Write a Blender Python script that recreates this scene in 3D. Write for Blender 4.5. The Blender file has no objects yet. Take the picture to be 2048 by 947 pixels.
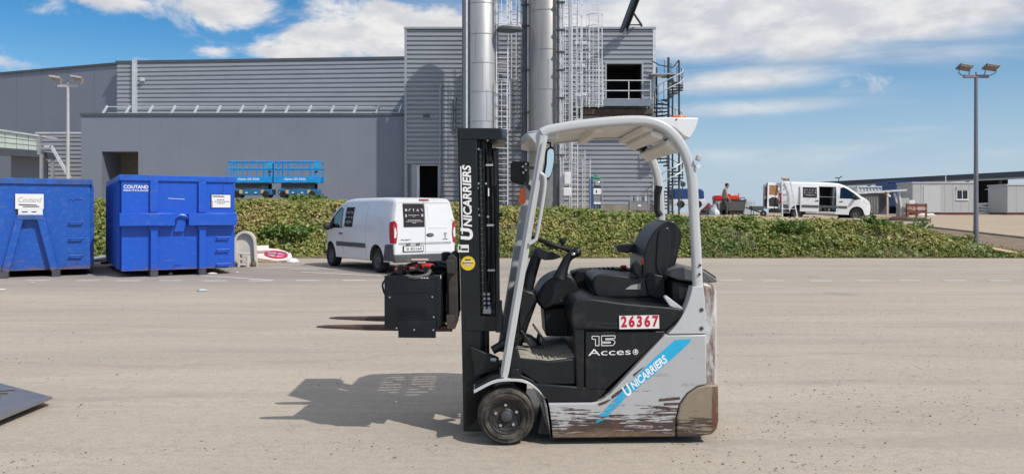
import bpy, bmesh, math, random
import numpy as np
from math import sin, cos, pi, sqrt, atan2
from mathutils import Vector, Matrix, noise as mnoise
RAD = math.radians
rng = random.Random(11)
sc = bpy.context.scene
col = sc.collection

# ------------------------------------------------------------------ camera, sky, sun, exposure
CAM_H, FPX, HORIZON = 1.55, 1550.0, 425.0
cam_data = bpy.data.cameras.new('camera')
cam = bpy.data.objects.new('camera', cam_data); col.objects.link(cam)
cam.location = (0, 0, CAM_H); cam.rotation_euler = (RAD(90), 0, 0)
cam_data.sensor_width = 36.0
cam_data.lens = 36.0 * FPX / 2048
cam_data.shift_y = -(473.5 - HORIZON) / 2048
cam_data.clip_start = 0.1; cam_data.clip_end = 6000
sc.camera = cam

SUN_DIR = Vector((1.48, -1.20, 2.05)).normalized()      # towards the sun
world = bpy.data.worlds.new('World'); sc.world = world
world.use_nodes = True
def build_world():
    nt = world.node_tree; N = nt.nodes; L = nt.links; N.clear()
    out = N.new('ShaderNodeOutputWorld'); bg = N.new('ShaderNodeBackground')
    bg.inputs['Strength'].default_value = 0.10
    L.new(bg.outputs[0], out.inputs[0])
    sky = N.new('ShaderNodeTexSky'); sky.sky_type = 'NISHITA'; sky.sun_disc = False
    sky.sun_elevation = math.asin(SUN_DIR.z); sky.sun_rotation = atan2(SUN_DIR.x, SUN_DIR.y)
    sky.air_density = 1.0; sky.dust_density = 0.3; sky.ozone_density = 2.0; sky.altitude = 60
    hs = N.new('ShaderNodeHueSaturation'); hs.inputs['Saturation'].default_value = 1.5
    hs.inputs['Value'].default_value = 1.08
    L.new(sky.outputs[0], hs.inputs['Color'])
    tc = N.new('ShaderNodeTexCoord'); sep = N.new('ShaderNodeSeparateXYZ')
    L.new(tc.outputs['Generated'], sep.inputs[0])
    def m(op, a, b=None, c=None):
        n = N.new('ShaderNodeMath'); n.operation = op
        for i, x in enumerate((a, b, c)):
            if x is None: continue
            if isinstance(x, (int, float)): n.inputs[i].default_value = x
            else: L.new(x, n.inputs[i])
        return n.outputs[0]
    az = m('ARCTAN2', sep.outputs[0], sep.outputs[1])
    el = m('ARCSINE', sep.outputs[2])
    def comb(x, y, z=0.0):
        n = N.new('ShaderNodeCombineXYZ')
        for i, q in enumerate((x, y, z)):
            if isinstance(q, (int, float)): n.inputs[i].default_value = q
            else: L.new(q, n.inputs[i])
        return n.outputs[0]
    def nz(vec, scale, detail=7, rough=0.58, dist=0.0):
        n = N.new('ShaderNodeTexNoise'); n.inputs['Scale'].default_value = scale
        n.inputs['Detail'].default_value = detail; n.inputs['Roughness'].default_value = rough
        n.inputs['Distortion'].default_value = dist
        L.new(vec, n.inputs['Vector']); return n.outputs[0]
    n1 = nz(comb(m('MULTIPLY', az, 1.0), m('MULTIPLY', el, 1.9), 3.1), 9.0, 9, 0.6, 0.3)
    n2 = nz(comb(m('MULTIPLY', az, 1.0), m('MULTIPLY', el, 5.5), 7.7), 4.0, 7, 0.55, 0.5)
    # (azimuth, elevation, half-widths, strength): where the day's clouds stand
    def P(px, py): return atan2(px - 1024, 1550), math.atan((425 - py) / math.hypot(1550, px - 1024))
    puffs = [(300,2,110,20,.95),(450,16,120,38,1.15),(560,44,60,30,.9),(650,66,110,52,1.15),(615,98,85,26,1.05),(560,90,50,20,.8),(800,40,110,36,1.1),(775,84,80,34,1.05),(900,55,80,60,.95),
             (30,128,50,13,.6),(430,106,36,11,.6),(95,14,45,22,.5),(280,118,30,7,.5)]
    soft = [(1560,36,420,54,1.5),(1290,40,190,50,1.2),(1880,46,190,44,.8),(1480,158,150,22,.9),(1720,182,80,12,.4),(1540,215,240,15,.7),(1250,160,90,40,.4),(1830,258,90,8,.35),
            (1980,320,220,60,.35),(1600,300,260,40,.3),(1100,10,90,40,.7)]
    def mask(lst):
        tot = None
        for px, py, rx, ry, a in lst:
            A, E = P(px, py)
            dx = m('MULTIPLY', m('SUBTRACT', az, A), FPX / rx); dy = m('MULTIPLY', m('SUBTRACT', el, E), FPX / ry)
            d = m('ADD', m('MULTIPLY', dx, dx), m('MULTIPLY', dy, dy))
            g = m('MULTIPLY', m('EXPONENT', m('MULTIPLY', d, -0.55)), a)
            tot = g if tot is None else m('MAXIMUM', tot, g)
        return tot
    def sm(x, lo, hi):
        n = N.new('ShaderNodeMapRange'); n.interpolation_type = 'SMOOTHSTEP'
        n.inputs['From Min'].default_value = lo; n.inputs['From Max'].default_value = hi
        L.new(x, n.inputs['Value']); return n.outputs[0]
    # cumulus: sharp edges; base noise makes some beyond the frame as well
    high = sm(el, 0.24, 0.50)  # extra cloud cover above the frame, added to lift and whiten the shadow fill
    c1 = sm(m('ADD', m('ADD', m('MULTIPLY', mask(puffs), 0.62), m('MULTIPLY', m('SUBTRACT', n1, 0.5), 1.9)), m('MULTIPLY', high, 0.50)), 0.22, 0.60)
    c2 = sm(m('ADD', m('MULTIPLY', mask(soft), 0.8), m('MULTIPLY', m('SUBTRACT', n2, 0.5), 1.0)), 0.12, 0.80)
    c2 = m('MULTIPLY', c2, 0.95)
    # whitish air low above the horizon
    side_w = m('MULTIPLY_ADD', sm(az, -0.75, 0.45), 0.75, 0.25)          # paler towards the sun's side
    low = m('MULTIPLY', m('MULTIPLY', m('SUBTRACT', 1.0, sm(el, -0.03, 0.27)), 0.9), side_w)
    wisp = m('MULTIPLY', sm(n2, 0.45, 0.8), 0.22)
    def mix(fac, a, b):
        n = N.new('ShaderNodeMix'); n.data_type = 'RGBA'
        L.new(fac, n.inputs[0])
        for i, q in ((6, a), (7, b)):
            if isinstance(q, tuple): n.inputs[i].default_value = q
            else: L.new(q, n.inputs[i])
        return n.outputs[2]
    # cloud tint: white tops, greyer where thick
    n3 = nz(comb(m('MULTIPLY', az, 1.0), m('MULTIPLY', el, 2.2), 12.0), 16.0, 5, 0.55)
    ccol = mix(sm(n3, 0.35, 0.68), (6.4, 6.5, 6.9, 1), (8.7, 8.6, 8.5, 1))
    base = mix(m('MAXIMUM', low, wisp), hs.outputs[0], (4.2, 5.5, 7.3, 1))
    c = mix(m('MAXIMUM', c1, c2), base, ccol)
    L.new(c, bg.inputs['Color'])
build_world()
sun_data = bpy.data.lights.new('sun', 'SUN'); sun = bpy.data.objects.new('sun', sun_data); col.objects.link(sun)
sun_data.energy = 3.75; sun_data.angle = RAD(0.55); sun_data.color = (1.0, 0.94, 0.85)
sun.rotation_euler = SUN_DIR.to_track_quat('Z', 'Y').to_euler(); sun.location = (20, -12, 30)
sc.view_settings.view_transform = 'Standard'; sc.view_settings.look = 'None'
sc.view_settings.exposure = 0.0; sc.view_settings.gamma = 1.0; sc.view_settings.use_curve_mapping = False
sc.render.engine = 'CYCLES'
sc.cycles.use_denoising = True; sc.cycles.max_bounces = 6; sc.cycles.transparent_max_bounces = 8
sc.cycles.use_adaptive_sampling = True; sc.cycles.adaptive_threshold = 0.015

# ------------------------------------------------------------------ mesh helpers
def V(*a): return Vector(a)
class MB:
    def __init__(s): s.v = []; s.f = []
    def add(s, vs, fs):
        o = len(s.v); s.v += [tuple(p) for p in vs]; s.f += [tuple(i + o for i in f) for f in fs]; return s
    def box(s, x0, x1, y0, y1, z0, z1):
        return s.add([(x0,y0,z0),(x1,y0,z0),(x1,y1,z0),(x0,y1,z0),(x0,y0,z1),(x1,y0,z1),(x1,y1,z1),(x0,y1,z1)],
                     [(0,3,2,1),(4,5,6,7),(0,1,5,4),(1,2,6,5),(2,3,7,6),(3,0,4,7)])
    def cbox(s, c, sx, sy, sz, rz=0, ry=0, rx=0):
        M = Matrix.Translation(c) @ Matrix.Rotation(rz, 4, 'Z') @ Matrix.Rotation(ry, 4, 'Y') @ Matrix.Rotation(rx, 4, 'X')
        vs = [M @ Vector((a*sx/2, b*sy/2, d*sz/2)) for d in (-1,1) for a, b in ((-1,-1),(1,-1),(1,1),(-1,1))]
        return s.add(vs, [(0,3,2,1),(4,5,6,7),(0,1,5,4),(1,2,6,5),(2,3,7,6),(3,0,4,7)])
    def bar(s, p0, p1, w, h, up=(0,0,1)):
        p0, p1 = Vector(p0), Vector(p1); d = (p1-p0).normalized(); up = Vector(up)
        if abs(d.dot(up)) > .98: up = Vector((0,1,0)) if abs(d.y) < .9 else Vector((1,0,0))
        sd = d.cross(up).normalized(); u = sd.cross(d)
        vs = [p + sd*a*w/2 + u*b*h/2 for p in (p0,p1) for a, b in ((-1,-1),(1,-1),(1,1),(-1,1))]
        return s.add(vs, [(0,3,2,1),(4,5,6,7),(0,1,5,4),(1,2,6,5),(2,3,7,6),(3,0,4,7)])
    def prism(s, poly, a, b, ax='y'):
        def p(u, w, t): return {'y': (u,t,w), 'z': (u,w,t), 'x': (t,u,w)}[ax]
        n = len(poly)
        return s.add([p(u,w,a) for u,w in poly] + [p(u,w,b) for u,w in poly],
                     [tuple(range(n))[::-1], tuple(range(n,2*n))] + [(i,(i+1)%n,(i+1)%n+n,i+n) for i in range(n)])
    def tube(s, pts, r, n=8, closed=False):
        pts = [Vector(p) for p in pts]; m = len(pts); rs = r if isinstance(r, (list,tuple)) else [r]*m
        vs, fs, up = [], [], None
        for i, p in enumerate(pts):
            a = pts[(i-1) % m] if (i or closed) else p; b = pts[(i+1) % m] if (i < m-1 or closed) else p
            d = (b-a).normalized()
            if up is None: up = Vector((0,0,1)) if abs(d.z) < .9 else Vector((1,0,0))
            up = (up - d*up.dot(d)).normalized(); sd = d.cross(up)
            vs += [p + (up*cos(2*pi*k/n) + sd*sin(2*pi*k/n))*rs[i] for k in range(n)]
        for i in range(m if closed else m-1):
            j = (i+1) % m
            fs += [(i*n+k, i*n+(k+1)%n, j*n+(k+1)%n, j*n+k) for k in range(n)]
        if not closed: fs += [tuple(range(n))[::-1], tuple(range((m-1)*n, m*n))]
        return s.add(vs, fs)
    def sweep(s, pts, prof, side=(0,1,0)):
        """closed profile [(a,b)] swept along pts: a along side, b along the in-plane normal"""
        pts = [Vector(p) for p in pts]; m = len(pts); n = len(prof); sd = Vector(side).normalized(); vs = []
        for i, p in enumerate(pts):
            d = (pts[min(i+1,m-1)] - pts[max(i-1,0)]).normalized(); nn = sd.cross(d).normalized()
            vs += [p + sd*a + nn*b for a, b in prof]
        fs = [(i*n+k, i*n+(k+1)%n, (i+1)*n+(k+1)%n, (i+1)*n+k) for i in range(m-1) for k in range(n)]
        return s.add(vs, fs + [tuple(range(n))[::-1], tuple(range((m-1)*n, m*n))])
    def lathe(s, prof, c=(0,0,0), ax='z', n=24, closed=False):
        """prof [(r, h)] about axis through c"""
        c = Vector(c); vs = []
        for r, h in prof:
            for k in range(n):
                a = 2*pi*k/n; u, w = r*cos(a), r*sin(a)
                vs.append(c + Vector({'z':(u,w,h),'y':(u,h,w),'x':(h,u,w)}[ax]))
        m = len(prof); fs = []
        for i in range(m if closed else m-1):
            j = (i+1) % m
            fs += [(i*n+k, i*n+(k+1)%n, j*n+(k+1)%n, j*n+k) for k in range(n)]
        if not closed:
            if prof[0][0] > 1e-6: fs.append(tuple(range(n))[::-1])
            if prof[-1][0] > 1e-6: fs.append(tuple(range((m-1)*n, m*n)))
        return s.add(vs, fs)
    def ball(s, c, rx, ry, rz, n=10, m=6):
        c = Vector(c); vs = []
        for i in range(m+1):
            t = pi*i/m
            vs += [c + Vector((rx*sin(t)*cos(2*pi*k/n), ry*sin(t)*sin(2*pi*k/n), rz*cos(t))) for k in range(n)]
        return s.add(vs, [(i*n+k, i*n+(k+1)%n, (i+1)*n+(k+1)%n, (i+1)*n+k) for i in range(m) for k in range(n)])
    def mesh(s, name, recalc=True, doubles=False):
        me = bpy.data.meshes.new(name); me.from_pydata(s.v, [], s.f)
        if recalc:
            bm = bmesh.new(); bm.from_mesh(me)
            if doubles: bmesh.ops.remove_doubles(bm, verts=bm.verts, dist=1e-5)
            bmesh.ops.recalc_face_normals(bm, faces=bm.faces)
            bm.to_mesh(me); bm.free()
        me.validate(); return me
    def build(s, name, mat, parent=None, bevel=0, seg=2, smooth=True, ang=38, w=False, label=None, recalc=True, sub=0):
        if w and parent is not None:
            Mi = parent['_m'] if False else mats_inv[parent.name]
            s.v = [tuple(Mi @ Vector(p)) for p in s.v]
        me = s.mesh(name, recalc)
        return obj(name, me, mat, parent, bevel, seg, smooth, ang, label, sub)
mats_inv = {}
def obj(name, me, mat, parent=None, bevel=0, seg=2, smooth=True, ang=38, label=None, sub=0):
    o = bpy.data.objects.new(name, me); col.objects.link(o)
    if mat is not None and not len(me.materials): me.materials.append(mat)
    if smooth and len(me.polygons):
        me.polygons.foreach_set('use_smooth', [True]*len(me.polygons)); me.set_sharp_from_angle(angle=RAD(ang))
    if parent is not None: o.parent = parent
    if bevel:
        b = o.modifiers.new('bevel', 'BEVEL'); b.width = bevel; b.segments = seg; b.limit_method = 'ANGLE'; b.angle_limit = RAD(30)
    if sub:
        d = o.modifiers.new('sub', 'SUBSURF'); d.levels = d.render_levels = sub
    if label: o['label'] = label
    return o
def thing(name, label, cat, loc=(0,0,0), rz=0, group=None, rot=None):
    o = bpy.data.objects.new(name, None); col.objects.link(o); o.empty_display_size = .2
    o.location = loc; o.rotation_euler = rot or (0,0,rz)
    mats_inv[o.name] = (Matrix.Translation(loc) @ o.rotation_euler.to_matrix().to_4x4()).inverted()
    return tag(o, label, cat, group)
def tag(o, label, cat, group=None):
    o['label'] = label; o['category'] = cat
    if group: o['group'] = group
    return o
def structure(o): o['kind'] = 'structure'; return o
def stuff(o): o['kind'] = 'stuff'; return o
def copy_tree(o, parent=None):
    c = o.copy(); col.objects.link(c)
    if parent is not None: c.parent = parent
    for ch in list(o.children): copy_tree(ch, c)
    return c
def W(px, py, Y): return Vector(((px-1024)/FPX*Y, Y, CAM_H-(py-HORIZON)/FPX*Y))
def WX(px, Y): return (px-1024)/FPX*Y
def WZ(py, Y): return CAM_H-(py-HORIZON)/FPX*Y
def lerp_table(t, x):
    if x <= t[0][0]: return t[0][1]
    for (a, b), (c, d) in zip(t, t[1:]):
        if x <= c: return b + (d-b)*(x-a)/(c-a)
    return t[-1][1]
def sstep(x, a, b):
    t = min(1, max(0, (x-a)/(b-a))); return t*t*(3-2*t)
def spline(pts, n=6):
    """Catmull-Rom through 2D/3D tuples"""
    out = []; P_ = [pts[0]] + list(pts) + [pts[-1]]
    for i in range(1, len(P_)-2):
        for k in range(n):
            t = k/n; p0, p1, p2, p3 = P_[i-1:i+3]
            out.append(tuple(.5*((2*b)+(c-a)*t+(2*a-5*b+4*c-d)*t*t+(-a+3*b-3*c+d)*t**3) for a,b,c,d in zip(p0,p1,p2,p3)))
    return out + [tuple(pts[-1])]
def text_mesh(txt, size, extrude=.0006, bold=0.0, shear=0.0, sx=1.0, align='CENTER', spacing=1.0):
    cu = bpy.data.curves.new('lettering', 'FONT'); cu.body = txt; cu.size = size; cu.extrude = extrude
    cu.offset = bold; cu.shear = shear; cu.align_x = align; cu.align_y = 'CENTER'; cu.space_character = spacing; cu.resolution_u = 4
    o = bpy.data.objects.new('lettering', cu); col.objects.link(o)
    dg = bpy.context.evaluated_depsgraph_get(); dg.update()
    me = bpy.data.meshes.new_from_object(o.evaluated_get(dg)); bpy.data.objects.remove(o); bpy.data.curves.remove(cu)
    if sx != 1.0: me.transform(Matrix.Diagonal((sx,1,1,1)))
    return me
def lettering(name, txt, mat, parent, M, size, **k):
    """M: matrix (parent space) whose x = reading direction, y = up of letters, z = towards the reader"""
    me = text_mesh(txt, size, **k); me.transform(M); me.materials.clear()
    return obj(name, me, mat, parent, smooth=False)
def frame(o, xd, yd):
    xd = Vector(xd).normalized(); yd = Vector(yd).normalized(); z = xd.cross(yd)
    return Matrix(((xd.x,yd.x,z.x,o[0]),(xd.y,yd.y,z.y,o[1]),(xd.z,yd.z,z.z,o[2]),(0,0,0,1)))
def bool_cut(o, cutters):
    """subtract MB shapes (list of (MB, material)) from object o, bake the result"""
    tmp = []
    for mb, mt in cutters:
        c = obj('cutter', mb.mesh('cutter'), mt, None, smooth=False); tmp.append(c)
        if o.parent is not None: c.matrix_world = Matrix.Identity(4)
        b = o.modifiers.new('b', 'BOOLEAN'); b.operation = 'DIFFERENCE'; b.object = c; b.solver = 'EXACT'; b.material_mode = 'TRANSFER'
    par = o.parent; o.parent = None; om = o.matrix_world.copy()
    dg = bpy.context.evaluated_depsgraph_get(); dg.update()
    me = bpy.data.meshes.new_from_object(o.evaluated_get(dg))
    o.modifiers.clear(); o.data = me; o.parent = par
    for c in tmp: bpy.data.objects.remove(c)
    me.polygons.foreach_set('use_smooth', [True]*len(me.polygons)); me.set_sharp_from_angle(angle=RAD(35))
    return o

# ------------------------------------------------------------------ materials
def mat(name, color, rough=.6, metal=0.0, var=.12, scale=3.0, bump=0.0, bscale=60.0, dirt=None, dscale=2.0, damt=.5, spec=.5, stretch=(1,1,1), coat=0.0, emit=None):
    m = bpy.data.materials.new(name); m.use_nodes = True
    nt = m.node_tree; N = nt.nodes; L = nt.links; b = N['Principled BSDF']
    b.inputs['Roughness'].default_value = rough; b.inputs['Metallic'].default_value = metal
    b.inputs['Specular IOR Level'].default_value = spec
    if coat: b.inputs['Coat Weight'].default_value = coat; b.inputs['Coat Roughness'].default_value = .15
    tc = N.new('ShaderNodeTexCoord'); mp = N.new('ShaderNodeMapping'); mp.inputs['Scale'].default_value = stretch
    L.new(tc.outputs['Object'], mp.inputs[0])
    def noise(sc_, det=5, rg=.6):
        n = N.new('ShaderNodeTexNoise'); n.inputs['Scale'].default_value = sc_; n.inputs['Detail'].default_value = det
        n.inputs['Roughness'].default_value = rg; L.new(mp.outputs[0], n.inputs['Vector']); return n
    c4 = tuple(color)+(1,)
    n1 = noise(scale)
    mr = N.new('ShaderNodeMapRange'); mr.inputs['From Min'].default_value = .3; mr.inputs['From Max'].default_value = .7
    mr.inputs['To Min'].default_value = 1-var; mr.inputs['To Max'].default_value = 1+var
    L.new(n1.outputs[0], mr.inputs[0])
    mul = N.new('ShaderNodeMix'); mul.data_type = 'RGBA'; mul.blend_type = 'MULTIPLY'; mul.inputs[0].default_value = 1
    mul.inputs[6].default_value = c4; L.new(mr.outputs[0], mul.inputs[7]); cout = mul.outputs[2]
    if dirt is not None:
        n2 = noise(dscale, 8, .68)
        r2 = N.new('ShaderNodeMapRange'); r2.inputs['From Min'].default_value = .62-.3*damt; r2.inputs['From Max'].default_value = .85-.3*damt
        r2.inputs['To Max'].default_value = min(1, .35+damt*.65)
        L.new(n2.outputs[0], r2.inputs[0])
        mx = N.new('ShaderNodeMix'); mx.data_type = 'RGBA'; L.new(r2.outputs[0], mx.inputs[0]); L.new(cout, mx.inputs[6])
        mx.inputs[7].default_value = tuple(dirt)+(1,); cout = mx.outputs[2]
        ra = N.new('ShaderNodeMapRange'); ra.inputs['To Min'].default_value = rough; ra.inputs['To Max'].default_value = min(1, rough+.3)
        L.new(r2.outputs[0], ra.inputs[0]); L.new(ra.outputs[0], b.inputs['Roughness'])
    L.new(cout, b.inputs['Base Color'])
    if bump:
        n3 = noise(bscale, 4, .6); bp = N.new('ShaderNodeBump'); bp.inputs['Strength'].default_value = bump; bp.inputs['Distance'].default_value = .01
        L.new(n3.outputs[0], bp.inputs['Height']); L.new(bp.outputs[0], b.inputs['Normal'])
    return m
def glass_mat(name, tint, clear=.5):
    m = bpy.data.materials.new(name); m.use_nodes = True
    nt = m.node_tree; N = nt.nodes; L = nt.links; N.remove(N['Principled BSDF'])
    o = N['Material Output']; t = N.new('ShaderNodeBsdfTransparent'); t.inputs[0].default_value = tuple(tint)+(1,)
    g = N.new('ShaderNodeBsdfGlossy'); g.inputs['Roughness'].default_value = .03; g.inputs['Color'].default_value = (.9,.95,1,1)
    lw = N.new('ShaderNodeLayerWeight'); pw = N.new('ShaderNodeMath'); pw.operation = 'POWER'; pw.inputs[1].default_value = 4.0; L.new(lw.outputs['Facing'], pw.inputs[0])
    fr = N.new('ShaderNodeMath'); fr.operation = 'MULTIPLY_ADD'; fr.inputs[1].default_value = .85; fr.inputs[2].default_value = .06; L.new(pw.outputs[0], fr.inputs[0])
    mx = N.new('ShaderNodeMixShader'); L.new(fr.outputs[0], mx.inputs[0]); L.new(t.outputs[0], mx.inputs[1]); L.new(g.outputs[0], mx.inputs[2])
    L.new(mx.outputs[0], o.inputs[0]); return m
WHITE = mat('white_paint', (.74,.75,.76), .35, var=.05, dirt=(.32,.27,.2), dscale=3, damt=.15, coat=.3)
VANW = mat('van_white', (.72,.73,.75), .3, var=.03, scale=1.5, dirt=(.42,.38,.32), dscale=1.3, damt=.22, coat=.5)
BLACKP = mat('black_plastic', (.010,.0105,.012), .5, spec=.35, var=.3, scale=8, dirt=(.07,.065,.055), dscale=7, damt=.12, bump=.08, bscale=220)
BLACKM = mat('black_metal', (.008,.011,.012), .4, spec=.4, var=.3, scale=5, dirt=(.06,.055,.047), dscale=6, damt=.12)
RUBBER = mat('rubber', (.016,.016,.016), .85, spec=.3, var=.3, scale=12, dirt=(.13,.115,.09), dscale=9, damt=.4, bump=.2, bscale=80)
STEEL = mat('galvanised', (.42,.44,.46), .5, .6, var=.15, scale=6)
GALVP = mat('galvanised_pale', (.62,.64,.66), .5, .35, var=.15, scale=4)
DARKST = mat('dark_steel', (.06,.065,.07), .5, .3, var=.3)
CHROME = mat('bright_steel', (.6,.6,.6), .3, .9, var=.1)
ORANGE = mat('orange_plastic', (.75,.13,.02), .35, var=.1)
RED = mat('red_plastic', (.55,.02,.015), .35, var=.15)
PAPER = mat('paper_white', (.78,.77,.76), .6, var=.03)
INK = mat('ink_black', (.02,.02,.022), .6, var=.1)
TEXTW = mat('lettering_white', (.82,.82,.82), .5, var=.03)
# ------------------------------------------------------------------ ground
def ground_mat(name, c1, c2, c3, asphalt=False):
    m = bpy.data.materials.new(name); m.use_nodes = True
    nt = m.node_tree; N = nt.nodes; L = nt.links; b = N['Principled BSDF']; b.inputs['Roughness'].default_value = .92
    b.inputs['Specular IOR Level'].default_value = .25
    tc = N.new('ShaderNodeTexCoord')
    def noise(s, det, rg, st=(1,1,1), dist=0):
        mp = N.new('ShaderNodeMapping'); mp.inputs['Scale'].default_value = st; L.new(tc.outputs['Object'], mp.inputs[0])
        n = N.new('ShaderNodeTexNoise'); n.inputs['Scale'].default_value = s; n.inputs['Detail'].default_value = det
        n.inputs['Roughness'].default_value = rg; n.inputs['Distortion'].default_value = dist
        L.new(mp.outputs[0], n.inputs['Vector']); return n.outputs[0]
    def rng_(x, a, b_, lo=0., hi=1.):
        r = N.new('ShaderNodeMapRange'); r.inputs['From Min'].default_value = a; r.inputs['From Max'].default_value = b_
        r.inputs['To Min'].default_value = lo; r.inputs['To Max'].default_value = hi; L.new(x, r.inputs[0]); return r.outputs[0]
    def mix(f, a, c, mode='MIX'):
        n = N.new('ShaderNodeMix'); n.data_type = 'RGBA'; n.blend_type = mode
        if isinstance(f, float): n.inputs[0].default_value = f
        else: L.new(f, n.inputs[0])
        for i, q in ((6, a), (7, c)):
            if isinstance(q, tuple): n.inputs[i].default_value = q+(1,)
            else: L.new(q, n.inputs[i])
        return n.outputs[2]
    def mth(op, a, c):
        n = N.new('ShaderNodeMath'); n.operation = op
        for i, q in enumerate((a, c)):
            if isinstance(q, (int, float)): n.inputs[i].default_value = q
            else: L.new(q, n.inputs[i])
        return n.outputs[0]
    cc = mix(rng_(noise(.35, 6, .6, (.5,1.4,1), .6), .34, .66), c1, c2)
    # tyre-drag streaks along the traffic direction
    cc = mix(rng_(noise(1.0, 6, .62, (.16,2.2,1), .4), .5, .78, 0, .55), cc, c3)
    cc = mix(rng_(noise(1.3, 7, .7, (.35,1.6,1), .5), .55, .8, 0, .4), cc, tuple(q*1.14 for q in c1))
    if asphalt:      # bare asphalt showing through the dust beside the parked van and the skips
        sp = N.new('ShaderNodeSeparateXYZ'); L.new(tc.outputs['Object'], sp.inputs[0])
        g = mth('MULTIPLY', rng_(sp.outputs[1], 14.5, 19.0), rng_(sp.outputs[1], 25.5, 22.5))
        g = mth('MULTIPLY', g, rng_(sp.outputs[0], 7.0, -3.0, .35, 1.0))
        n = noise(.55, 6, .65, (.45,1.3,1), .7)
        cc = mix(mth('MULTIPLY', g, rng_(n, .3, .62, .25, .9)), cc, (.235,.225,.215))
    tr = noise(.8, 5, .55, (.10,1.0,1), 1.2); cc = mix(rng_(tr, .56, .62, 0, .28), cc, (.27,.245,.22)); cc = mix(rng_(tr, .40, .36, 0, .30), cc, tuple(min(1,q*1.2) for q in c1))
    cc = mix(rng_(noise(3.2, 7, .72, (.7,1.2,1), .8), .57, .75, 0, .4), cc, (.33,.27,.225))
    wv = noise(.5, 3, .5, (1,1,1), 3.0); cr = rng_(wv, .495, .5); cr2 = rng_(wv, .505, .5); cc = mix(mth('MULTIPLY', mth('MULTIPLY', cr, cr2), .30), cc, (.2,.175,.15))
    if asphalt:
        sy = N.new('ShaderNodeSeparateXYZ'); L.new(tc.outputs['Object'], sy.inputs[0])
        yw = mth('ADD', sy.outputs[1], mth('MULTIPLY', noise(.22, 2, .4, (1,.2,1)), 2.6)); brk = rng_(noise(2.0, 5, .7, (.6,2.5,1)), .38, .62)
        for c_, st_ in ((8.1,.34),(9.55,.34),(12.2,.22),(13.7,.22),(16.2,.3),(17.5,.3)):     # tyre tracks
            dd_ = mth('ABSOLUTE', mth('SUBTRACT', yw, c_), 0); cc = mix(mth('MULTIPLY', mth('MULTIPLY', rng_(dd_, .16, .06), brk), st_), cc, (.24,.215,.19))
        vs_ = N.new('ShaderNodeTexVoronoi'); vs_.inputs['Scale'].default_value = .42; L.new(tc.outputs['Object'], vs_.inputs['Vector'])
        sd = mth('ADD', vs_.outputs['Distance'], mth('MULTIPLY', noise(3.5, 5, .6), .22)); cc = mix(rng_(sd, .26, .17, 0, .38), cc, (.19,.17,.15))      # old oil stains
    # grit
    sp0 = noise(13, 6, .75, (.8,1.2,1)); cc = mix(rng_(sp0, .5, .72, 0, .6), cc, tuple(q*.72 for q in c2)); cc = mix(rng_(sp0, .46, .28, 0, .55), cc, tuple(min(1,q*1.2) for q in c1))
    sp1 = noise(60, 4, .6); cc = mix(rng_(sp1, .4, .68, 0, .5), cc, tuple(q*.62 for q in c2))
    vo = N.new('ShaderNodeTexVoronoi'); vo.inputs['Scale'].default_value = 38; L.new(tc.outputs['Object'], vo.inputs['Vector'])
    dots = mth('MULTIPLY', rng_(vo.outputs['Distance'], .16, .08), rng_(noise(2.2, 4, .6, (.6,1.5,1)), .48, .66))
    cc = mix(mth('MULTIPLY', dots, .55), cc, (.13,.11,.09))
    L.new(cc, b.inputs['Base Color'])
    bp = N.new('ShaderNodeBump'); bp.inputs['Strength'].default_value = .35; bp.inputs['Distance'].default_value = .008
    h = mth('ADD', mth('MULTIPLY', sp1, .5), mth('MULTIPLY', noise(9, 6, .65, (.6,1.4,1)), 1.3))
    L.new(h, bp.inputs['Height']); L.new(bp.outputs[0], b.inputs['Normal'])
    return m
YARD = ground_mat('dusty_yard', (.475,.41,.345), (.405,.355,.30), (.33,.298,.262), True)
UPPER = ground_mat('dry_gravel', (.47,.38,.28), (.41,.33,.25), (.34,.27,.2))
SOIL = mat('dry_soil', (.13,.11,.065), .95, var=.4, scale=2.5, dirt=(.26,.21,.13), dscale=1.2, damt=.5, bump=.5, bscale=14)

BANK0, BANK1 = 26.7, 29.7
CREST = [(-60,1.85),(-9,1.85),(-4,1.75),(.5,1.56),(5.3,1.30),(7.5,1.06),(14,.98)]
PLAT = [(-60,2.0),(-8,2.0),(0,1.5),(8,1.45),(16,1.27)]
def ramp(Y): return 1.43*min(1, max(0, (Y-27.5)/34.))
def bank_w(X, Y):
    e0 = 13.6 + max(0, Y-30)*.42; e1 = 19.8 + max(0, Y-30)*.28
    return 1 - sstep(X, e0, max(e1, e0+2))
def terrain(X, Y):
    c = lerp_table(CREST, X); p = lerp_table(PLAT, X)
    if Y <= BANK1: h = c*sstep(Y, BANK0-.4, BANK1)**.8 if Y > BANK0-.4 else 0
    else: h = c + (p-c)*sstep(Y, BANK1, 33)
    h *= bank_w(X, Y)
    far = sstep(Y, 52, 62)
    h = h*(1-far) + max(h, 1.43)*far if X < 13 else h
    return max(h, ramp(Y))
def sheet(name, m, xs, ys, fz):
    nx, ny = len(xs), len(ys); mb = MB()
    mb.v = [(x, y, fz(x, y)) for y in ys for x in xs]
    mb.f = [(j*nx+i, j*nx+i+1, (j+1)*nx+i+1, (j+1)*nx+i) for j in range(ny-1) for i in range(nx-1)]
    return structure(mb.build(name, m, None, smooth=True, ang=180, recalc=False))
def fr(a, b, s): return [a + (b-a)*i/max(1, round((b-a)/s)) for i in range(max(1, round((b-a)/s))+1)]
yard = sheet('yard_ground', YARD, [-120,-60,-30,-15,0,15,30,60,120], [-40,-10,0,5,10,15,20,26.35], lambda x, y: 0)
xs_b = [-120,-80,-60,-45,-35] + fr(-30,24,.5) + [26,30,35,45,60,80,120]
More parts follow.
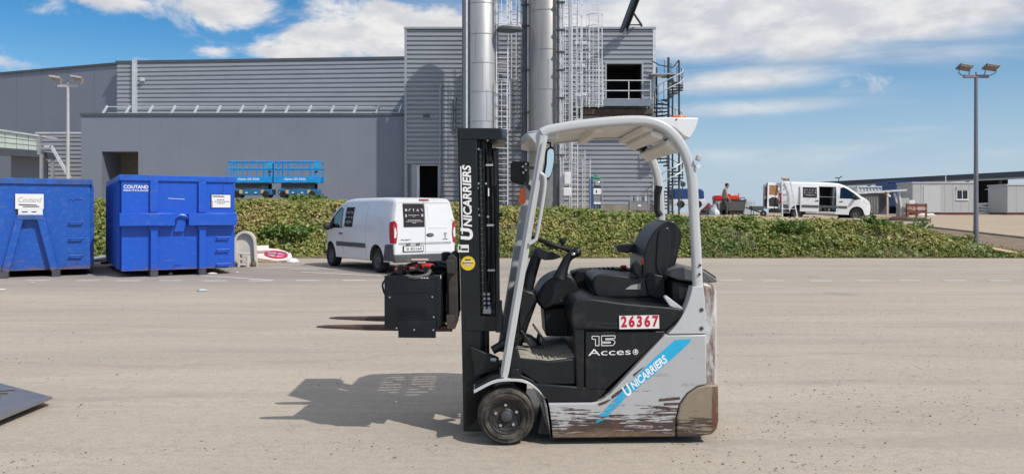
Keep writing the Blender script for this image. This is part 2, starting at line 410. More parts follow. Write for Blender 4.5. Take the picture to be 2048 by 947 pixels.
emb = sheet('embankment', SOIL, xs_b, fr(26.2,31.2,.25), lambda x, y: terrain(x,y) + (-.012 if y < 26.4 else .004) + (mnoise.noise((x*.7,y*.9,1))*.07 if 26.9 < y < 30.9 and x < 18 else 0)*bank_w(x,y))
xs_u = [-120,-80,-60,-45,-35,-28,-22,-16,-12,-8,-4,0,4,8,10] + fr(12,34,1.) + [37,40,45,52,60,80,120]
upper = sheet('upper_ground', UPPER, xs_u, [31.2,31.6,32.2,33] + fr(34,70,1.) + [75,85,100,140], lambda x, y: terrain(x,y) + (mnoise.noise((x*.35,y*.3,5))*.05 if y > 33 and x > 9 else 0))
far = sheet('distant_ground', UPPER, [-3000,-800,-120,120,800,3000], [139.9,400,1200,4000], lambda x, y: 1.42)
wing_l = sheet('side_ground', UPPER, [120,400,1500], [-40,26,60,140], lambda x, y: ramp(y)-.01)
wing_r = sheet('side_ground', UPPER, [-1500,-400,-120], [-40,26,30,60,140], lambda x, y: terrain(-100,y)-.01)

VERGE = mat('bare_verge', (.19,.145,.10), .95, var=.35, scale=3, dirt=(.27,.22,.15), dscale=2, damt=.4, bump=.4, bscale=20)
sheet('bare_verge_ground', VERGE, fr(18.5,23.3,.6), fr(27.0,43,.5), lambda x, y: terrain(x,y)+.012 + (.03 if y > 31.2 else 0))
KERB = mat('kerb_concrete', (.30,.27,.235), .9, var=.2, scale=3)
kerb_line = MB(); kl = [(23.38, y, terrain(23.38,y)+.05) for y in fr(29.5,43.5,1.)]
for k in range(len(kl)-1): structure(MB().bar(kl[k], (kl[k+1][0],kl[k+1][1]-.015,kl[k+1][2]), .16, .16).build('kerb', KERB, None, bevel=.01))
# painted dashes (worn)
PAINTW = mat('worn_road_paint', (.62,.60,.56), .8, var=.15, scale=14, dirt=(.40,.36,.3), dscale=18, damt=.55)
dash = MB().box(-.26,.26,-.085,.085,0,.003).mesh('dash_mark')
for px in (-20,73,175,258,340,430,522,614,707,800,893,1463,1545,1640,1735,1820,1910,2000):
    o = obj('dash_mark', dash, PAINTW, yard, smooth=False); o.location = (WX(px,17.66), 17.66 + rng.uniform(-.04,.04), .0035); o.rotation_euler.z = rng.uniform(-.02,.02)
bay = MB().box(-1.3,1.3,-.06,.06,0,.003).mesh('bay_line')
for px, Y, a in ((470,18.4,-.55),(560,21.5,-.45),(615,21.6,-.42),(680,19.6,-.5)):
    o = obj('bay_line', bay, PAINTW, yard, smooth=False); o.location = (WX(px,Y), Y, .004); o.rotation_euler.z = a

# loose grit on the yard
def gravel():
    vs, fs = [], []; r = random.Random(3); k = 0
    octa = [(1,0,0),(-1,0,0),(0,1,0),(0,-1,0),(0,0,1),(0,0,-1)]
    of = [(0,2,4),(2,1,4),(1,3,4),(3,0,4),(2,0,5),(1,2,5),(3,1,5),(0,3,5)]
    while k < 4200:
        Y = 3.6 + 10.5*r.random()**1.6; X = r.uniform(-.72,.72)*Y
        dens = mnoise.noise((X*.45, Y*1.3, 2)) + (.2 if X > 1.0 else -.22) + .25*mnoise.noise((X*2,Y*2.5,9))
        if r.random() > .18 + dens*1.3: continue
        s = .0028 + .0055*r.random()**3 + (.006 if r.random() < .012 else 0)
        o = len(vs); a = r.uniform(0,6.28)
        for x, y, z in octa:
            q = s*r.uniform(.7,1.2); x, y = x*cos(a)-y*sin(a), x*sin(a)+y*cos(a)
            vs.append((X+x*q*1.3, Y+y*q, max(.0005, .4*s+z*q*.65)))
        fs += [tuple(i+o for i in f) for f in of]; k += 1
    me = bpy.data.meshes.new('gravel'); me.from_pydata(vs, [], fs)
    m = bpy.data.materials.new('grit'); m.use_nodes = True; N = m.node_tree.nodes; L = m.node_tree.links
    g = N.new('ShaderNodeNewGeometry'); cr = N.new('ShaderNodeValToRGB'); L.new(g.outputs['Random Per Island'], cr.inputs[0])
    e = cr.color_ramp.elements; e[0].color = (.085,.07,.058,1); e[1].color = (.5,.45,.38,1); e[1].position = 1
    x = e.new(.55); x.color = (.22,.18,.145,1)
    L.new(cr.outputs[0], N['Principled BSDF'].inputs['Base Color']); N['Principled BSDF'].inputs['Roughness'].default_value = .9
    o = stuff(obj('gravel', me, m, None, smooth=False)); o['label'] = 'loose dark grit and small stones scattered over the yard'; o['category'] = 'gravel'
gravel()

# ivy carpet on the embankment
def leaf_material(name, cols, nscale=.22, wn=.72):
    m = bpy.data.materials.new(name); m.use_nodes = True; N = m.node_tree.nodes; L = m.node_tree.links
    b = N['Principled BSDF']; b.inputs['Roughness'].default_value = .5
    g = N.new('ShaderNodeNewGeometry'); tc = N.new('ShaderNodeTexCoord')
    n = N.new('ShaderNodeTexNoise'); n.inputs['Scale'].default_value = nscale; n.inputs['Detail'].default_value = 5; n.inputs['Roughness'].default_value = .65
    L.new(tc.outputs['Object'], n.inputs['Vector'])
    a = N.new('ShaderNodeMath'); a.operation = 'MULTIPLY_ADD'; a.inputs[1].default_value = .5; L.new(g.outputs['Random Per Island'], a.inputs[0])
    s = N.new('ShaderNodeMapRange'); s.inputs['From Min'].default_value = .32; s.inputs['From Max'].default_value = .68; s.inputs['To Min'].default_value = -.12; s.inputs['To Max'].default_value = wn-.12
    L.new(n.outputs[0], s.inputs[0]); L.new(s.outputs[0], a.inputs[2])
    cr = N.new('ShaderNodeValToRGB'); L.new(a.outputs[0], cr.inputs[0]); e = cr.color_ramp.elements
    e[0].position = cols[0][0]; e[0].color = cols[0][1]+(1,); e[1].position = cols[-1][0]; e[1].color = cols[-1][1]+(1,)
    for p, c in cols[1:-1]: e.new(p).color = c+(1,)
    L.new(cr.outputs[0], b.inputs['Base Color'])
    tr = N.new('ShaderNodeBsdfTranslucent'); L.new(cr.outputs[0], tr.inputs[0]); mx = N.new('ShaderNodeMixShader'); mx.inputs[0].default_value = .22
    L.new(b.outputs[0], mx.inputs[1]); L.new(tr.outputs[0], mx.inputs[2]); L.new(mx.outputs[0], N['Material Output'].inputs[0])
    return m
IVY = leaf_material('ivy_leaf', [(0,(.06,.125,.02)),(.3,(.125,.19,.035)),(.55,(.22,.25,.055)),(.8,(.36,.32,.10)),(1,(.40,.27,.13))])
WEED = leaf_material('weed_leaf', [(0,(.05,.12,.018)),(.5,(.10,.19,.03)),(1,(.2,.25,.055))], .9)
def leaf_cloud(pts, normals, size, seed, spread=.8):
    """one folded leaf (two triangles pairs) per point"""
    r = np.random.default_rng(seed); n = len(pts)
    nr = normals + r.normal(0, spread, (n,3)); nr /= np.linalg.norm(nr, axis=1)[:,None]
    t = r.normal(0,1,(n,3)); t -= nr*(t*nr).sum(1)[:,None]; t /= np.linalg.norm(t, axis=1)[:,None]
    bt = np.cross(nr, t); s = size*r.uniform(.6,1.25,n)[:,None]
    a = pts - t*s*.55; b = pts + bt*s*.42 + nr*s*.12 - t*s*.05; c = pts + t*s*.55; d = pts - bt*s*.42 + nr*s*.12 - t*s*.05
    vs = np.stack([a,b,c,d],1).reshape(-1,3)
    i = np.arange(n)*4; fs = np.stack([np.stack([i,i+1,i+2],1), np.stack([i,i+2,i+3],1)],1).reshape(-1,3)
    return vs, fs
def leaf_object(name, vs, fs, m, parent=None):
    me = bpy.data.meshes.new(name); me.vertices.add(len(vs)); me.vertices.foreach_set('co', vs.astype('f').ravel())
    me.loops.add(len(fs)*3); me.loops.foreach_set('vertex_index', fs.astype('i').ravel())
    me.polygons.add(len(fs)); me.polygons.foreach_set('loop_start', np.arange(len(fs), dtype='i')*3)
    me.update(); me.validate(); return obj(name, me, m, parent, smooth=False)
def ivy():
    r = np.random.default_rng(5); P_, N_ = [], []
    n = 118000; X = r.uniform(-26,20.5,n); Y = r.uniform(26.45,31.0,n)
    for x, y in zip(X, Y):
        w = bank_w(x,y)
        if w < .06 or (w < .5 and r.random() > w*1.5): continue
        if y > 30.0 and r.random() > .45: continue
        bare = mnoise.noise((x*.55,y*.8,17)) + .5*mnoise.noise((x*1.6,y*1.8,23))
        if bare > .30 and r.random() < .78: continue
        z = terrain(x,y); gx = (terrain(x+.1,y)-z)*10; gy = (terrain(x,y+.1)-z)*10
        lump = .5+.5*mnoise.noise((x*.8,y*.9,3)) + .35*mnoise.noise((x*2.3,y*2.3,8))
        thick = (.10 + .22*max(0,lump))*min(1, max(.15,(y-26.4)/.7))*min(1,w*1.3)
        P_.append((x,y,z+.01+thick*r.random()**.6)); N_.append((-gx*.6+.55,-gy*.6-.4,1.3))
    P_, N_ = np.array(P_), np.array(N_); N_ /= np.linalg.norm(N_,axis=1)[:,None]
    sz = np.array([.075+.075*(.5+.5*mnoise.noise((p[0]*.5,p[1]*.6,31)))+(.05 if r.random() < .06 else 0) for p in P_])[:,None]
    vs, fs = leaf_cloud(P_, N_, sz, 6, .6)
    o = stuff(leaf_object('ivy_ground_cover', vs, fs, IVY)); o['label'] = 'dense low ivy covering the embankment behind the yard'; o['category'] = 'ivy'
ivy()
STEM = mat('plant_stem', (.12,.10,.05), .9)
def dry_grass():
    r = np.random.default_rng(12); vs, fs = [], []
    for _ in range(5200):
        x = r.uniform(-20,21); y = 26.35+r.random()**1.5*3.6; w = bank_w(x,y)
        if mnoise.noise((x*.45,y*.5,40)) < (.02 if x < 6 else -.22) or w < .03: continue
        z = terrain(x,y)+.02; h = r.uniform(.12,.36)*(.5+.5*w); a = r.uniform(0,6.28); lx, ly = r.normal(0,.09), r.normal(0,.09); o = len(vs); wd = .012
        vs += [(x-wd*cos(a),y-wd*sin(a),z),(x+wd*cos(a),y+wd*sin(a),z),(x+lx*.5,y+ly*.5,z+h*.7),(x+lx,y+ly,z+h)]; fs += [(o,o+1,o+2),(o,o+2,o+3)]
    o = stuff(leaf_object('dry_grass', np.array(vs), np.array(fs), leaf_material('dry_grass_blade', [(0,(.12,.16,.04)),(.5,(.30,.27,.11)),(1,(.42,.34,.18))], .5))); o['label'] = 'thin dry grass blades growing through the ivy bank'; o['category'] = 'grass'
dry_grass()
def weed(label, X, Y, rx, h, n, m, seed, size=.07, droop=0):
    z = terrain(X,Y); t = thing('weed_clump', label, 'weeds', (X,Y,z), group='weeds along the embankment'); r = np.random.default_rng(seed)
    stems = MB(); pts = []
    for k in range(max(6, n//60)):
        a = r.uniform(0,6.28); q = rx*sqrt(r.random()); hh = h*r.uniform(.55,1.1)*(1-.35*(q/rx)**2)
        p0 = Vector((.5*q*cos(a), .4*q*sin(a), 0)); p1 = Vector((q*cos(a), .7*q*sin(a), hh)); mid = (p0+p1)/2 + Vector((r.normal(0,.05),r.normal(0,.05),.06))
        stems.tube([p0,mid,p1], [.008,.006,.002], 4)
        for j in range(n//max(6,n//60)):
            f = r.uniform(.15,1.05); b = p0.lerp(mid,f*2) if f < .5 else mid.lerp(p1,(f-.5)*2)
            pts.append((b.x+r.normal(0,.06), b.y+r.normal(0,.06), max(.02,b.z+r.normal(0,.04))))
    P_ = np.array(pts); vs, fs = leaf_cloud(P_, np.tile((0,-.3,1.),(len(P_),1)), size, seed+1, 1.0)
    stems.build('stem', STEM, t, smooth=False); stuff(leaf_object('foliage', vs, fs, m, t))
weed('bright green weed clump low on the bank beside the rubbish heap', WX(575,27.4), 27.4, 1.0, .55, 1700, WEED, 21, .11)
weed('bushy green plant on the bank top in front of the blue lifts', WX(612,30.3), 30.3, .9, .42, 1300, WEED, 22, .1)
weed('dark green weeds on the bank below the open van door', WX(1585,28.4), 28.4, .8, .62, 1200, WEED, 23, .09)
weed('dark green weeds on the bank right of the walking man', WX(1496,29.6), 29.6, .35, .5, 400, WEED, 24, .08)
weed('small bushy weed on the bank below the van bonnet', WX(1752,29.2), 29.2, .6, .5, 800, WEED, 25, .09)
weed('tall thin weeds at the right end of the bank', WX(1830,29.9), 29.9, .75, .62, 800, WEED, 26, .07)
weed('dry weeds at the foot of the right lamp post', WX(1915,29.3), 29.3, .7, .3, 500, IVY, 27, .07)
# ------------------------------------------------------------------ buildings
CLAD = mat('grey_cladding', (.35,.365,.40), .45, .25, var=.06, scale=.5, stretch=(1,1,3), dirt=(.25,.262,.29), dscale=.4, damt=.3)
SMOOTH = mat('grey_panel', (.195,.217,.27), .55, .1, var=.05, scale=.3, dirt=(.18,.20,.245), dscale=.25, damt=.25)
TRIM = mat('grey_trim', (.36,.38,.41), .5, .3, var=.08)
DTRIM = mat('dark_trim', (.09,.1,.12), .5, .2, var=.1)
CONC = mat('concrete', (.27,.24,.2), .9, var=.2, scale=1.5, dirt=(.16,.14,.11), dscale=2, damt=.4, bump=.3, bscale=20)
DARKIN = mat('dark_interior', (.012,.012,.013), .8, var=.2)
TANIN = mat('tan_interior', (.19,.165,.13), .9, var=.15)
def clad_mb(x0, x1, z0, z1, y, pitch=.27, depth=.085, y_of=None, step_top=None):
    """horizontal ribbed sheet facing -Y; trapezoid ribs as real relief"""
    mb = MB(); prof = []; z = z0
    while z < z1-1e-6:
        for dz, d in ((0,0),(.02,-depth),(.16,-depth),(.21,0)):
            zz = z+dz*pitch/.27
            if zz < z1: prof.append((zz,d))
        z += pitch
    prof.append((z1,0)); n = len(prof)
    mb.v = [(x0,y+d,zz) for zz,d in prof] + [(x1,y+d,zz) for zz,d in prof]
    mb.f = [(i,i+n,i+n+1,i+1) for i in range(n-1)]
    return mb
# --- grey annex with the loading opening
YA = 45.0
xl, xr, zt = WX(163,YA), WX(811,YA), WZ(228.5,YA)
an = thing('annex_building', 'low smooth grey annex building with an open doorway at its left', 'building', ((xl+xr)/2, YA+3, 1.9))
ox0, ox1, oz = WX(204,YA), WX(277,YA), WZ(303,YA)
mb = MB()
mb.box(xl,ox0,YA,YA+.3,1.2,zt); mb.box(ox1,xr,YA,YA+.3,1.2,zt); mb.box(ox0,ox1,YA,YA+.3,oz,zt)
mb.box(xl,xl+.3,YA+.3,YA+8,1.2,zt); mb.box(xl+.3,xr,YA+.3,YA+8,zt-.4,zt-.1)
mb.build('wall', SMOOTH, an, w=True)
MB().box(ox0-.05,ox1+.05,YA+2.2,YA+2.3,1.2,oz+.1).build('inner_wall', TANIN, an, w=True)
MB().box(ox0-.16,ox0-.02,YA+.3,YA+2.2,1.2,oz+.2).box(ox1+.02,ox1+.16,YA+.3,YA+2.2,1.2,oz+.2).box(ox0-.1,ox1+.1,YA+.3,YA+2.2,oz+.02,oz+.2).build('doorway_lining', SMOOTH, an, w=True)
for k in range(int((xr-xl)//1.15)+1):                                            # flush facade panels, slim joints
    a = xl+k*1.15; b = min(a+1.147, xr)
    z0 = 1.25
    if b <= ox0 or a >= ox1: MB().box(a,b,YA-.03,YA-.001,z0,zt-.1).build('panel', SMOOTH, an, w=True)
    else:
        p = MB()
        if a < ox0: p.box(a,ox0,YA-.03,YA-.001,z0,zt-.1)
        if b > ox1: p.box(ox1,b,YA-.03,YA-.001,z0,zt-.1)
        p.box(max(a,ox0),min(b,ox1),YA-.03,YA-.001,oz,zt-.1); p.build('panel', SMOOTH, an, w=True)
MB().box(xl-.06,xr,YA-.1,YA+.35,zt-.1+.003,zt+.06).build('parapet_cap', DTRIM, an, w=True)
# roof railing with raking struts
YR = YA+1.2; zr = WZ(213.5,YR); zb = zt+.02
x = WX(213,YR); k = 0
MB().bar((x,YR,zr),(xr-.1,YR,zr),.05,.05).build('rail_bar', GALVP, an, w=True)
MB().bar((x,YR+.05,zt+.24),(xr-.1,YR+.05,zt+.24),.035,.035).build('rail_bar', GALVP, an, w=True)
while x < xr-.3:
    MB().bar((x-.12,YR-.35,zb),(x+.07,YR-.03,zr+.06),.10,.10).build('rail_strut', GALVP, an, w=True); x += 1.35
# --- long ribbed shed behind
YS = 55.0
sl, sr = WX(235,YS), WX(815,YS); z0s, z1s = WZ(124,YS), WZ(115,YS)
sh = thing('ribbed_shed', 'long grey shed with horizontal ribbed cladding behind the annex', 'building', ((sl+sr)/2, YS+6, 2.0))
mb = clad_mb(sl, sr, 4.0, z0s, YS, .30)
mb.v = [(x,y,z+(z1s-z0s)*(x-sl)/(sr-sl)*min(1,max(0,(z-9)/2.5))) for x,y,z in mb.v]
mb.build('cladding', CLAD, sh, w=True, smooth=False, recalc=False)
MB().prism([(sl,1.6),(sr,1.6),(sr,z1s-.05),(sl,z0s-.05)], YS+.06, YS+12).build('wall', SMOOTH, sh, w=True)
MB().prism([(sl-.1,z0s-.12),(sr,z1s-.12),(sr,z1s+.06),(sl-.1,z0s+.06)], YS-.12, YS+.3).build('roof_edge', DTRIM, sh, w=True)
MB().box(WX(268,YS),WX(276,YS),YS-.3,YS-.08,6,z0s+.1).build('corner_trim', GALVP, sh, w=True)
MB().box(WX(284,YS),WX(291,YS),YS-.35,YS-.05,WZ(164,YS),WZ(157,YS)).build('wall_lamp', GALVP, sh, w=True, bevel=.03)
# --- smooth shed at far left, turned away
p0, p1 = Vector((sl-.02,YS+.6)), Vector((-50,63.5)); d = (p1-p0).normalized(); nrm = Vector((d.y,-d.x)); L_ = (p1-p0).length
ls = thing('smooth_shed', 'tall smooth grey shed at the far left edge', 'building', (-38,62,2.0))
def fl(t, off): q = p0 + d*t - nrm*off; return q.x, q.y
npan = 9
for k in range(npan):
    a, b = L_*k/npan+.012, L_*(k+1)/npan-.012; mb = MB()
    (ax,ay),(bx,by) = fl(a,0), fl(b,0); (cx,cy),(dx,dy) = fl(b,-.08), fl(a,-.08)
    mb.add([(ax,ay,1.8),(bx,by,1.8),(cx,cy,1.8),(dx,dy,1.8),(ax,ay,z0s-.05),(bx,by,z0s-.05),(cx,cy,z0s-.05),(dx,dy,z0s-.05)],
           [(0,3,2,1),(4,5,6,7),(0,1,5,4),(1,2,6,5),(2,3,7,6),(3,0,4,7)]); mb.build('panel', SMOOTH, ls, w=True)
(ax,ay),(bx,by),(cx,cy),(dx,dy) = fl(0,-.1), fl(L_,-.1), fl(L_,-9), fl(0,-9)
MB().prism([(ax,ay),(bx,by),(cx,cy),(dx,dy)], 1.7, z0s-.12, 'z').build('wall', SMOOTH, ls, w=True)
(ax,ay),(bx,by),(cx,cy),(dx,dy) = fl(-.02,.1), fl(L_,.1), fl(L_,-.5), fl(-.02,-.5)
MB().prism([(ax,ay),(bx,by),(cx,cy),(dx,dy)], z0s-.05+.002, z0s+.1, 'z').build('roof_edge', DTRIM, ls, w=True)
# --- low ribbed block between (far left)
YL = 50.0
lb = thing('ribbed_lean_to', 'low ribbed grey lean-to with pale top edge left of the annex', 'building', (WX(115,YL),YL+2,2.0))
clad_mb(WX(76,YL),WX(168,YL),1.8,WZ(268,YL),YL,.27).build('cladding', CLAD, lb, w=True, smooth=False, recalc=False)
MB().box(WX(76,YL),WX(168,YL),YL+.06,YL+4.4,1.8,WZ(268,YL)-.02).build('wall', SMOOTH, lb, w=True)
MB().box(WX(76,YL)-.1,WX(168,YL),YL-.12,YL+4.5,WZ(268,YL)+.003,WZ(265,YL)+.02).build('roof_edge', GALVP, lb, w=True)
# --- covered conveyor / gangway at the left edge
YC = 44.0
cw = thing('covered_gangway', 'pale glazed overhead gangway on steel posts at the left edge', 'gangway', (WX(40,YC),YC,2.0))
xa, xb = WX(-60,YC), WX(80,YC)
def gz(py, x): return WZ(py,YC)
GLZ = mat('pale_glazing', (.55,.62,.55), .25, var=.12, scale=2)
zt0, zt1, zb0, zb1 = WZ(258,YC), WZ(270,YC), WZ(296,YC), WZ(304,YC)
MB().prism([(xa,zt0+.25),(xb,zt1),(xb,zt1-.1),(xa,zt0+.13)], YC-.1, YC+1.7).build('roof', GALVP, cw, w=True)
MB().prism([(xa,zb0+.12),(xb,zb1+.05),(xb,zb1-.30),(xa,zb0-.26)], YC-.05, YC+1.65).build('floor_beam', DTRIM, cw, w=True)
for i in range(6):
    fx0 = xa+(xb-xa)*i/6+.02; fx1 = xa+(xb-xa)*(i+1)/6-.03
    for j in range(3):
        def zz(x, t): 
            f = (x-xa)/(xb-xa); lo = (zb0+.14)*(1-f)+(zb1+.07)*f; hi = (zt0+.1)*(1-f)+(zt1-.13)*f; return lo+(hi-lo)*t
        MB().prism([(fx0,zz(fx0,j/3+.03)),(fx1,zz(fx1,j/3+.03)),(fx1,zz(fx1,(j+1)/3-.03)),(fx0,zz(fx0,(j+1)/3-.03))], YC, YC+.05).build('pane', GLZ, cw, w=True)
MB().box(xb-.12,xb+.02,YC-.06,YC+.1,WZ(306,YC)-.1,zt1).build('end_post', STEEL, cw, w=True)
MB().bar((WX(83,YC),YC,WZ(308,YC)),(WX(83,YC),YC,1.9),.14,.14).build('post', STEEL, cw, w=True)
MB().bar((WX(76,YC),YC+1.4,WZ(308,YC)),(WX(76,YC),YC+1.4,1.9),.14,.14).build('post', STEEL, cw, w=True)
MB().bar((WX(82,YC),YC+.3,WZ(292,YC)),(WX(97,YC),YC+.3,WZ(292,YC)),.14,.14).build('brace', GALVP, cw, w=True)
MB().bar((WX(96,YC),YC+.3,WZ(291,YC)),(WX(134,YC),YC+.3,WZ(356,YC)),.14,.14).build('brace', GALVP, cw, w=True)
MB().box(WX(2,YC+1),WX(76,YC+1),YC+1.9,YC+2.0,1.9,WZ(306,YC)).build('back_panel', SMOOTH, cw, w=True)
# --- tower block
YT = 44.6
tl, tr = WX(811,YT), WX(1309,YT); tt = WZ(59,YT)
tw = thing('clad_tower_block', 'tall grey ribbed tower block behind the steel silos', 'building', ((tl+tr)/2, YT+5, 1.5))
dx0, dx1, dz = WX(835,YT), WX(876,YT), WZ(330,YT)                # doorway
wx0, wx1, wz0, wz1 = WX(1213,YT), WX(1283,YT), WZ(197,YT), WZ(128,YT)   # big opening
mb = MB(); pitch = .262
def cl(x0,x1,z0,z1):
    n0 = math.ceil((z0-2.0)/pitch-1e-6)*pitch+2.0
    c = clad_mb(x0,x1,n0,z1,YT,pitch); mb.add(c.v,c.f)
    if n0-z0 > .01: mb.add([(x0,YT,z0),(x1,YT,z0),(x1,YT,n0),(x0,YT,n0)],[(0,1,2,3)])
fx0 = WX(816,YT)
cl(tl,fx0,2.0,tt); cl(fx0,dx0-.02,dz+.05,tt); cl(dx0-.02,dx1,dz+.05,tt); cl(dx1,wx0,2.0,tt); cl(wx0,wx1,2.0,wz0); cl(wx0,wx1,wz1,tt); cl(wx1,tr,2.0,tt)
mb.build('cladding', CLAD, tw, w=True, smooth=False, recalc=False)
mb = MB().box(tl,dx0-.03,YT+.06,YT+.3,1.3,tt-.05).box(dx1,wx0,YT+.06,YT+.3,1.3,tt-.05).box(dx0-.03,dx1,YT+.06,YT+.3,dz+.05,tt-.05).box(wx0,wx1,YT+.06,YT+.3,1.3,wz0).box(wx0,wx1,YT+.06,YT+.3,wz1,tt-.05).box(wx1,tr,YT+.06,YT+.3,1.3,tt-.05)
mb.box(tr-.3,tr-.001,YT+.3,YT+10,1.3,tt-.05).box(tl+.001,tl+.3,YT+.3,YT+10,1.3,tt-.05).box(tl+.3,tr-.3,YT+.3,YT+10,tt-.5,tt-.3)
mb.build('wall', SMOOTH, tw, w=True)
MB().box(dx1+.25,tr+.03,YT-.12,YT+.05,1.2,2.0).build('plinth', CONC, tw, w=True)
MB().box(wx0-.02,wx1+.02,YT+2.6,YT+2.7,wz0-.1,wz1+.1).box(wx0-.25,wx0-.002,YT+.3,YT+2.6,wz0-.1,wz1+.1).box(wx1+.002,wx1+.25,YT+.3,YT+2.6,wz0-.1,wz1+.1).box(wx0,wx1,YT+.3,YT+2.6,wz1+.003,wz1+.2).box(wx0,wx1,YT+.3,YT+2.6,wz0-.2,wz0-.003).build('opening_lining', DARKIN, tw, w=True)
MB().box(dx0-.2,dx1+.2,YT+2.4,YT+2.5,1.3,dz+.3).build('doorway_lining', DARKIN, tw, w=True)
fm = MB().box(wx0-.1,wx0,YT-.09,YT+.08,wz0,wz1).box(wx1,wx1+.1,YT-.09,YT+.08,wz0,wz1).box(wx0-.1,wx1+.1,YT-.093,YT+.077,wz1,wz1+.13)
fm.build('opening_frame', TRIM, tw, w=True)
MB().box(dx0-.34,dx0-.02,YT-.08,YT+.05,1.4,dz+.05).build('door_leaf', TRIM, tw, w=True, label='narrow grey door leaf folded open')
MB().box(dx0-.02,dx0+.12,YT-.1,YT+.07,1.4,dz).build('door_frame', GALVP, tw, w=True)
MB().box(dx1,dx1+.1,YT-.1,YT+.07,1.4,dz).box(dx0+.12,dx1,YT-.1,YT+.07,dz-.04,dz+.05).build('door_frame', TRIM, tw, w=True)
MB().box(tl-.05,tl+.09,YT-.1,YT+.05,1.4,tt).build('corner_trim', TRIM, tw, w=True)
MB().box(tr-.12,tr+.05,YT-.1,YT+.1,1.4,tt).build('corner_trim', GALVP, tw, w=True)
MB().box(tl-.07,tr+.07,YT-.13,YT+.35,tt+.003,tt+.12).build('roof_edge', TRIM, tw, w=True)
for px, t_, b_, r, m_ in ((881,170,392,.055,STEEL),(909,197,262,.07,DTRIM)):
    x = WX(px,YT); MB().tube([(x,YT-.16,WZ(b_,YT)),(x,YT-.16,WZ(t_+8,YT)),(x+.03,YT-.14,WZ(t_+2,YT)),(x+.12,YT-.02,WZ(t_,YT))], r, 8).build('downpipe', m_, tw, w=True)
MB().box(WX(847,YT),WX(860,YT),YT-.3,YT-.06,WZ(234,YT),WZ(230,YT)).build('wall_lamp', DTRIM, tw, w=True, bevel=.02)
# balcony
by0, by1 = YT-1.2, YT-.12; bx0, bx1 = WX(1204,YT-1), WX(1302,YT-1); bz = WZ(203,YT-1)
MB().box(bx0,bx1,by0,by1,bz-.12,bz).build('balcony_deck', STEEL, tw, w=True)
MB().box(bx0,bx1,by0-.05,by0-.002,bz-.28,bz+.06).build('balcony_edge_beam', mat('blue_grey_steel',(.20,.26,.31),.5,.3), tw, w=True)
mb = MB()
for k in range(5): x = bx0+.1+(bx1-bx0-.2)*k/4; mb.bar((x,by0,bz-.12),(x,YT-.06,bz-.75),.07,.07)
mb.build('balcony_bracket', DTRIM, tw, w=True)
for x in (bx0+.05,(bx0+bx1)/2+.1,bx1-.05): MB().bar((x,by0,bz+.02),(x,by0,bz+1.15),.05,.05).build('railing_post', GALVP, tw, w=True)
for h in (.58,1.15): MB().bar((bx0,by0,bz+h),(bx1,by0,bz+h),.05,.05).build('railing_bar', GALVP, tw, w=True)
MB().box(WX(1150,YT),WX(1300,YT),YT-.9,YT-.1,WZ(232,YT),WZ(222,YT)).build('lower_canopy', mat('rusty_brown',(.085,.06,.052),.8,var=.3), tw, w=True)
MB().box(WX(1146,YT),WX(1206,YT),YT-1.0,YT-.1,WZ(216,YT),WZ(206,YT)).build('deck', mat('deck_steel',(.3,.34,.36),.5,.4), tw, w=True)
# jib beam
jb = thing('roof_jib', 'dark steel jib beam rising from the tower roof edge', 'jib', W(1250,70,YT-.3))
a, b = W(1247,62,YT-.4), W(1275,-12,YT-2.2)
MB().bar(a,b,.06,.34,(0,-1,.2)).build('beam_web', DARKST, jb, w=True)
o_ = Vector((.16,0,.05)); MB().bar(a-o_,b-o_,.30,.05,(1,0,.3)).build('beam_flange', DTRIM, jb, w=True); MB().bar(a+o_,b+o_,.30,.05,(1,0,.3)).build('beam_flange', DTRIM, jb, w=True)
MB().bar(W(1249,56,YT-.5),W(1249,72,YT-.4),.2,.2).build('bracket', TRIM, jb, w=True)
MB().bar(W(1268,28,YT-1.2),W(1283,50,YT+.3),.09,.09).bar(W(1283,50,YT+.3),W(1283,58,YT+.3),.1,.1).bar(W(1254,50,YT-.1),W(1283,50,YT+.3),.07,.07).build('stay', DARKST, jb, w=True)
# --- spiral stair
ss = thing('spiral_stair', 'steel spiral staircase against the right side of the tower', 'staircase', (WX(1336,44),44.2,1.45))
cx, cy = WX(1337,44.2), 44.2; zt_s = WZ(150,44.2); MB().tube([(cx,cy,1.4),(cx,cy,zt_s+1.0)], .07, 10).build('centre_post', DARKST, ss, w=True)
nst = 42; tread = None
for k in range(nst):
    a = 1.2 + k*RAD(27); z = 1.6+(zt_s-1.6)*k/(nst-1)
    me = tread or MB().prism([(.06,-.05),(.82,-.19),(.82,.19),(.06,.05)], -.035, .035, 'z').mesh('tread'); tread = me
    o = obj('tread', me, TRIM if k % 3 else DARKST, ss, smooth=False); o.location = mats_inv[ss.name] @ Vector((cx,cy,z)); o.rotation_euler.z = a
    MB().bar((cx+.8*cos(a),cy+.8*sin(a),z),(cx+.8*cos(a),cy+.8*sin(a),z+1.0),.03,.03).build('baluster', DARKST, ss, w=True)
for h in (.5,1.0):
    MB().tube([(cx+.82*cos(1.2+k*RAD(13.5)),cy+.82*sin(1.2+k*RAD(13.5)),1.6+(zt_s-1.6)*k/(2*nst-2)+h) for k in range(2*nst-1)], .028, 6).build('handrail', GALVP, ss, w=True)
for px, t_, b_ in ((1358,122,420),(1345,150,420),(1313,135,420)):
    x = WX(px,44.9 if px < 1358 else 44.2); y = 44.9 if px < 1358 else 44.2
    MB().bar((x,y,1.4),(x,y,WZ(t_,y)),.09,.09).build('outer_post', DARKST, ss, w=True)
MB().box(WX(1300,44.2),WX(1350,44.2),43.9,44.8,zt_s-.02,zt_s+.05).build('landing', STEEL, ss, w=True)
MB().tube([W(1358,120,44.2),W(1346,135,44.2),W(1318,130,44.2),W(1304,122,44.2)], .035, 6).build('landing_rail', DARKST, ss, w=True)
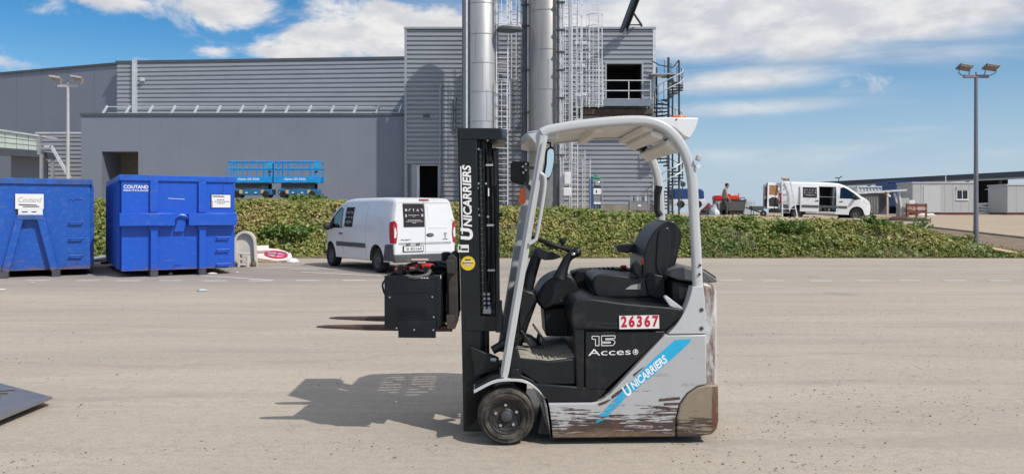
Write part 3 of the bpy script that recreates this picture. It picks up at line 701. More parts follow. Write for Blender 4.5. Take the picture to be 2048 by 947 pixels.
# --- silos
def silo_mat(name, tone):
    m = mat(name, tone, .42, .55, var=.10, scale=1.0, stretch=(2.5,2.5,.25), dirt=tuple(q*.6 for q in tone), dscale=1.2, damt=.3); return m
SILO = silo_mat('brushed_steel', (.42,.42,.425)); SILO2 = silo_mat('weathered_steel', (.37,.36,.345)); SKIRT = mat('skirt_grey', (.20,.205,.21), .6, .3, var=.12)
def silo(label, px, r, Y, rings, m, z1=13.2, skirt=None):
    X = WX(px,Y); t = thing('silo', label, 'silo', (X,Y,terrain(X,Y)))
    zb = 1.4-terrain(X,Y)
    MB().lathe([(r,zb if not skirt else skirt),(r,z1-1.5),(r*.6,z1-.5),(0,z1)], n=40).build('shell', m, t)
    if skirt: MB().lathe([(r+.012,zb),(r+.012,skirt)], n=40).build('skirt', SKIRT, t)
    for py in rings:
        z = WZ(py,Y-r)-terrain(X,Y); MB().lathe([(r-.01,z-.025),(r+.014,z-.02),(r+.014,z+.02),(r-.01,z+.025)], n=40).build('seam_ring', m, t)
    for py0, py1, a in ((118,178,-1.45),(240,262,-1.5),(60,118,-1.8),(178,240,-1.2)):
        z0, z1_ = WZ(py1,Y-r)-terrain(X,Y), WZ(py0,Y-r)-terrain(X,Y); q = r+.006
        MB().bar((q*cos(a),q*sin(a),z0),(q*cos(a),q*sin(a),z1_),.02,.012).build('seam', m, t)
    return t, X
s1, SX1 = silo('bright steel silo rising behind the forklift mast', 962, .95, 41.5, (4,66,124,182,241,300), SILO)
s2, SX2 = silo('duller grey steel silo with grey skirt behind the forklift guard', 1091, .90, 41.5, (18,97,177,258,326), SILO2, skirt=WZ(326,41)-1.5)
for px, r, m_ in ((927,.075,DTRIM),(933,.06,GALVP),(939,.05,DARKST),(942,.045,GALVP)):
    x = WX(px,40.7); MB().tube([(x,40.75,1.3),(x,40.75,14.2)], r, 8).build('riser_pipe', m_, s1, w=True)
x = WX(1049,41.5); pp = thing('vent_pipe', 'dark vertical pipe between the two silos', 'pipe', (x,41.5,1.5))
MB().tube([(x,41.5,1.3),(x,41.5,14.4)], .13, 12).build('duct', DTRIM, pp, w=True); MB().tube([(x+.19,41.45,1.3),(x+.19,41.45,14.4)], .06, 8).build('white_pipe', GALVP, pp, w=True)
for py in (10,52,140,225,300): MB().box(x-.16,x+.5,41.3,41.6,WZ(py,41.4)-.03,WZ(py,41.4)+.03).build('clamp', DARKST, pp, w=True)
def ladder(label, x, y, z0, z1, width=.42, cage=(), ang=0, m_=GALVP, hoop=.38, step=.28, feet=None):
    t = thing('caged_ladder' if cage else 'ladder', label, 'ladder', (x,y,z0), ang)
    for s in (-1,1): MB().bar((s*width/2,0,0),(s*width/2,0,z1-z0),.05,.05).build('stile', m_, t)
    rung = MB().tube([(-width/2,0,0),(width/2,0,0)], .018, 6).mesh('rung')
    k = 0
    while k*step < z1-z0-.1:
        o = obj('rung', rung, m_, t); o.location = (0,0,k*step+.1); k += 1
    for c0, c1 in cage:
        a_ = c0-z0
        hp = MB().tube([(hoop*1.05*cos(q), -hoop*.25-hoop*1.5*sin(q)*.75, 0) for q in [pi*i/10 for i in range(11)]], .022, 5).mesh('hoop')
        while a_ <= c1-z0+.01:
            o = obj('hoop', hp, m_, t); o.location = (0,0,a_); a_ += .62
        for q in (.0,.6,1.2,1.94,2.54,3.14):
            p = (hoop*1.05*cos(q), -hoop*.25-hoop*1.5*sin(q)*.75); MB().bar((p[0],p[1],c0-z0),(p[0],p[1],c1-z0),.03,.012).build('cage_strap', m_, t)
    return t
YL1 = 41.0
ladder('caged ladder on the right side of the bright silo', WX(1004,YL1), YL1, 1.5, 14.2, .62, [(WZ(260,YL1),WZ(164,YL1)),(WZ(52,YL1),13.9)], .25)
ladder('slim ladder beside the vent pipe with side hoops', WX(1028,42), 42, WZ(250,42), 14.2, .4, [(WZ(160,42),WZ(70,42)),(WZ(50,42),13.9)], .5)
pf = thing('ladder_platform', 'small round rest platform on the ladder beside the bright silo', 'platform', W(1018,56,40.9))
MB().prism([(.62*cos(q),.5*sin(q)-.1) for q in [2*pi*i/16 for i in range(16)]], -.06, .03, 'z').build('deck', STEEL, pf)
MB().prism([(.66*cos(q),.54*sin(q)-.1) for q in [2*pi*i/16 for i in range(16)]], -.18, -.06, 'z').build('toe_rim', DTRIM, pf)
ladder('dense caged ladder on the right of the grey silo', WX(1131,41), 41, 1.6, 14.2, .45, [(WZ(320,41),13.9)], .2, hoop=.34)
ladder('caged ladder with pipes left of the tower cage', WX(1149,42), 42, 1.6, 14.2, .36, [(WZ(240,42),13.9)], .4, hoop=.36)
ladder('tall white caged ladder rising above the tower roof', WX(1188,42.8), 42.8, WZ(216,42.8), WZ(4,42.8), .5, [(WZ(212,42.8),WZ(14,42.8))], .1, hoop=.42)
ladder('low ladder behind the blue cabinet', WX(1160,43), 43, 1.6, WZ(300,43), .55)
ladder('low grey ladder next to the blue cabinet', WX(1173,42.6), 42.6, 1.6, WZ(318,42.6), .42)
# caged platform grid between
cg = thing('mesh_cage', 'white mesh safety cage left of the tower opening', 'cage', (WX(1178,43.2),43.2,WZ(214,43.2)))
x0, x1, z0, z1 = WX(1152,43.2), WX(1206,43.2), WZ(213,43.2), WZ(127,43.2)
for k in range(9): x = x0+(x1-x0)*k/8; MB().bar((x,43.2,z0),(x,43.2,z1),.035,.035).build('upright', GALVP, cg, w=True)
for k in range(8): z = z0+(z1-z0)*k/7; MB().bar((x0,43.2,z),(x1,43.2,z),.03,.03).build('crossbar', GALVP, cg, w=True)
for py, px in ((88,1160),(133,1156),(190,1160),(243,1160)):
    o = thing('step_off_plate', {88:'highest',133:'second highest',190:'second lowest',243:'lowest'}[py]+' of the small pale rest plates on the ladders beside the grey silo', 'plate', W(px,py,42.2))
    MB().prism([(-.35,-.3),(.35,-.3),(.45,.3),(-.45,.3)], -.03, .03, 'z').build('plate', GALVP, o); MB().box(-.35,.35,-.32,-.302,-.08,.08).build('lip', GALVP, o)
vp = thing('pipe_bundle', 'bundle of slim vertical pipes on the grey silo', 'pipes', (WX(1120,40.6),40.6,1.5))
for px, r, m_ in ((1116,.04,DARKST),(1121,.045,GALVP),(1126,.035,GALVP),(1138,.03,STEEL),(1143,.03,GALVP)):
    x = WX(px,40.5); MB().tube([(x,40.5,1.4),(x,40.5,14.2)], r, 6).build('pipe', m_, vp, w=True)
for py in (5,60,104,140,196,250,310): MB().box(WX(1112,40.5),WX(1130,40.5),40.42,40.6,WZ(py,40.5)-.04,WZ(py,40.5)+.04).build('bracket', DARKST, vp, w=True)
for lab, px0, px1, py0, py1 in (('upper white electrical box on the silo pipes',1128,1141,344,369),('lower white electrical box on the silo pipes',1126,1142,375,392)):
    b = thing('electrical_box', lab, 'electrical box', W((px0+px1)/2,py1,40.3))
    w_, h_ = (px1-px0)/FPX*40.3, (py1-py0)/FPX*40.3
    MB().box(-w_/2,w_/2,-.1,.1,0,h_).build('housing', PAPER, b, bevel=.015); MB().box(-w_/2+.03,w_/2-.03,-.125,-.101,.03,h_-.03).build('lid', WHITE, b, bevel=.01)

def fit_text(name, txt, m, parent, M, length, height, **k):
    me = text_mesh(txt, 1.0, **k); xs = [v.co.x for v in me.vertices]; ys = [v.co.y for v in me.vertices]
    cx, cy = (min(xs)+max(xs))/2, (min(ys)+max(ys))/2; sx, sy = length/(max(xs)-min(xs)), height/(max(ys)-min(ys))
    me.transform(Matrix.Diagonal((sx,sy,1,1)) @ Matrix.Translation((-cx,-cy,0))); me.transform(M); me.materials.clear()
    return obj(name, me, m, parent, smooth=False)
# ------------------------------------------------------------------ the forklift
TL, TY = (0.40, 5.70), RAD(2.2)
fk = thing('forklift', 'small grey and black electric forklift parked side-on with raised forks', 'forklift', (TL[0], TL[1], 0), TY)
HWID = .53
def q(px, py, d=0.0):
    """local (x, z) on the plane d metres in from the near side, seen at a photo point"""
    k = (px-1024)/FPX; c, s = cos(TY), sin(TY); yl = d-HWID
    x = (k*(TL[1]+c*yl) - TL[0] + s*yl)/(c - k*s)
    Y = TL[1] + s*x + c*yl
    return x, CAM_H-(py-HORIZON)/FPX*Y
def q3(px, py, d=0.0): x, z = q(px,py,d); return Vector((x, d-HWID, z))
def poly(pts, d=0.0): return [q(a,b,d) for a,b in pts]
def pr(name, pts, d0, d1, m, parent=None, bevel=.006, ref=None, **k):
    return MB().prism(poly(pts, d0 if ref is None else ref), d0-HWID, d1-HWID).build(name, m, parent or fk, bevel=bevel, **k)
# worn light-grey paint with scraped, rusty lower edge
def scraped(name, base, zlo, zhi, rust=True, bl=None, chips=.21, dust=.45):
    m = bpy.data.materials.new(name); m.use_nodes = True; N = m.node_tree.nodes; L = m.node_tree.links; b = N['Principled BSDF']
    b.inputs['Coat Weight'].default_value = .25; b.inputs['Coat Roughness'].default_value = .3
    tc = N.new('ShaderNodeTexCoord'); sp = N.new('ShaderNodeSeparateXYZ'); L.new(tc.outputs['Object'], sp.inputs[0])
    def noise(s, st, det=6, rg=.65, off=(0,0,0)):
        mp = N.new('ShaderNodeMapping'); mp.inputs['Scale'].default_value = st; mp.inputs['Location'].default_value = off; L.new(tc.outputs['Object'], mp.inputs[0])
        n = N.new('ShaderNodeTexNoise'); n.inputs['Scale'].default_value = s; n.inputs['Detail'].default_value = det; n.inputs['Roughness'].default_value = rg
        L.new(mp.outputs[0], n.inputs['Vector']); return n.outputs[0]
    def rg_(x, a, c, lo=0., hi=1.):
        r = N.new('ShaderNodeMapRange'); r.inputs['From Min'].default_value = a; r.inputs['From Max'].default_value = c
        r.inputs['To Min'].default_value = lo; r.inputs['To Max'].default_value = hi; L.new(x, r.inputs[0]); return r.outputs[0]
    def mth(op, a, c):
        n = N.new('ShaderNodeMath'); n.operation = op
        for i, w_ in enumerate((a, c)):
            if isinstance(w_, (int,float)): n.inputs[i].default_value = w_
            else: L.new(w_, n.inputs[i])
        return n.outputs[0]
    def mix(f, a, c):
        n = N.new('ShaderNodeMix'); n.data_type = 'RGBA'; L.new(f, n.inputs[0])
        for i, w_ in ((6,a),(7,c)):
            if isinstance(w_, tuple): n.inputs[i].default_value = w_+(1,)
            else: L.new(w_, n.inputs[i])
        return n.outputs[2]
    z = sp.outputs[2]
    low = rg_(z, zhi, zlo)                                 # 0 above .. 1 at the bottom edge
    streak = mth('ADD', mth('MULTIPLY', noise(3.2, (1.3,1,19), 8, .72), .72), mth('MULTIPLY', noise(7, (1,1,1.4), 4, .6, (2,8,5)), .29))                  # long horizontal scrapes
    cc = mix(rg_(noise(3,(1,1,1)), .3, .7, 0, .25), base, tuple(v*.86 for v in base))
    cc = mix(mth('MULTIPLY', rg_(noise(7,(1,1,1.5),6,.7,(3,1,2)), .52, .75), dust), cc, (.42,.36,.29))       # dust
    chip = rg_(mth('ADD', streak, mth('MULTIPLY', rg_(z, zhi+.02, zlo+.25*(zhi-zlo)), chips)), .655, .675)
    cc = mix(chip, cc, (.06,.038,.034))
    grime = rg_(mth('ADD', noise(4,(.6,1,3),6,.65,(9,0,0)), mth('MULTIPLY', rg_(z, zlo+.22*(zhi-zlo), zlo), .40)), .62, .78)
    cc = mix(mth('MULTIPLY', grime, .85), cc, (.17,.115,.065))
    if rust:
        rs = rg_(mth('ADD', noise(9,(1,1,.5),6,.7,(5,5,0)), mth('MULTIPLY', low, .22)), .68, .8)
        cc = mix(mth('MULTIPLY', rs, .55), cc, (.13,.06,.035))
    if bl is not None:                                       # rust run along a vertical edge
        ed = rg_(sp.outputs[0], bl-.012, bl) if name != 'counterweight_paint' else rg_(sp.outputs[0], bl+.035, bl); nn = noise(6,(1,1,.35),6,.75,(1,7,3))
        e2 = rg_(mth('ADD', nn, mth('MULTIPLY', ed, .16)), .54, .68); cc = mix(mth('MULTIPLY', mth('MULTIPLY', e2, ed), .9), cc, (.12,.05,.025))
    L.new(cc, b.inputs['Base Color'])
    L.new(rg_(mth('MAXIMUM', chip, grime), 0, 1, .38, .85), b.inputs['Roughness'])
    bp = N.new('ShaderNodeBump'); bp.inputs['Strength'].default_value = .4; bp.inputs['Distance'].default_value = .003; bp.invert = True
    L.new(chip, bp.inputs['Height']); L.new(bp.outputs[0], b.inputs['Normal'])
    return m
zb, zh = q(1200,875)[1], q(1200,770)[1]
BODYG = scraped('worn_grey_paint', (.44,.445,.46), zb, zh)
CWT = scraped('counterweight_paint', (.55,.56,.56), .08, .55, bl=q(1425,700,.05)[0], chips=.14)
GUARD = mat('guard_grey', (.50,.51,.52), .38, var=.05, dirt=(.3,.26,.2), dscale=9, damt=.16, coat=.2)
CREAM = mat('cream_slat', (.74,.71,.64), .5, var=.08, dirt=(.35,.3,.22), dscale=5, damt=.25)
COVER = scraped('steer_cover_paint', (.25,.205,.145), .0, .40, bl=q(1424,800)[0], chips=.165)
PLAST = mat('charcoal_plastic', (.009,.010,.012), .42, spec=.4, var=.2, scale=6, dirt=(.075,.07,.062), dscale=5, damt=.24, bump=.1, bscale=260)
VINYL = mat('seat_vinyl', (.010,.011,.013), .32, var=.25, scale=7, dirt=(.05,.047,.042), dscale=6, damt=.12, bump=.15, bscale=14)
MAT_ = mat('dusty_floor_mat', (.30,.28,.24), .9, var=.35, scale=9, dirt=(.45,.42,.36), dscale=5, damt=.5)
FORKM = mat('fork_steel', (.09,.052,.042), .6, .3, var=.35, scale=10, dirt=(.14,.08,.05), dscale=8, damt=.4)
CARR = mat('carriage_paint', (.035,.03,.027), .7, var=.4, scale=8, dirt=(.11,.08,.055), dscale=6, damt=.4)

# lower body
side = [(1086,806),(1185,805),(1203,801),(1222,786),(1330,669),(1413,668),(1414,768),(1395,772),(1374,786),(1359,806),(1352,834),(1351,873),(1101,876),(1094,838)]
pr('side_panel', side, 0, .07, BODYG, bevel=.012, seg=3)
pr('side_panel', side, .99, 1.06, BODYG, ref=0, bevel=.012)
pr('chassis', [(1104,868),(1102,812),(1205,800),(1330,690),(1405,690),(1405,862)], .075, .985, BLACKM, ref=0, bevel=0)
pr('step_plate', [(1066,766),(1215,777),(1196,801),(1183,803),(1092,803)], .012, .20, PLAST, bevel=.012)
pr('step_plate', [(1066,766),(1215,777),(1196,801),(1183,803),(1092,803)], .86, 1.048, PLAST, ref=0, bevel=.012)
# battery compartment and hood
pr('battery_door', [(1171,663),(1331,662),(1327,670),(1212,778),(1171,778)], .008, .03, PLAST, bevel=.006)
pr('front_post_panel', [(1147,640),(1169.5,655),(1169.5,778),(1153,778)], .012, .10, PLAST, bevel=.012)
pr('battery_case', [(1152,655),(1340,655),(1335,672),(1215,778),(1152,778)], .05, 1.01, BLACKM, ref=0, bevel=.01)
hood = spline([(1147,658),(1143,630),(1146,608),(1158,599),(1185,597),(1250,606),(1330,613),(1364,618),(1364,630),(1347,647),(1331,660)], 3)
pr('hood', hood, 0.0, 1.06, PLAST, bevel=.03, seg=4)
pr('hood_groove', [(1198,644.5),(1236,645.5),(1236,648),(1198,647)], -.002, .004, INK, bevel=0)
pr('hood_groove', [(1198,653),(1236,654),(1236,656),(1198,655)], -.002, .004, INK, bevel=0)
pr('trim_strip', [(1229,618.5),(1290,617.5),(1290,621),(1229,622)], .004, .02, mat('pale_trim',(.42,.38,.32),.6,var=.3,scale=30), bevel=0)
# rear corner posts
up = spline([(1336,668),(1352,650),(1366,628),(1378,600),(1385,573)], 4) + [(1407,571),(1410,600),(1413,667)]
cp = pr('corner_post', up, -.003, .10, GUARD, bevel=.012, seg=3)
pr('corner_post', up, .96, 1.063, GUARD, ref=0, bevel=.012)
for py in (619,656):
    c = q3(1403,py,-.004); MB().lathe([(.013,-.004),(.013,.002),(.007,.003),(.006,.012),(0,.012)], c, 'y', 16).build('bolt', DARKST, cp)
# counterweight: rounded in plan
plan = [(1418,.015),(1427,.02),(1433,.045),(1437,.09),(1440,.16),(1443,.28),(1446,.42),(1447,.53)]
pts = [(q(a,700,.05)[0], d-HWID) for a,d in plan]; pts = pts + [(x,-y) for x,y in pts[::-1][1:]]
x_in = q(1404,700)[0]
mb = MB(); zc = [.075,.10,.16,.9,1.02,1.06,1.075]; off = [.05,.02,0,0,.004,.02,.06]; full = [(x_in,pts[0][1])]+pts+[(x_in,pts[-1][1])]; n = len(full)
for z, o_ in zip(zc, off):
    mb.v += [(x_in if i in (0,n-1) else x-o_*(1.0 if 2 <= i <= n-3 else .5), y*(1-o_*.35), z) for i,(x,y) in enumerate(full)]
mb.f = [(j*n+i, j*n+(i+1)%n, (j+1)*n+(i+1)%n, (j+1)*n+i) for j in range(len(zc)-1) for i in range(n)] + [tuple(range(n))[::-1], tuple(range((len(zc)-1)*n, len(zc)*n))]
mb.build('counterweight', CWT, fk, ang=50)
pr('counterweight_gap', [(1411,575),(1418,577),(1418,868),(1411,868)], .02, .06, INK, bevel=0)
pr('steer_cover', [(1354,873),(1354,836),(1361,808),(1376,788),(1396,774),(1416,769),(1437,769),(1438,840),(1434,858),(1424,868),(1390,873)], -.006, .05, COVER, bevel=.012, seg=3)
pr('rear_deck', [(1345,562),(1360,562),(1400,568),(1425,572),(1425,580),(1410,595),(1368,622),(1345,612)], .16, .90, PLAST, bevel=.025, ref=.16)
pr('rear_cover', [(1338,552),(1345,541),(1368,533),(1408,540),(1432,556),(1436,564),(1400,566),(1360,560)], .13, .93, mat('dusty_grey_cover',(.10,.105,.11),.5,var=.15,dirt=(.24,.23,.21),dscale=6,damt=.35), bevel=.012, ref=.13)
for y0 in (.20,.30): pr('rear_deck_ridge', [(1366,532.5),(1410,538.5),(1433,554),(1431,556),(1408,541.5),(1366,535)], y0, y0+.03, BLACKP, bevel=.002, ref=y0)
pr('guard_gusset', [(1340,612),(1328,594),(1332,590),(1367,616),(1366,622)], .03, .07, GUARD, bevel=.004)
# floor and pedals
pr('floor', [(1036,716),(1098,722),(1151,716),(1151,768),(1078,768),(1044,745)], .03, 1.03, BLACKM, bevel=.008)
pr('floor_mat', [(1036,713),(1098,719.5),(1151,713),(1151,716),(1098,722),(1036,716)], .06, 1.0, MAT_, bevel=.003)
for k in range(7):
    x = 1062+k*12; pr('mat_rib', [(x,714.6),(x+3,714.6),(x+3,719),(x,719)], .08, .62, MAT_, bevel=.002)
MB().bar(q3(1066,648,.45), q3(1090,682,.45), .08, .014, (0,0,1)).build('pedal', DARKST, fk, bevel=.004)
MB().bar(q3(1078,668,.45), q3(1074,690,.5), .02, .02).build('pedal_arm', DARKST, fk)
MB().bar(q3(1040,660,.3), q3(1062,690,.35), .05, .014).build('pedal', DARKST, fk, bevel=.004)
MB().tube([q3(1036,664,.35), q3(1062,672,.4), q3(1080,688,.5)], .012, 8).build('brake_line', BLACKP, fk)
# front cowl and dash
pr('front_cowl', [(1020,755),(1024,640),(1034,574),(1066,582),(1076,600),(1058,650),(1042,700),(1042,757)], .50, .98, PLAST, bevel=.02, ref=.5)
pr('cowl_side', [(1036,690),(1040,576),(1068,584),(1074,600),(1050,645)], .30, .50, PLAST, bevel=.015, ref=.3)
pr('pillar_foot', [(1018,758),(1022,700),(1034,690),(1042,720),(1046,757)], .02, .16, PLAST, bevel=.012)
pr('pillar_foot_cap', [(1020,758),(1022,738),(1038,736),(1042,757)], -.004, .1, BLACKP, bevel=.008)
dash_ = spline([(1070,600),(1084,572),(1102,556),(1122,548),(1140,549),(1152,562),(1158,582),(1155,604),(1142,612),(1112,612),(1088,622)], 3)
dp = pr('dash_pod', dash_, .50, .96, PLAST, bevel=.03, seg=4, ref=.5)
for px in (1122,1138): MB().lathe([(.008,-.004),(.008,.006),(0,.006)], q3(px,600,.497), 'y', 12).build('screw', DARKST, dp)
pr('knee_panel', [(1088,618),(1148,612),(1150,672),(1092,672)], .55, .93, BLACKP, bevel=.01, ref=.55)
MB().tube([q3(1052,590,.53), q3(1062,548,.53), q3(1072,515,.53), q3(1080,502,.53)], [.045,.042,.04,.045], 12).build('steering_column', PLAST, fk)
pr('column_cover', spline([(1066,512),(1070,499),(1082,496),(1104,505),(1122,510),(1112,518),(1090,520)],3), .46, .60, PLAST, bevel=.015, ref=.46)
c_, ux = (q3(1070,476,.53)+q3(1142,501,.53))/2, (q3(1142,501,.53)-q3(1070,476,.53)).normalized(); rr = .155
ring = [c_ + ux*rr*cos(2*pi*k/32) + Vector((0,1,0))*rr*sin(2*pi*k/32) for k in range(32)]
sw = MB().tube(ring, .016, 10, closed=True).build('steering_wheel', BLACKP, fk)
nrm_ = ux.cross(Vector((0,1,0))); nrm_ = nrm_ if nrm_.z > 0 else -nrm_
MB().tube([c_-nrm_*.03, c_+nrm_*.01], .045, 14).bar(c_-ux*.15, c_+ux*.15, .03, .014, nrm_).bar(c_, c_+Vector((0,.15,0)), .03, .014, nrm_).build('spoke_hub', BLACKP, sw)
kb = c_ + ux*.06 - Vector((0,.13,0)); MB().lathe([(.012,0),(.012,.03),(.024,.04),(.026,.06),(.015,.07),(0,.07)], kb, 'z', 14).build('spinner_knob', BLACKP, sw)
# finger-tip control arm
arm = spline([(1120,556,0),(1127,535,0),(1136,516,0),(1150,505,0),(1161,501,0)], 4)
MB().tube([q3(a,b,.40) for a,b,_ in arm], [.055,.05,.045,.04,.036,.034,.032,.031,.03,.03,.031,.032,.034,.036,.034,.03,.022][:len(arm)], 12).build('control_arm', PLAST, fk)
MB().ball(q3(1147,508,.36), .016,.008,.012).build('control_button', CHROME, fk); MB().ball(q3(1156,504,.36), .012,.008,.010).build('control_button', DARKST, fk)
# far console with the red emergency button
pr('side_console', [(1142,544),(1165,538),(1240,536),(1300,540),(1330,545),(1330,600),(1160,600)], .84, 1.02, PLAST, bevel=.02, ref=.84)
b_ = q3(1247,537,.88); MB().lathe([(.022,0),(.026,.008),(.026,.022),(.018,.028),(0,.03)], b_, 'z', 16).build('emergency_button', RED, fk, label='red emergency stop button')
MB().lathe([(.034,-.01),(.036,.004),(.02,.004),(.02,0)], b_, 'z', 16).build('button_collar', BLACKP, fk)
for k in range(6):
    c = q3(1180+k*9,540.5-.4*k,.86); MB().cbox(c+Vector((0,0,.006)), .02,.03,.03, ry=.3).build('switch', BLACKP, fk, bevel=.003)
# seat
st = pr('seat_base', [(1180,612),(1184,592),(1330,592),(1345,612)], .30, .78, BLACKP, bevel=.01, ref=.3)
pr('seat_cushion', spline([(1188,588),(1186,562),(1194,550),(1215,547),(1260,552),(1310,556),(1330,562),(1332,580),(1320,594),(1200,596)],3), .29, .79, VINYL, bevel=.05, seg=5, ref=.29)
pr('seat_label', [(1250,578),(1262,570),(1281,566),(1281,578)], .286, .292, mat('grey_label',(.38,.38,.36),.6), bevel=0, ref=.29)
back = spline([(1286,560),(1284,530),(1290,500),(1302,472),(1318,452),(1338,441),(1352,445),(1358,462),(1352,500),(1341,545),(1335,562)], 3)
bk = pr('seat_back', back, .31, .77, VINYL, bevel=.06, seg=5, ref=.31)
pr('seat_back_wing', spline([(1312,530),(1316,470),(1326,456),(1340,458),(1341,500),(1336,540),(1330,552),(1316,548)],3), .295, .36, VINYL, bk, bevel=.02, seg=3, ref=.295)
pr('seat_back_shell', spline([(1338,462),(1352,450),(1364,466),(1358,500),(1346,545),(1338,552),(1334,540)],3), .33, .75, BLACKP, bk, bevel=.015, ref=.33)
ar = pr('armrest', spline([(1233,497),(1236,490),(1255,488),(1290,487),(1294,495),(1290,503),(1250,505),(1236,503)],3), .70, .79, VINYL, bevel=.015, seg=3, ref=.7)
pr('seat_hinge', [(1300,545),(1330,552),(1332,590),(1318,600),(1296,590),(1290,560)], .272, .30, BLACKP, bevel=.01, ref=.272)
pr('belt_buckle', [(1264,528),(1276,520),(1284,532),(1280,556),(1270,548)], .26, .30, BLACKP, bevel=.008, ref=.26)
pr('buckle_tab', [(1284,516),(1288,515),(1288,528),(1284,530)], .26, .28, RED, bevel=.002, ref=.26)
# overhead guard: two bent side rails
rail = spline([(1006,756),(1045,520),(1084,285)],4)[:-1]
top = spline([(1084,266),(1100,259),(1150,250),(1215,243),(1270,240),(1305,243),(1335,256),(1360,282),(1378,318),(1387,360),(1391,430),(1395,500),(1398,573)], 5)
def rprof(a, b, r=.012, n=3):
    out = []
    for sx, sy, a0 in ((1,1,0),(-1,1,90),(-1,-1,180),(1,-1,270)):
        for k in range(n+1):
            t = RAD(a0+90*k/n); out.append((sx*(a/2-r)+r*cos(t), sy*(b/2-r)+r*sin(t)))
    return out
def guard_rail(d, name):
    c = d+.035
    r = MB().sweep([(q(a,b)[0], c-HWID, q(a,b)[1]) for a,b in top], rprof(.062,.068,.026,5)).build(name, GUARD, fk, ang=60); return r
for d in (.0,.985):
    gr = guard_rail(d,'guard_rail')
    pl_ = MB().sweep([(q(a,b)[0], d+.035-HWID, q(a,b)[1]) for a,b in spline([(1008,756),(1047,520),(1088,270)],4)], rprof(.055,.056,.012)).build('guard_pillar', GUARD, fk, ang=60)
    if d == 0:
        MB().sweep([(q(a,b)[0], -.004-HWID, q(a,b)[1]) for a,b in spline([(1007,752),(1046,520),(1087,285)],4)], rprof(.012,.02,.005)).build('pillar_ridge', GUARD, pl_, ang=60)
        for px,py in ((1399,548),(1400,530)):
            MB().lathe([(.009,-.003),(.009,.004),(0,.004)], q3(px,py,-.002), 'y', 12).build('bolt', DARKST, gr)
        MB().cbox(q3(1391,316,.0)+Vector((.02,0,0)), .03,.05,.035, ry=.3).build('rail_clip', GUARD, gr, bevel=.004); MB().lathe([(.016,-.01),(.016,.012),(.008,.016),(0,.016)], q3(1396,332,.0), 'y', 12).build('rail_clip', WHITE, gr)
# front header
x0,z0 = q(1086,262); x1,z1 = q(1056,266)
hd = [(x0+.02,-HWID+.02),(x0-.03,-HWID+.03),(x1,-HWID+.14),(x1-.02,0),(x1,HWID-.14),(x0-.03,HWID-.03),(x0+.02,HWID-.02)]
MB().prism(hd+[(x0+.09,HWID-.06),(x0+.09,-HWID+.06)], z0-.055, z0+.012, 'z').build('guard_header', GUARD, fk, bevel=.015, seg=3)
pr('header_gusset', [(1055,268),(1086,262),(1092,285),(1080,300),(1066,280)], .035, .06, GUARD, bevel=.004)
# roof slats and crossbars follow the rail
def rail_z(x):
    P_ = [q(a,b) for a,b in top]
    for (a,b),(c,d) in zip(P_,P_[1:]):
        if a <= x <= c: return b+(d-b)*(x-a)/(c-a+1e-9)
    return P_[0][1]
xs = [q(p_,250)[0] for p_ in range(1095,1306,15)]
nsl = 9
for k in range(nsl):
    y = -HWID+.115+(2*HWID-.23)*k/(nsl-1)
    MB().sweep([(x,y,rail_z(x)-.012) for x in xs], rprof(.074,.012,.004,2)).build('roof_slat', CREAM, fk, ang=60)
for px, w_ in ((1200,.06),(1300,.07),(1112,.05)):
    x = q(px,250)[0]; z = rail_z(x); MB().box(x-w_/2,x+w_/2,-HWID+.07,HWID-.07,z-.062,z-.024).build('crossbar', CREAM, fk, bevel=.006)
x, z = q(1352,290); MB().bar((x,-HWID+.06,z),(x,HWID-.06,z),.10,.05,(.6,0,1)).build('crossbar', CREAM, fk, bevel=.01)
x, z = q(1318,268); MB().bar((x,-HWID+.06,z),(x,HWID-.06,z),.09,.04,(.35,0,1)).build('crossbar', CREAM, fk, bevel=.01)
pr('clear_roof_sheet', [(1092,256.5),(1150,246.5),(1215,239),(1280,236),(1281,234.2),(1215,237.2),(1150,244.7),(1092,254.7)], .05, 1.0, glass_mat('clear_sheet',(.93,.95,.94)), bevel=0)
vs_ = pr('rear_visor', [(1286,237),(1300,234.5),(1397,235.5),(1397,238),(1391,257),(1380,277),(1370,273),(1352,258),(1330,246),(1306,240)], .09, .97, WHITE, bevel=.006, ref=.09)
MB().lathe([(.006,-.003),(.006,.004),(0,.004)], q3(1353,238.5,.088), 'y', 10).build('bolt', DARKST, vs_)
bc = q3(1357,236,.55); MB().lathe([(.055,0),(.06,.008),(.055,.018),(.03,.026),(0,.028)], bc+Vector((0,0,-.008)), 'z', 20).build('beacon', ORANGE, fk, label='flat orange beacon on the roof')
pr('speaker_box', [(1275,287),(1292,281),(1296,300),(1293,306),(1276,296)], .80, .92, BLACKP, bevel=.008, ref=.8)
MB().lathe([(.0,-.05),(.05,-.045),(.062,0),(.055,.045),(0,.06)], q3(1342,291,.55), 'x', 20).build('work_lamp', BLACKP, fk)
MB().bar(q3(1342,278,.55), q3(1342,291,.55), .02,.02).build('lamp_bracket', DARKST, fk)
# belt reel handle on the far pillar
MB().tube([q3(1318,372,.92), q3(1314,392,.92), q3(1314,420,.92), q3(1320,432,.92)], [.03,.026,.024,.03], 8).build('grab_grip', BLACKP, fk)
MB().lathe([(.02,-.02),(.022,0),(.012,.012),(0,.012)], q3(1302,311,.95), 'y', 12).build('coat_hook', BLACKP, fk)
# grab handle on the near pillar
hp = [(1080,346),(1088,352),(1090,366),(1086,400),(1074,470),(1069,481),(1058,488)]
MB().tube([q3(a,b,-.0) for a,b in spline(hp,4)], .0125, 10).build('grab_handle', GUARD, fk)
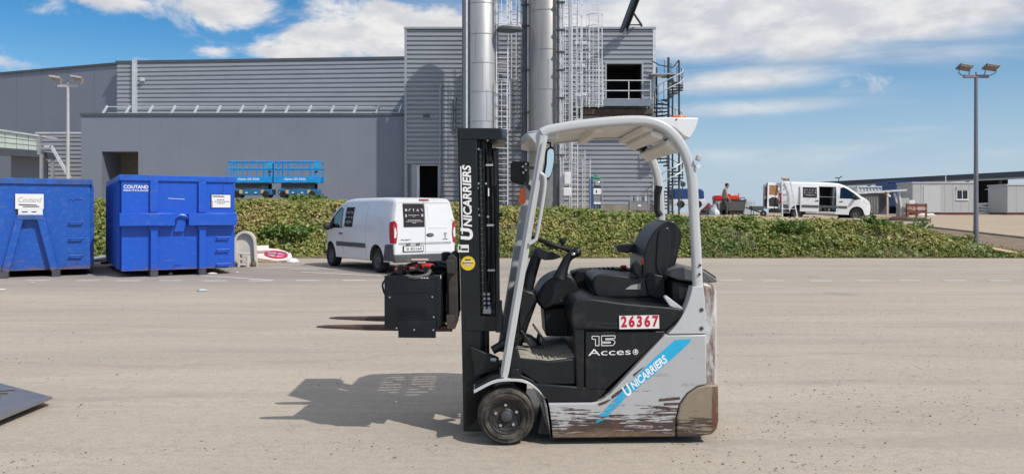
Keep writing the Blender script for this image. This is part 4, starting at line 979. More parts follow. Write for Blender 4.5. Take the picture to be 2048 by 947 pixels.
# mirror
MIRROR = bpy.data.materials.new('mirror_glass'); MIRROR.use_nodes = True; b_ = MIRROR.node_tree.nodes['Principled BSDF']; b_.inputs['Metallic'].default_value = 1; b_.inputs['Roughness'].default_value = .03; b_.inputs['Base Color'].default_value = (.85,.88,.9,1)
mo = spline([(1100,293),(1094,300),(1092,330),(1088,352),(1094,360),(1102,352),(1108,325),(1109,302),(1106,294),(1100,293)],3)[:-1]
mc = q3(1100,326,.12)
def mirror_pts(s): return [(mc + (q3(a,b,.12)-mc)*s) for a,b in mo]
mir = MB(); n = len(mo); A = mirror_pts(1.0); B = [p+Vector((-.01,.035,0)) for p in mirror_pts(.92)]
mir.v = [tuple(p) for p in A+B]; mir.f = [tuple(range(n)), tuple(range(n,2*n))[::-1]] + [(i,(i+1)%n,(i+1)%n+n,i+n) for i in range(n)]
mo_ = mir.build('mirror', BLACKP, fk)
# tilt the glass a little to the rear so it shows sky over ground
gl = MB(); A = [p+Vector((.0,-.004+(p.x-mc.x)*.15,0)) for p in mirror_pts(.86)]; B = [p+Vector((0,.003,0)) for p in A]
gl.v = [tuple(p) for p in A+B]; gl.f = [tuple(range(n)), tuple(range(n,2*n))[::-1]] + [(i,(i+1)%n,(i+1)%n+n,i+n) for i in range(n)]
gl.build('mirror_glass', MIRROR, mo_)
MB().tube([q3(1101,293,.12), q3(1101,286,.12), q3(1088,284,.08)], .007, 8).build('mirror_stalk', BLACKP, fk)
# front work light with indicator
MB().prism(poly([(1022,326),(1026,322),(1058,324),(1058,366),(1050,371),(1028,366),(1022,360)],.2), .16-HWID, .30-HWID).build('head_lamp', BLACKP, fk, bevel=.012)
MB().bar(q3(1050,335,.12), q3(1074,336,.06), .03,.02).bar(q3(1050,365,.12), q3(1066,385,.06), .02,.02).build('lamp_bracket', DARKST, fk)
for px,py in ((1046,333),(1052,340),(1047,345),(1052,328)): MB().ball(q3(px,py,.155), .009,.006,.009).build('connector', CHROME, fk)
MB().prism(poly([(1041,377),(1049,374),(1051,404),(1047,409),(1038,407),(1037,400)],.15), .12-HWID, .18-HWID).build('indicator', ORANGE, fk, bevel=.008, label='amber indicator lamp')
# front fender
fe = spline([(947,780),(984,761),(1012,756),(1044,758),(1068,770),(1086,790),(1095,812),(1102,872)],4)
A = [q(a,b) for a,b in fe]; B = [q(a+(3 if i > len(fe)*.7 else 1),b+(1 if i > len(fe)*.7 else 6)) for i,(a,b) in enumerate(fe)]
mb = MB(); ring_ = A+B[::-1]; mb.prism(ring_, -HWID-.004, -HWID+.20); mb.build('fender_edge', GUARD, fk, bevel=.003)
pr('fender_top', [(950,773),(984,751),(1000,748),(1020,748),(1044,750),(1066,760),(1082,780),(1089,797),(1068,771),(1044,759),(1012,757),(984,762),(950,779)], .01, .26, PLAST, bevel=.004)
pr('wheel_well', [(1088,800),(1098,814),(1101,868),(1075,866),(1082,830)], .03, .24, BLACKM, bevel=.004)
# wheels
def wheel(name, cx, cz, y0, y1, r, m_rim, flip=1):
    w_ = y1-y0; mid = (y0+y1)/2
    ty = MB().lathe([(r*.60,-w_*.40),(r*.70,-w_*.47),(r*.84,-w_*.5),(r*.93,-w_*.46),(r*.985,-w_*.36),(r,-w_*.2),(r,w_*.2),(r*.985,w_*.36),(r*.93,w_*.46),(r*.84,w_*.5),(r*.6,w_*.4)], (cx,mid,cz), 'y', 48, closed=True).build('tyre', DUSTY, name and fk)
    for k in range(2): MB().lathe([(r*(.88-.12*k)+.004,-w_*.5-.001),(r*(.88-.12*k)+.002,-w_*.5-.005),(r*(.88-.12*k)-.003,-w_*.5-.004),(r*(.88-.12*k)-.005,-w_*.49)], (cx,mid,cz), 'y', 48, closed=True).build('sidewall_ridge', DUSTY, ty)
    rm = MB().lathe([(0,-w_*.30),(r*.22,-w_*.30),(r*.26,-w_*.26),(r*.42,-w_*.25),(r*.50,-w_*.30),(r*.545,-w_*.42),(r*.60,-w_*.45),(r*.61,-w_*.36),(r*.61,w_*.4),(0,w_*.4)], (cx,mid,cz), 'y', 40).build('rim', m_rim, fk)
    MB().lathe([(0,-w_*.44),(r*.12,-w_*.44),(r*.19,-w_*.40),(r*.21,-w_*.3),(r*.2,-w_*.28)], (cx,mid,cz), 'y', 24).build('hub_cap', DARKST, rm)
    for k in range(5):
        a = 1.63+2*pi*k/5; MB().lathe([(.0,-.012),(.010,-.011),(.0125,-.006),(.0125,.012),(0,.012)], (cx+r*.385*cos(a),mid-w_*.27,cz+r*.385*sin(a)), 'y', 6).build('wheel_nut', CHROME, rm)
    return ty
wx, wz = q(1013,838,.0)
wr = .191
DUSTY = mat('dusty_tyre', (.04,.037,.034), .9, spec=.3, var=.4, scale=14, dirt=(.20,.17,.135), dscale=7, damt=.55, bump=.35, bscale=60)
RIM = mat('black_rim', (.016,.016,.017), .5, var=.2, dirt=(.08,.07,.055), dscale=9, damt=.25)
wheel('near', wx, wr, -HWID+.005, -HWID+.175, wr, RIM); wheel('far', wx, wr, HWID-.175, HWID-.005, wr, RIM)
wheel('steer', q(1345,838,.4)[0], .17, -.12, .12, .17, RIM)
MB().bar((wx,-HWID+.18,wr),(wx,HWID-.18,wr),.16,.2).build('drive_axle', BLACKM, fk, bevel=.02)
# mast: outer channels, inner channels, cylinders
def mx(px_t, px_b, py, d): f = (py-262)/(862-262); return q(px_t+(px_b-px_t)*f, py, d)
MD = .20
def mast_bar(name, t0, t1, b0, b1, y0, y1, d, th, m=BLACKM, ref=MD, bevel=.004):
    pl = [mx(t0,b0,y0,ref), mx(t1,b1,y0,ref), mx(t1,b1,y1,ref), mx(t0,b0,y1,ref)]
    return MB().prism(pl, d-HWID, d+th-HWID).build(name, m, fk, bevel=bevel)
for d in (MD, 2*HWID-MD-.025):
    mast_bar('outer_mast_rail', 915,953,927,966, 258,862, d, .022)
    mast_bar('mast_flange', 915,919,927,931, 258,862, d-.02 if d > .5 else d+.022, .05)
    mast_bar('mast_flange', 949,953,961,966, 258,862, d-.05 if d > .5 else d+.022, .05)
for d in (.285, 2*HWID-.305):
    mast_bar('inner_mast_rail', 922,962,934,972, 268,800, d, .02)
    mast_bar('inner_mast_flange', 958,970,968,978, 268,800, d+.02 if d < .5 else d-.05, .05)
for d in (.30, 2*HWID-.30):
    for px, r_, y0, y1, m_ in ((966,.026,268,735,BLACKM),(979,.019,300,606,BLACKP),(989,.017,296,640,BLACKP)):
        x0,z0 = q(px,y0,.3); x1,z1 = q(px+6,y1,.3); MB().tube([(x0,d-HWID,z0),(x1,d-HWID,z1)], r_, 14).build('lift_cylinder' if r_ > .02 else 'hydraulic_hose', m_, fk)
for px in (966.5,975.5):
    for k in range(4): MB().lathe([(.0,0),(.012,.0),(.012,.018),(0,.018)], q3(px+1.5+(.4*k),590+k*9,.25), 'z', 10).build('hose_fitting', STEEL, fk)
MB().cbox(q3(974,622,.25), .06,.03,.035).build('hose_block', STEEL, fk, bevel=.004)
for px,py in ((957,367),(972,367),(955,376),(956,418),(958,430),(976,433),(957,298),(975,280)):
    MB().lathe([(.0,-.006),(.008,-.005),(.008,.006),(0,.006)], q3(px,py,.245), 'y', 8).build('bolt', CHROME, fk)
mast_bar('warning_sticker', 976,978.5,976,978.5, 376,392, .244, .002, PAPER, ref=.245, bevel=0)
mast_bar('rear_cover_strip', 986,997,993,1002, 296,640, .33, .03, BLACKM, ref=.33)
mast_bar('rear_cover_strip', 986,997,993,1002, 296,640, .70, .03, BLACKM, ref=.33)
mast_bar('centre_plate', 935,985,944,992, 275,640, .52, .03, BLACKM, ref=.3)
MB().cbox(q3(1000,429,.33), .035,.03,.03).build('proximity_switch', BLACKP, fk, bevel=.004)
for d in (.265,.36):
    mb = MB()
    for k in range(58): c = q3(961+6*k/58,300+6*k,d); mb.cbox(c, .010 if k % 2 else .016, .014, .017)
    stuff(mb.build('lift_chain', mat('greasy_chain',(.10,.095,.085),.35,.7,var=.4,scale=40), fk, smooth=False))
for px, y0, y1 in ((974.5,300,560),(984,320,600)):
    MB().tube([q3(px,y0,.27), q3(px+2,(y0+y1)/2,.262), q3(px+4,y1,.27)], .009, 8).build('hydraulic_hose', BLACKP, fk)
for py in (330,450,540): MB().cbox(q3(979+(py-330)/60,py,.258), .05,.012,.014).build('hose_clip', STEEL, fk)
# tie beams, bowed to the rear
def tie(name, pxs, py0, py1, dd=MD, m=BLACKM):
    zz0, zz1 = q(960,py1,dd)[1], q(960,py0,dd)[1]
    pts = [(q(px,py0,dd)[0], d-HWID) for px,d in pxs]; pts2 = [(x,-y) for x,y in pts[::-1]]
    return MB().prism(pts+pts2, zz0, zz1, 'z').build(name, m, fk, bevel=.005)
tie('top_tie_beam', [(917,MD-.004),(1003,MD-.004),(1014,MD+.12)], 256, 279)
tie('middle_tie_beam', [(930,MD-.004),(1003,MD-.006),(1008,MD+.1)], 632, 662)
mast_bar('tie_lug', 990,1003,992,1005, 600,664, MD-.008, .03, BLACKM)
pr('tilt_bracket', [(940,692),(998,716),(998,740),(950,752)], .14, .20, BLACKM, ref=.14)
MB().tube([q3(981,718,.13), q3(992,719,.13)], .014, 10).build('tilt_pin', STEEL, fk)
MB().tube([q3(985,700,.25), q3(1040,668,.25)], .03, 12).build('tilt_cylinder', BLACKM, fk)
pr('lower_mount', [(930,760),(985,750),(985,800),(945,850),(930,850)], .20, .30, BLACKM, ref=.2)
# carriage and forks
for py0, py1 in ((519,545),(628,654)): pr('carriage_bar', [(893,py0),(909,py0),(911,py1),(895,py1)], .12, .94, CARR, ref=.2, bevel=.004)
for d in (.20,.46,.76): pr('carriage_plate', [(896,512),(906,508),(914,516),(917,640),(910,658),(897,652)], d, d+.04, CARR, ref=.2, bevel=.006)
for d, tip in ((.27,632),(.72,632)):
    dd = d+.0; x_t, _ = q(632,657,.30); x_h, _ = q(894,600,.30); zt_ = q(700,651,.30)[1]
    w0, w1 = .10, .05; yb = d-HWID+.05
    vs_ = []; 
    for x, hw_, zt2, zb2 in ((x_t,.022,zt_-.004,zt_-.010),(x_t+.06,.036,zt_,zt_-.014),(x_t+.35,.05,zt_,zt_-.028),(x_h-.04,.05,zt_,zt_-.04),(x_h,.05,zt_+.0,zt_-.04)):
        vs_ += [(x,yb-hw_,zb2),(x,yb+hw_,zb2),(x,yb+hw_,zt2),(x,yb-hw_,zt2)]
    fs_ = [(i*4+k,i*4+(k+1)%4,(i+1)*4+(k+1)%4,(i+1)*4+k) for i in range(4) for k in range(4)] + [(3,2,1,0),(16,17,18,19)]
    f = MB().add(vs_, fs_).build('fork', FORKM, fk, bevel=.003)
    MB().box(x_h,x_h+.038,yb-.05,yb+.05,zt_-.04,zt_+.46).build('fork_shank', FORKM, f, bevel=.004)
# --- writing on the truck
RX = lambda a, b, d: (q3(b[0],b[1],d)-q3(a[0],a[1],d))
m_u = frame(q3(936.5,405.5,MD-.0025), (q3(926,330,MD)-q3(935,478,MD)), Vector((-1,0,-.02)))
def mast_text(t, py, px, size, **k):
    ux_ = (q3(917,258,MD)-q3(929,862,MD)).normalized(); p = q3(px,py,MD-.0025)
    return lettering('lettering', t, TEXTW, fk, frame(p, ux_, Vector((0,-1,0)).cross(ux_)), size, **k)
ux_m = (q3(917,258,MD)-q3(929,862,MD)).normalized(); up_m = Vector((0,-1,0)).cross(ux_m)
fit_text('lettering', 'U', TEXTW, fk, frame(q3(933.5,467,MD-.0025), ux_m, up_m), .085, .085, bold=.05, shear=.1, extrude=.0008)
fit_text('lettering', 'NICARRIERS', TEXTW, fk, frame(q3(934.2,391.5,MD-.0025), ux_m, up_m), .425, .060, bold=.03, shear=.15, extrude=.0008)
mb = MB(); a1, a2 = q3(921.5,332,MD-.002), q3(924.5,468,MD-.002); mb.bar(a1,a2,.008,.002,(0,1,0)); mb.build('logo_bar', TEXTW, fk)
mast_bar('maker_sticker', 915.8,937,916,938.5, 489,504, MD-.002, .0015, PAPER, ref=MD, bevel=0)
mast_bar('maker_sticker_print', 918,921.5,918,921.5, 491,499, MD-.0036, .0012, INK, ref=MD, bevel=0); mast_bar('maker_sticker_print', 923,936,923,936, 496,500, MD-.0037, .0012, INK, ref=MD, bevel=0)
YEL = mat('yellow_sticker', (.72,.52,.03), .5, var=.06)
c = q3(936,526,MD-.001); dk = MB().lathe([(0,-.002),(.049,-.002),(.049,.001),(0,.001)], c, 'y', 32).build('round_sticker', YEL, fk)
for dz, hw_, m_ in ((.024,.02,INK),(.012,.033,PAPER),(.002,.036,mat('sticker_ink',(.3,.2,.02),.6)),(-.008,.026,PAPER)):
    MB().box(c.x-hw_,c.x+hw_,c.y-.0045,c.y-.0025,c.z+dz-.003,c.z+dz+.003).build('sticker_line', m_, dk)
PL_ = mat('plate_white', (.80,.74,.74), .5, var=.03); PR_ = mat('plate_red', (.45,.012,.03), .5, var=.05)
pn = pr('number_plate', [(1238.5,631),(1318,629.5),(1318.5,656),(1239,657.5)], -.012, -.006, PL_, bevel=0)
for i, ch in enumerate('26367'):
    p = q3(1248+15.6*i,643.6-.25*i,-.0135); lettering('digit', ch, PR_, pn, frame(p, (1,0,.012), (0,0,1)), .098, bold=.0035, sx=.80, extrude=.0006)
# 15 (outlined) and Acces
def outline(pts, closed=True):
    P3 = [q3(a,b,.0068) for a,b in pts]; mb = MB(); n = len(P3)
    for k in range(n): mb.bar(P3[k], P3[(k+1)%n], .0045, .0012, (0,1,0))
    return mb.build('lettering', TEXTW, fk)
outline([(1184,671.5),(1198,671.5),(1198,690.5),(1191,690.5),(1191,677.5),(1184,677.5)])
outline([(1203,671),(1230,670.5),(1230,676),(1211,676.5),(1211,678.5),(1224,678.3),(1229,680.5),(1230,685),(1226,690),(1203,690.5),(1203,685.5),(1221,685.2),(1221,683),(1203,683)])
fit_text('lettering', 'Acces', TEXTW, fk, frame(q3(1219,703,.0065),(1,0,.02),(0,0,1)), .285, .043, bold=.0, extrude=.0005)
p = q3(1271,703,.0065); tg = MB().lathe([(.0185,-.0008),(.0185,.0008),(.0145,.0008),(.0145,-.0008)], p, 'y', 28, closed=True).build('logo_ring', TEXTW, fk)
lettering('logo_letter', '4', TEXTW, tg, frame(p,(1,0,0),(0,0,1)), .034, bold=.001)
# blue diagonal stripe with lettering
def blue_decal():
    m = mat('blue_decal', (.02,.42,.70), .45, var=.08, scale=8); nt = m.node_tree; N = nt.nodes; L = nt.links
    tc = N.new('ShaderNodeTexCoord'); mp = N.new('ShaderNodeMapping'); mp.inputs['Scale'].default_value = (1.2,1,9); L.new(tc.outputs['Object'], mp.inputs[0])
    n = N.new('ShaderNodeTexNoise'); n.inputs['Scale'].default_value = 9; n.inputs['Detail'].default_value = 6; n.inputs['Roughness'].default_value = .7; L.new(mp.outputs[0], n.inputs['Vector'])
    sp = N.new('ShaderNodeSeparateXYZ'); L.new(tc.outputs['Object'], sp.inputs[0])
    lo = N.new('ShaderNodeMapRange'); lo.inputs['From Min'].default_value = q(1220,760)[1]; lo.inputs['From Max'].default_value = q(1220,835)[1]; lo.inputs['To Max'].default_value = .17; L.new(sp.outputs[2], lo.inputs[0])
    ad = N.new('ShaderNodeMath'); L.new(n.outputs[0], ad.inputs[0]); L.new(lo.outputs[0], ad.inputs[1])
    rm = N.new('ShaderNodeMapRange'); rm.inputs['From Min'].default_value = .62; rm.inputs['From Max'].default_value = .68; L.new(ad.outputs[0], rm.inputs[0])
    t = N.new('ShaderNodeBsdfTransparent'); mx_ = N.new('ShaderNodeMixShader'); L.new(rm.outputs[0], mx_.inputs[0]); L.new(N['Principled BSDF'].outputs[0], mx_.inputs[1]); L.new(t.outputs[0], mx_.inputs[2])
    L.new(mx_.outputs[0], N['Material Output'].inputs[0]); return m
st_ = pr('blue_stripe', [(1350,679),(1383,677),(1378,686),(1334,726),(1250,796),(1211,838),(1190,846),(1196,832),(1228,798),(1302,722)], -.0015, .004, blue_decal(), bevel=0)
a1, a2 = q3(1250,783,-.002), q3(1333,714,-.002); ux_ = (a2-a1).normalized()
up_s = Vector((0,-1,0)).cross(ux_)
fit_text('lettering', 'U', TEXTW, st_, frame(a1+ux_*.02, ux_, up_s), .055, .078, bold=.03, shear=.2, extrude=.0006)
fit_text('lettering', 'NICARRIERS', TEXTW, st_, frame((a1+a2)/2+ux_*.026, ux_, up_s), .305, .056, bold=.03, shear=.25, extrude=.0006)
# black scuffs where the decal was scraped (missing paint patches, shaped)
SCUFF = mat('scuffed_primer', (.085,.05,.045), .8, var=.3, scale=40)
for pl_ in ([(1318,797),(1360,793),(1360,798),(1330,801),(1317,802)],[(1327,805),(1358,804),(1358,809),(1328,810)],[(1330,817),(1357,816),(1356,818)],[(1222,792),(1232,784),(1262,764),(1264,768),(1240,786),(1225,797)],[(1266,748),(1282,736),(1290,733),(1280,741),(1268,753)],[(1196,806),(1215,799),(1224,797),(1212,806),(1198,811)]):
    pr('paint_scuff', pl_, -.0012, .004, SCUFF, bevel=0)
# ------------------------------------------------------------------ box carried on the forks
zf = q(700,651,.30)[1]
bx = thing('battery_box', 'black steel box with cables on top, carried on the forks', 'box', (*(fk.matrix_basis @ q3(845,660,.50)).xy, zf+.003), TY-RAD(6))
BW, BD, BH = .375, .80, .36
SHEET = mat('black_sheet', (.010,.013,.018), .38, .2, spec=.4, var=.25, dirt=(.06,.056,.052), dscale=4, damt=.25)
mb = MB().box(-BW/2,BW/2,-BD/2,-BD/2+.012,0,BH).box(-BW/2,BW/2,BD/2-.012,BD/2,0,BH).box(-BW/2,-BW/2+.012,-BD/2+.012,BD/2-.012,0,BH).box(BW/2-.012,BW/2,-BD/2+.012,BD/2-.012,0,BH).box(-BW/2+.012,BW/2-.012,-BD/2+.012,BD/2-.012,.001,.02)
mb.build('case', SHEET, bx, bevel=.003)
MB().box(-.09+.0,.165,-BD/2-.014,-BD/2-.001,-.055,.06).build('lower_lip', SHEET, bx, bevel=.003)
MB().box(-BW/2+.03,BW/2-.03,-BD/2+.03,BD/2-.03,.02,BH-.03).build('battery_block', BLACKP, bx, bevel=.01)
for x,z in ((-.15,.215),(.14,.22),(.15,.085),(-.1,0.01),(.02,.0),(.15,.0)): MB().lathe([(0,-.005),(.006,-.004),(.006,.004),(0,.004)], (x,-BD/2-.014 if z < .05 else -BD/2-.001,z), 'y', 10).build('rivet', CHROME, bx)
MB().box(BW/2-.02,BW/2+.01,-BD/2-.004,-BD/2+.05,.02,BH-.02).build('corner_guard', SHEET, bx, bevel=.003)
for k in range(5): MB().box(-.10,.10,-BD/2-.004,-BD/2-.0005,.085+.012*k,.091+.012*k).build('louvre', SHEET, bx)
MB().box(-.13,.13,-BD/2-.003,-BD/2-.0005,.245,.33).build('cover_plate', SHEET, bx, bevel=.002)
for k in range(5): MB().box(.02+.02*k,.033+.02*k,-BD/2-.002,-BD/2-.0005,BH-.016,BH-.010).build('stencil_mark', PAPER, bx)
for y0, z0, w_, h_ in ((-.1,.08,.14,.13),(.0,.03,.16,.035),(-.36,.31,.03,.05)): MB().box(BW/2+.0005,BW/2+.002,y0,y0+w_,z0,z0+h_).build('torn_label', PAPER, bx)
CAB = mat('cable_grey', (.10,.10,.10), .6, var=.2)
r_ = random.Random(4)
for k in range(9):
    x0_, y0_ = r_.uniform(-.1,.16), r_.uniform(-.3,.25); pts = [(x0_,y0_,BH-.02)]
    for j in range(4): pts.append((x0_+r_.uniform(-.12,.12), y0_+r_.uniform(-.1,.2), BH+r_.uniform(.005,.07)))
    pts.append((x0_+r_.uniform(-.1,.1), y0_+.15, BH-.01)); MB().tube(spline(pts,4), r_.choice((.007,.009,.012)), 6).build('cable', r_.choice((CAB,BLACKP,BLACKP,RED)), bx)
MB().tube(spline([(-.05,-BD/2+.05,BH-.02),(-.04,-BD/2+.02,BH-.005),(.03,-BD/2,BH-.01),(.10,-BD/2+.03,BH+.005),(.11,-BD/2+.08,BH+.03)],4), .013, 8).build('cable', CAB, bx)
MB().tube(spline([(-BW/2-.004,-BD/2+.06,.22),(-BW/2-.018,-BD/2+.05,.26),(-BW/2-.012,-BD/2+.05,.32),(-.1,-BD/2+.2,BH+.05),(-.02,-.1,BH+.07)],4), .007, 6).build('cable', BLACKP, bx)
MB().box(-.11,-.08,-BD/2+.06,-BD/2+.1,BH-.03,BH+.07).build('lifting_lug', SHEET, bx, bevel=.004); MB().box(.07,.10,-BD/2+.06,-BD/2+.1,BH-.03,BH+.06).build('lifting_lug', SHEET, bx, bevel=.004)
rt = MB().prism([(-.09,.06),(.03,.055),(.045,.08),(.03,.095),(-.06,.10),(-.09,.085)], -.08, .02).build('red_plug', RED, bx, bevel=.012); rt.location = (.07,-.12,BH-.03)
MB().cbox((.01,-.16,BH+.095), .12,.10,.01, rz=.2).build('plug_cap', mat('pinkish_plastic',(.6,.42,.36),.6), bx, bevel=.003)
MB().cbox((.14,.22,BH+.05), .06,.1,.16).build('junction_box', BLACKP, bx, bevel=.01)
# ------------------------------------------------------------------ roll-off skips
BLUE = scraped('skip_blue', (.003,.085,.53), .13, .55, chips=.07, dust=.10)
BLUE2 = scraped('skip_blue_worn', (.006,.09,.44), .13, .8, chips=.10, dust=.20)
BRIM = mat('rim_blue', (.004,.095,.52), .5, var=.2, scale=6, dirt=(.05,.075,.16), dscale=7, damt=.4)
RIMB = mat('rim_worn_blue', (.02,.10,.40), .55, var=.3, scale=5, dirt=(.09,.09,.1), dscale=4, damt=.5)
FOOT = mat('skid_steel', (.05,.06,.09), .7, var=.3, dirt=(.12,.1,.08), dscale=4, damt=.5)
def skip_shell(t, w, dep, z0, z1, m, rim_m):
    MB().box(0,w,0,.05,z0,z1).build('front_wall', m, t, bevel=.004)
    MB().box(0,.05,.052,dep-.052,z0+.002,z1-.002).build('side_wall', m, t); MB().box(w-.05,w,.052,dep-.052,z0+.002,z1-.002).build('side_wall', m, t)
    MB().box(0,w,dep-.05,dep,z0,z1).build('rear_door', m, t); MB().box(.051,w-.051,.051,dep-.051,z0,z0+.05).build('floor', m, t)
    for a in ((-.05,w+.05,-.05,.10),(-.05,w+.05,dep-.10,dep+.05)): MB().box(*a,z1-.003,z1+.14).build('top_rim', rim_m, t, bevel=.01)
    for a in ((-.05,.10,.102,dep-.102),(w-.10,w+.05,.102,dep-.102)): MB().box(*a,z1-.003,z1+.138).build('top_rim', rim_m, t, bevel=.01)
    n = int(dep/.62)
    for s in (0,1):
        for k in range(n):
            y = .3+k*.62; MB().box(*((-.085,-.002) if s == 0 else (w+.002,w+.085)),y,y+.1,z0+.03,z1-.01).build('side_rib', m, t, bevel=.006)
    for s in (.68,1.80):
        MB().box(s-.06,s+.06,.1,dep-.1,.02,z0-.002).build('skid_rail', FOOT, t)
def rungs(t, xs, zs, m):
    for z in zs:
        MB().tube([(xs[0]+.03,.0,z-.02),(xs[0],-.09,z),(xs[1],-.09,z),(xs[1]-.02,.0,z-.02)], .018, 8).build('rung', m, t)
        MB().prism([(xs[0]-.0,z-.075),(xs[1]-.03,z-.075),(xs[1],z+.01),(xs[0]+.03,z+.01)], -.012, -.002).build('rung_pocket', m, t)
A1 = atan2(.51,.86)
sk = thing('roll_off_skip', 'bright blue roll-off skip with white lettering at its top left corner', 'skip', (-9.32,18.5,0), A1, 'blue roll-off skips')
skip_shell(sk, 2.56, 5.0, .15, 2.32, BLUE, BRIM)
for s in (.70,1.80):
    MB().box(s-.09,s+.09,-.09,-.002,1.56,2.318).build('front_rib', BLUE, sk, bevel=.006)
    MB().prism([(s-.14,1.22),(s+.14,1.22),(s+.08,1.10),(s+.08,.15),(s-.08,.15),(s-.08,1.10)], -.13, -.002).build('front_rib', BLUE, sk, bevel=.008)
    MB().box(s-.085,s+.085,-.12,.30,.0,.148).build('skid_foot', FOOT, sk, bevel=.01)
MB().box(-.06,1.16,-.24,-.002,1.23,1.54).build('hook_beam', BLUE, sk, bevel=.012); MB().box(1.46,2.60,-.24,-.002,1.23,1.54).build('hook_beam', BLUE, sk, bevel=.012)
MB().prism([(1.162,1.53),(1.46,1.53),(1.43,1.34),(1.37,1.08),(1.14,1.08),(1.20,1.30)], -.10, -.002).build('hook_plate', BLUE, sk, bevel=.01)
MB().tube([(1.162,-.17,1.40)]+[(1.18+.26*k/8,-.17,1.44+.05*sin(pi*k/8)) for k in range(9)]+[(1.458,-.17,1.40)], .028, 8).build('hook_bar', BLUE, sk)
rungs(sk, (2.14,2.45), (.93,.62,.26), BLUE)
MB().tube([(1.16,-.012,.20),(1.16,-.012,.27),(1.32,-.012,.27)], .012, 6).build('weld_bead', BLUE, sk)
MB().tube([(1.02,-.008,1.90),(1.4,-.008,1.88)], .006, 5).build('scratch', TEXTW, sk)
pc = MB().box(2.03,2.48,-.03,-.012,1.68,2.00).build('placard', PAPER, sk); MB().box(2.01,2.50,-.0115,-.002,1.66,2.02).build('placard_backing', INK, pc)
MB().prism([(2.05,1.975),(2.32,1.97),(2.34,1.95),(2.30,1.945),(2.05,1.95)], -.033, -.0305).build('placard_header', INK, pc)
for z, a, b in ((1.875,2.16,2.36),(1.83,2.10,2.45),(1.785,2.16,2.36)):
    x = a
    while x < b-.02: w_ = rng.uniform(.02,.05); MB().box(x,min(b,x+w_),-.0325,-.0305,z-.009,z+.009).build('print_word', INK, pc); x += w_+.012
MB().box(2.04,2.052,-.0325,-.0305,1.69,1.86).build('print_bar', RED, pc)
FX = lambda x, y, z: frame((x,y,z),(1,0,0),(0,0,1))
fit_text('lettering', 'COUTAND', TEXTW, sk, FX(.315,-.004,2.17), .54, .085, bold=.02, extrude=.0008)
fit_text('lettering', 'RECYCLAGE', TEXTW, sk, FX(.315,-.004,2.085), .54, .04, bold=.02, extrude=.0008)
MB().tube([(1.90,-.004,2.2),(1.88,-.004,2.05),(1.88,-.004,1.6)], .004, 5).tube([(2.30,-.004,2.25),(2.32,-.004,2.14),(2.28,-.004,2.02)], .004, 5).build('drip_stain', INK, sk)
A2 = RAD(29)
s2_ = thing('roll_off_skip', 'worn blue roll-off skip with A-frame hook legs at the left edge', 'skip', (-12.71,18.08,0), A2, 'blue roll-off skips')
skip_shell(s2_, 2.52, 5.2, .16, 2.24, BLUE2, RIMB)
for sx in (-1,1):
    c = 1.26
    MB().bar((c+sx*.22,-.13,1.40),(c+sx*.50,-.13,.16),.16,.10,(0,1,0)).build('a_frame_leg', BLUE2, s2_, bevel=.01)
    MB().box(c+sx*.53-.09,c+sx*.53+.09,-.20,.3,0,.158).build('skid_foot', FOOT, s2_, bevel=.01)
MB().box(1.26-.28,1.26+.28,-.19,-.002,1.38,1.50).build('hook_beam', RIMB, s2_, bevel=.01); MB().box(1.05,1.47,-.05,-.002,1.27,1.376).build('hook_plate', BLUE2, s2_)
MB().tube([(1.02,-.12,1.36)]+[(1.05+.42*k/8,-.12,1.36+.05*sin(pi*k/8)) for k in range(9)]+[(1.5,-.12,1.36)], .025, 8).build('hook_bar', RIMB, s2_)
pc = MB().box(.95,1.53,-.06,-.04,1.64,2.0).box(1.01,1.51,-.058,-.042,1.50,1.639).build('placard', PAPER, s2_)
MB().box(.97,1.51,-.039,-.002,1.52,1.98).build('placard_backing', INK, pc)
fit_text('lettering', 'Coutand', mat('grey_print',(.3,.3,.34),.6), pc, FX(1.25,-.0612,1.86), .48, .12, shear=.2, extrude=.0006)
MB().prism([(1.02,1.755),(1.36,1.745),(1.42,1.725),(1.02,1.728)], -.0625,-.0605).build('print_bar', INK, pc)
for x0,x1,z in ((1.08,1.2,1.57),(1.28,1.38,1.57),(1.1,1.44,1.695)): MB().box(x0,x1,-.0605,-.0585 if z < 1.6 else -.0602,z-.012,z+.012).build('print_word', INK, pc)
rungs(s2_, (2.06,2.36), (1.32,.92,.5), BLUE2)
MB().tube(spline([(2.06,-.004,1.82),(2.10,-.004,1.88),(2.16,-.004,1.84),(2.2,-.004,1.87),(2.3,-.004,1.86),(2.36,-.004,1.88)],3), .007, 5).build('scrawl', INK, s2_)
MB().tube([(2.53,-.02,1.3),(2.6,-.08,1.28),(2.62,-.06,1.2)], .02, 6).build('side_latch', FOOT, s2_)
# ------------------------------------------------------------------ rubbish by the skip
CREAMP = mat('cream_plastic', (.62,.59,.53), .45, var=.06, dirt=(.4,.35,.28), dscale=3, damt=.2)
Yj = 22.6
tb = thing('shower_tray', 'cream moulded shower panel with arched top standing behind the blue skip', 'panel', W(491,532,Yj), .12)
tb.location.z = 0
hw_, h_ = .30, 1.02
arch = [(-hw_,0),(-hw_,h_-.3)]+[(hw_*cos(pi-pi*k/12), h_-.3+.3*sin(pi*k/12)) for k in range(1,12)]+[(hw_,h_-.3),(hw_+.03,.3),(hw_+.05,0)]
MB().prism(arch, .0, .03).build('back_sheet', CREAMP, tb, bevel=.004)
mb = MB(); n = len(arch); inn = [(x*.82,z*.93) for x,z in arch]
mb.v = [(x,-.13,z) for x,z in arch]+[(x,-.002,z) for x,z in arch]+[(x,-.13,z) for x,z in inn]+[(x,-.002,z) for x,z in inn]
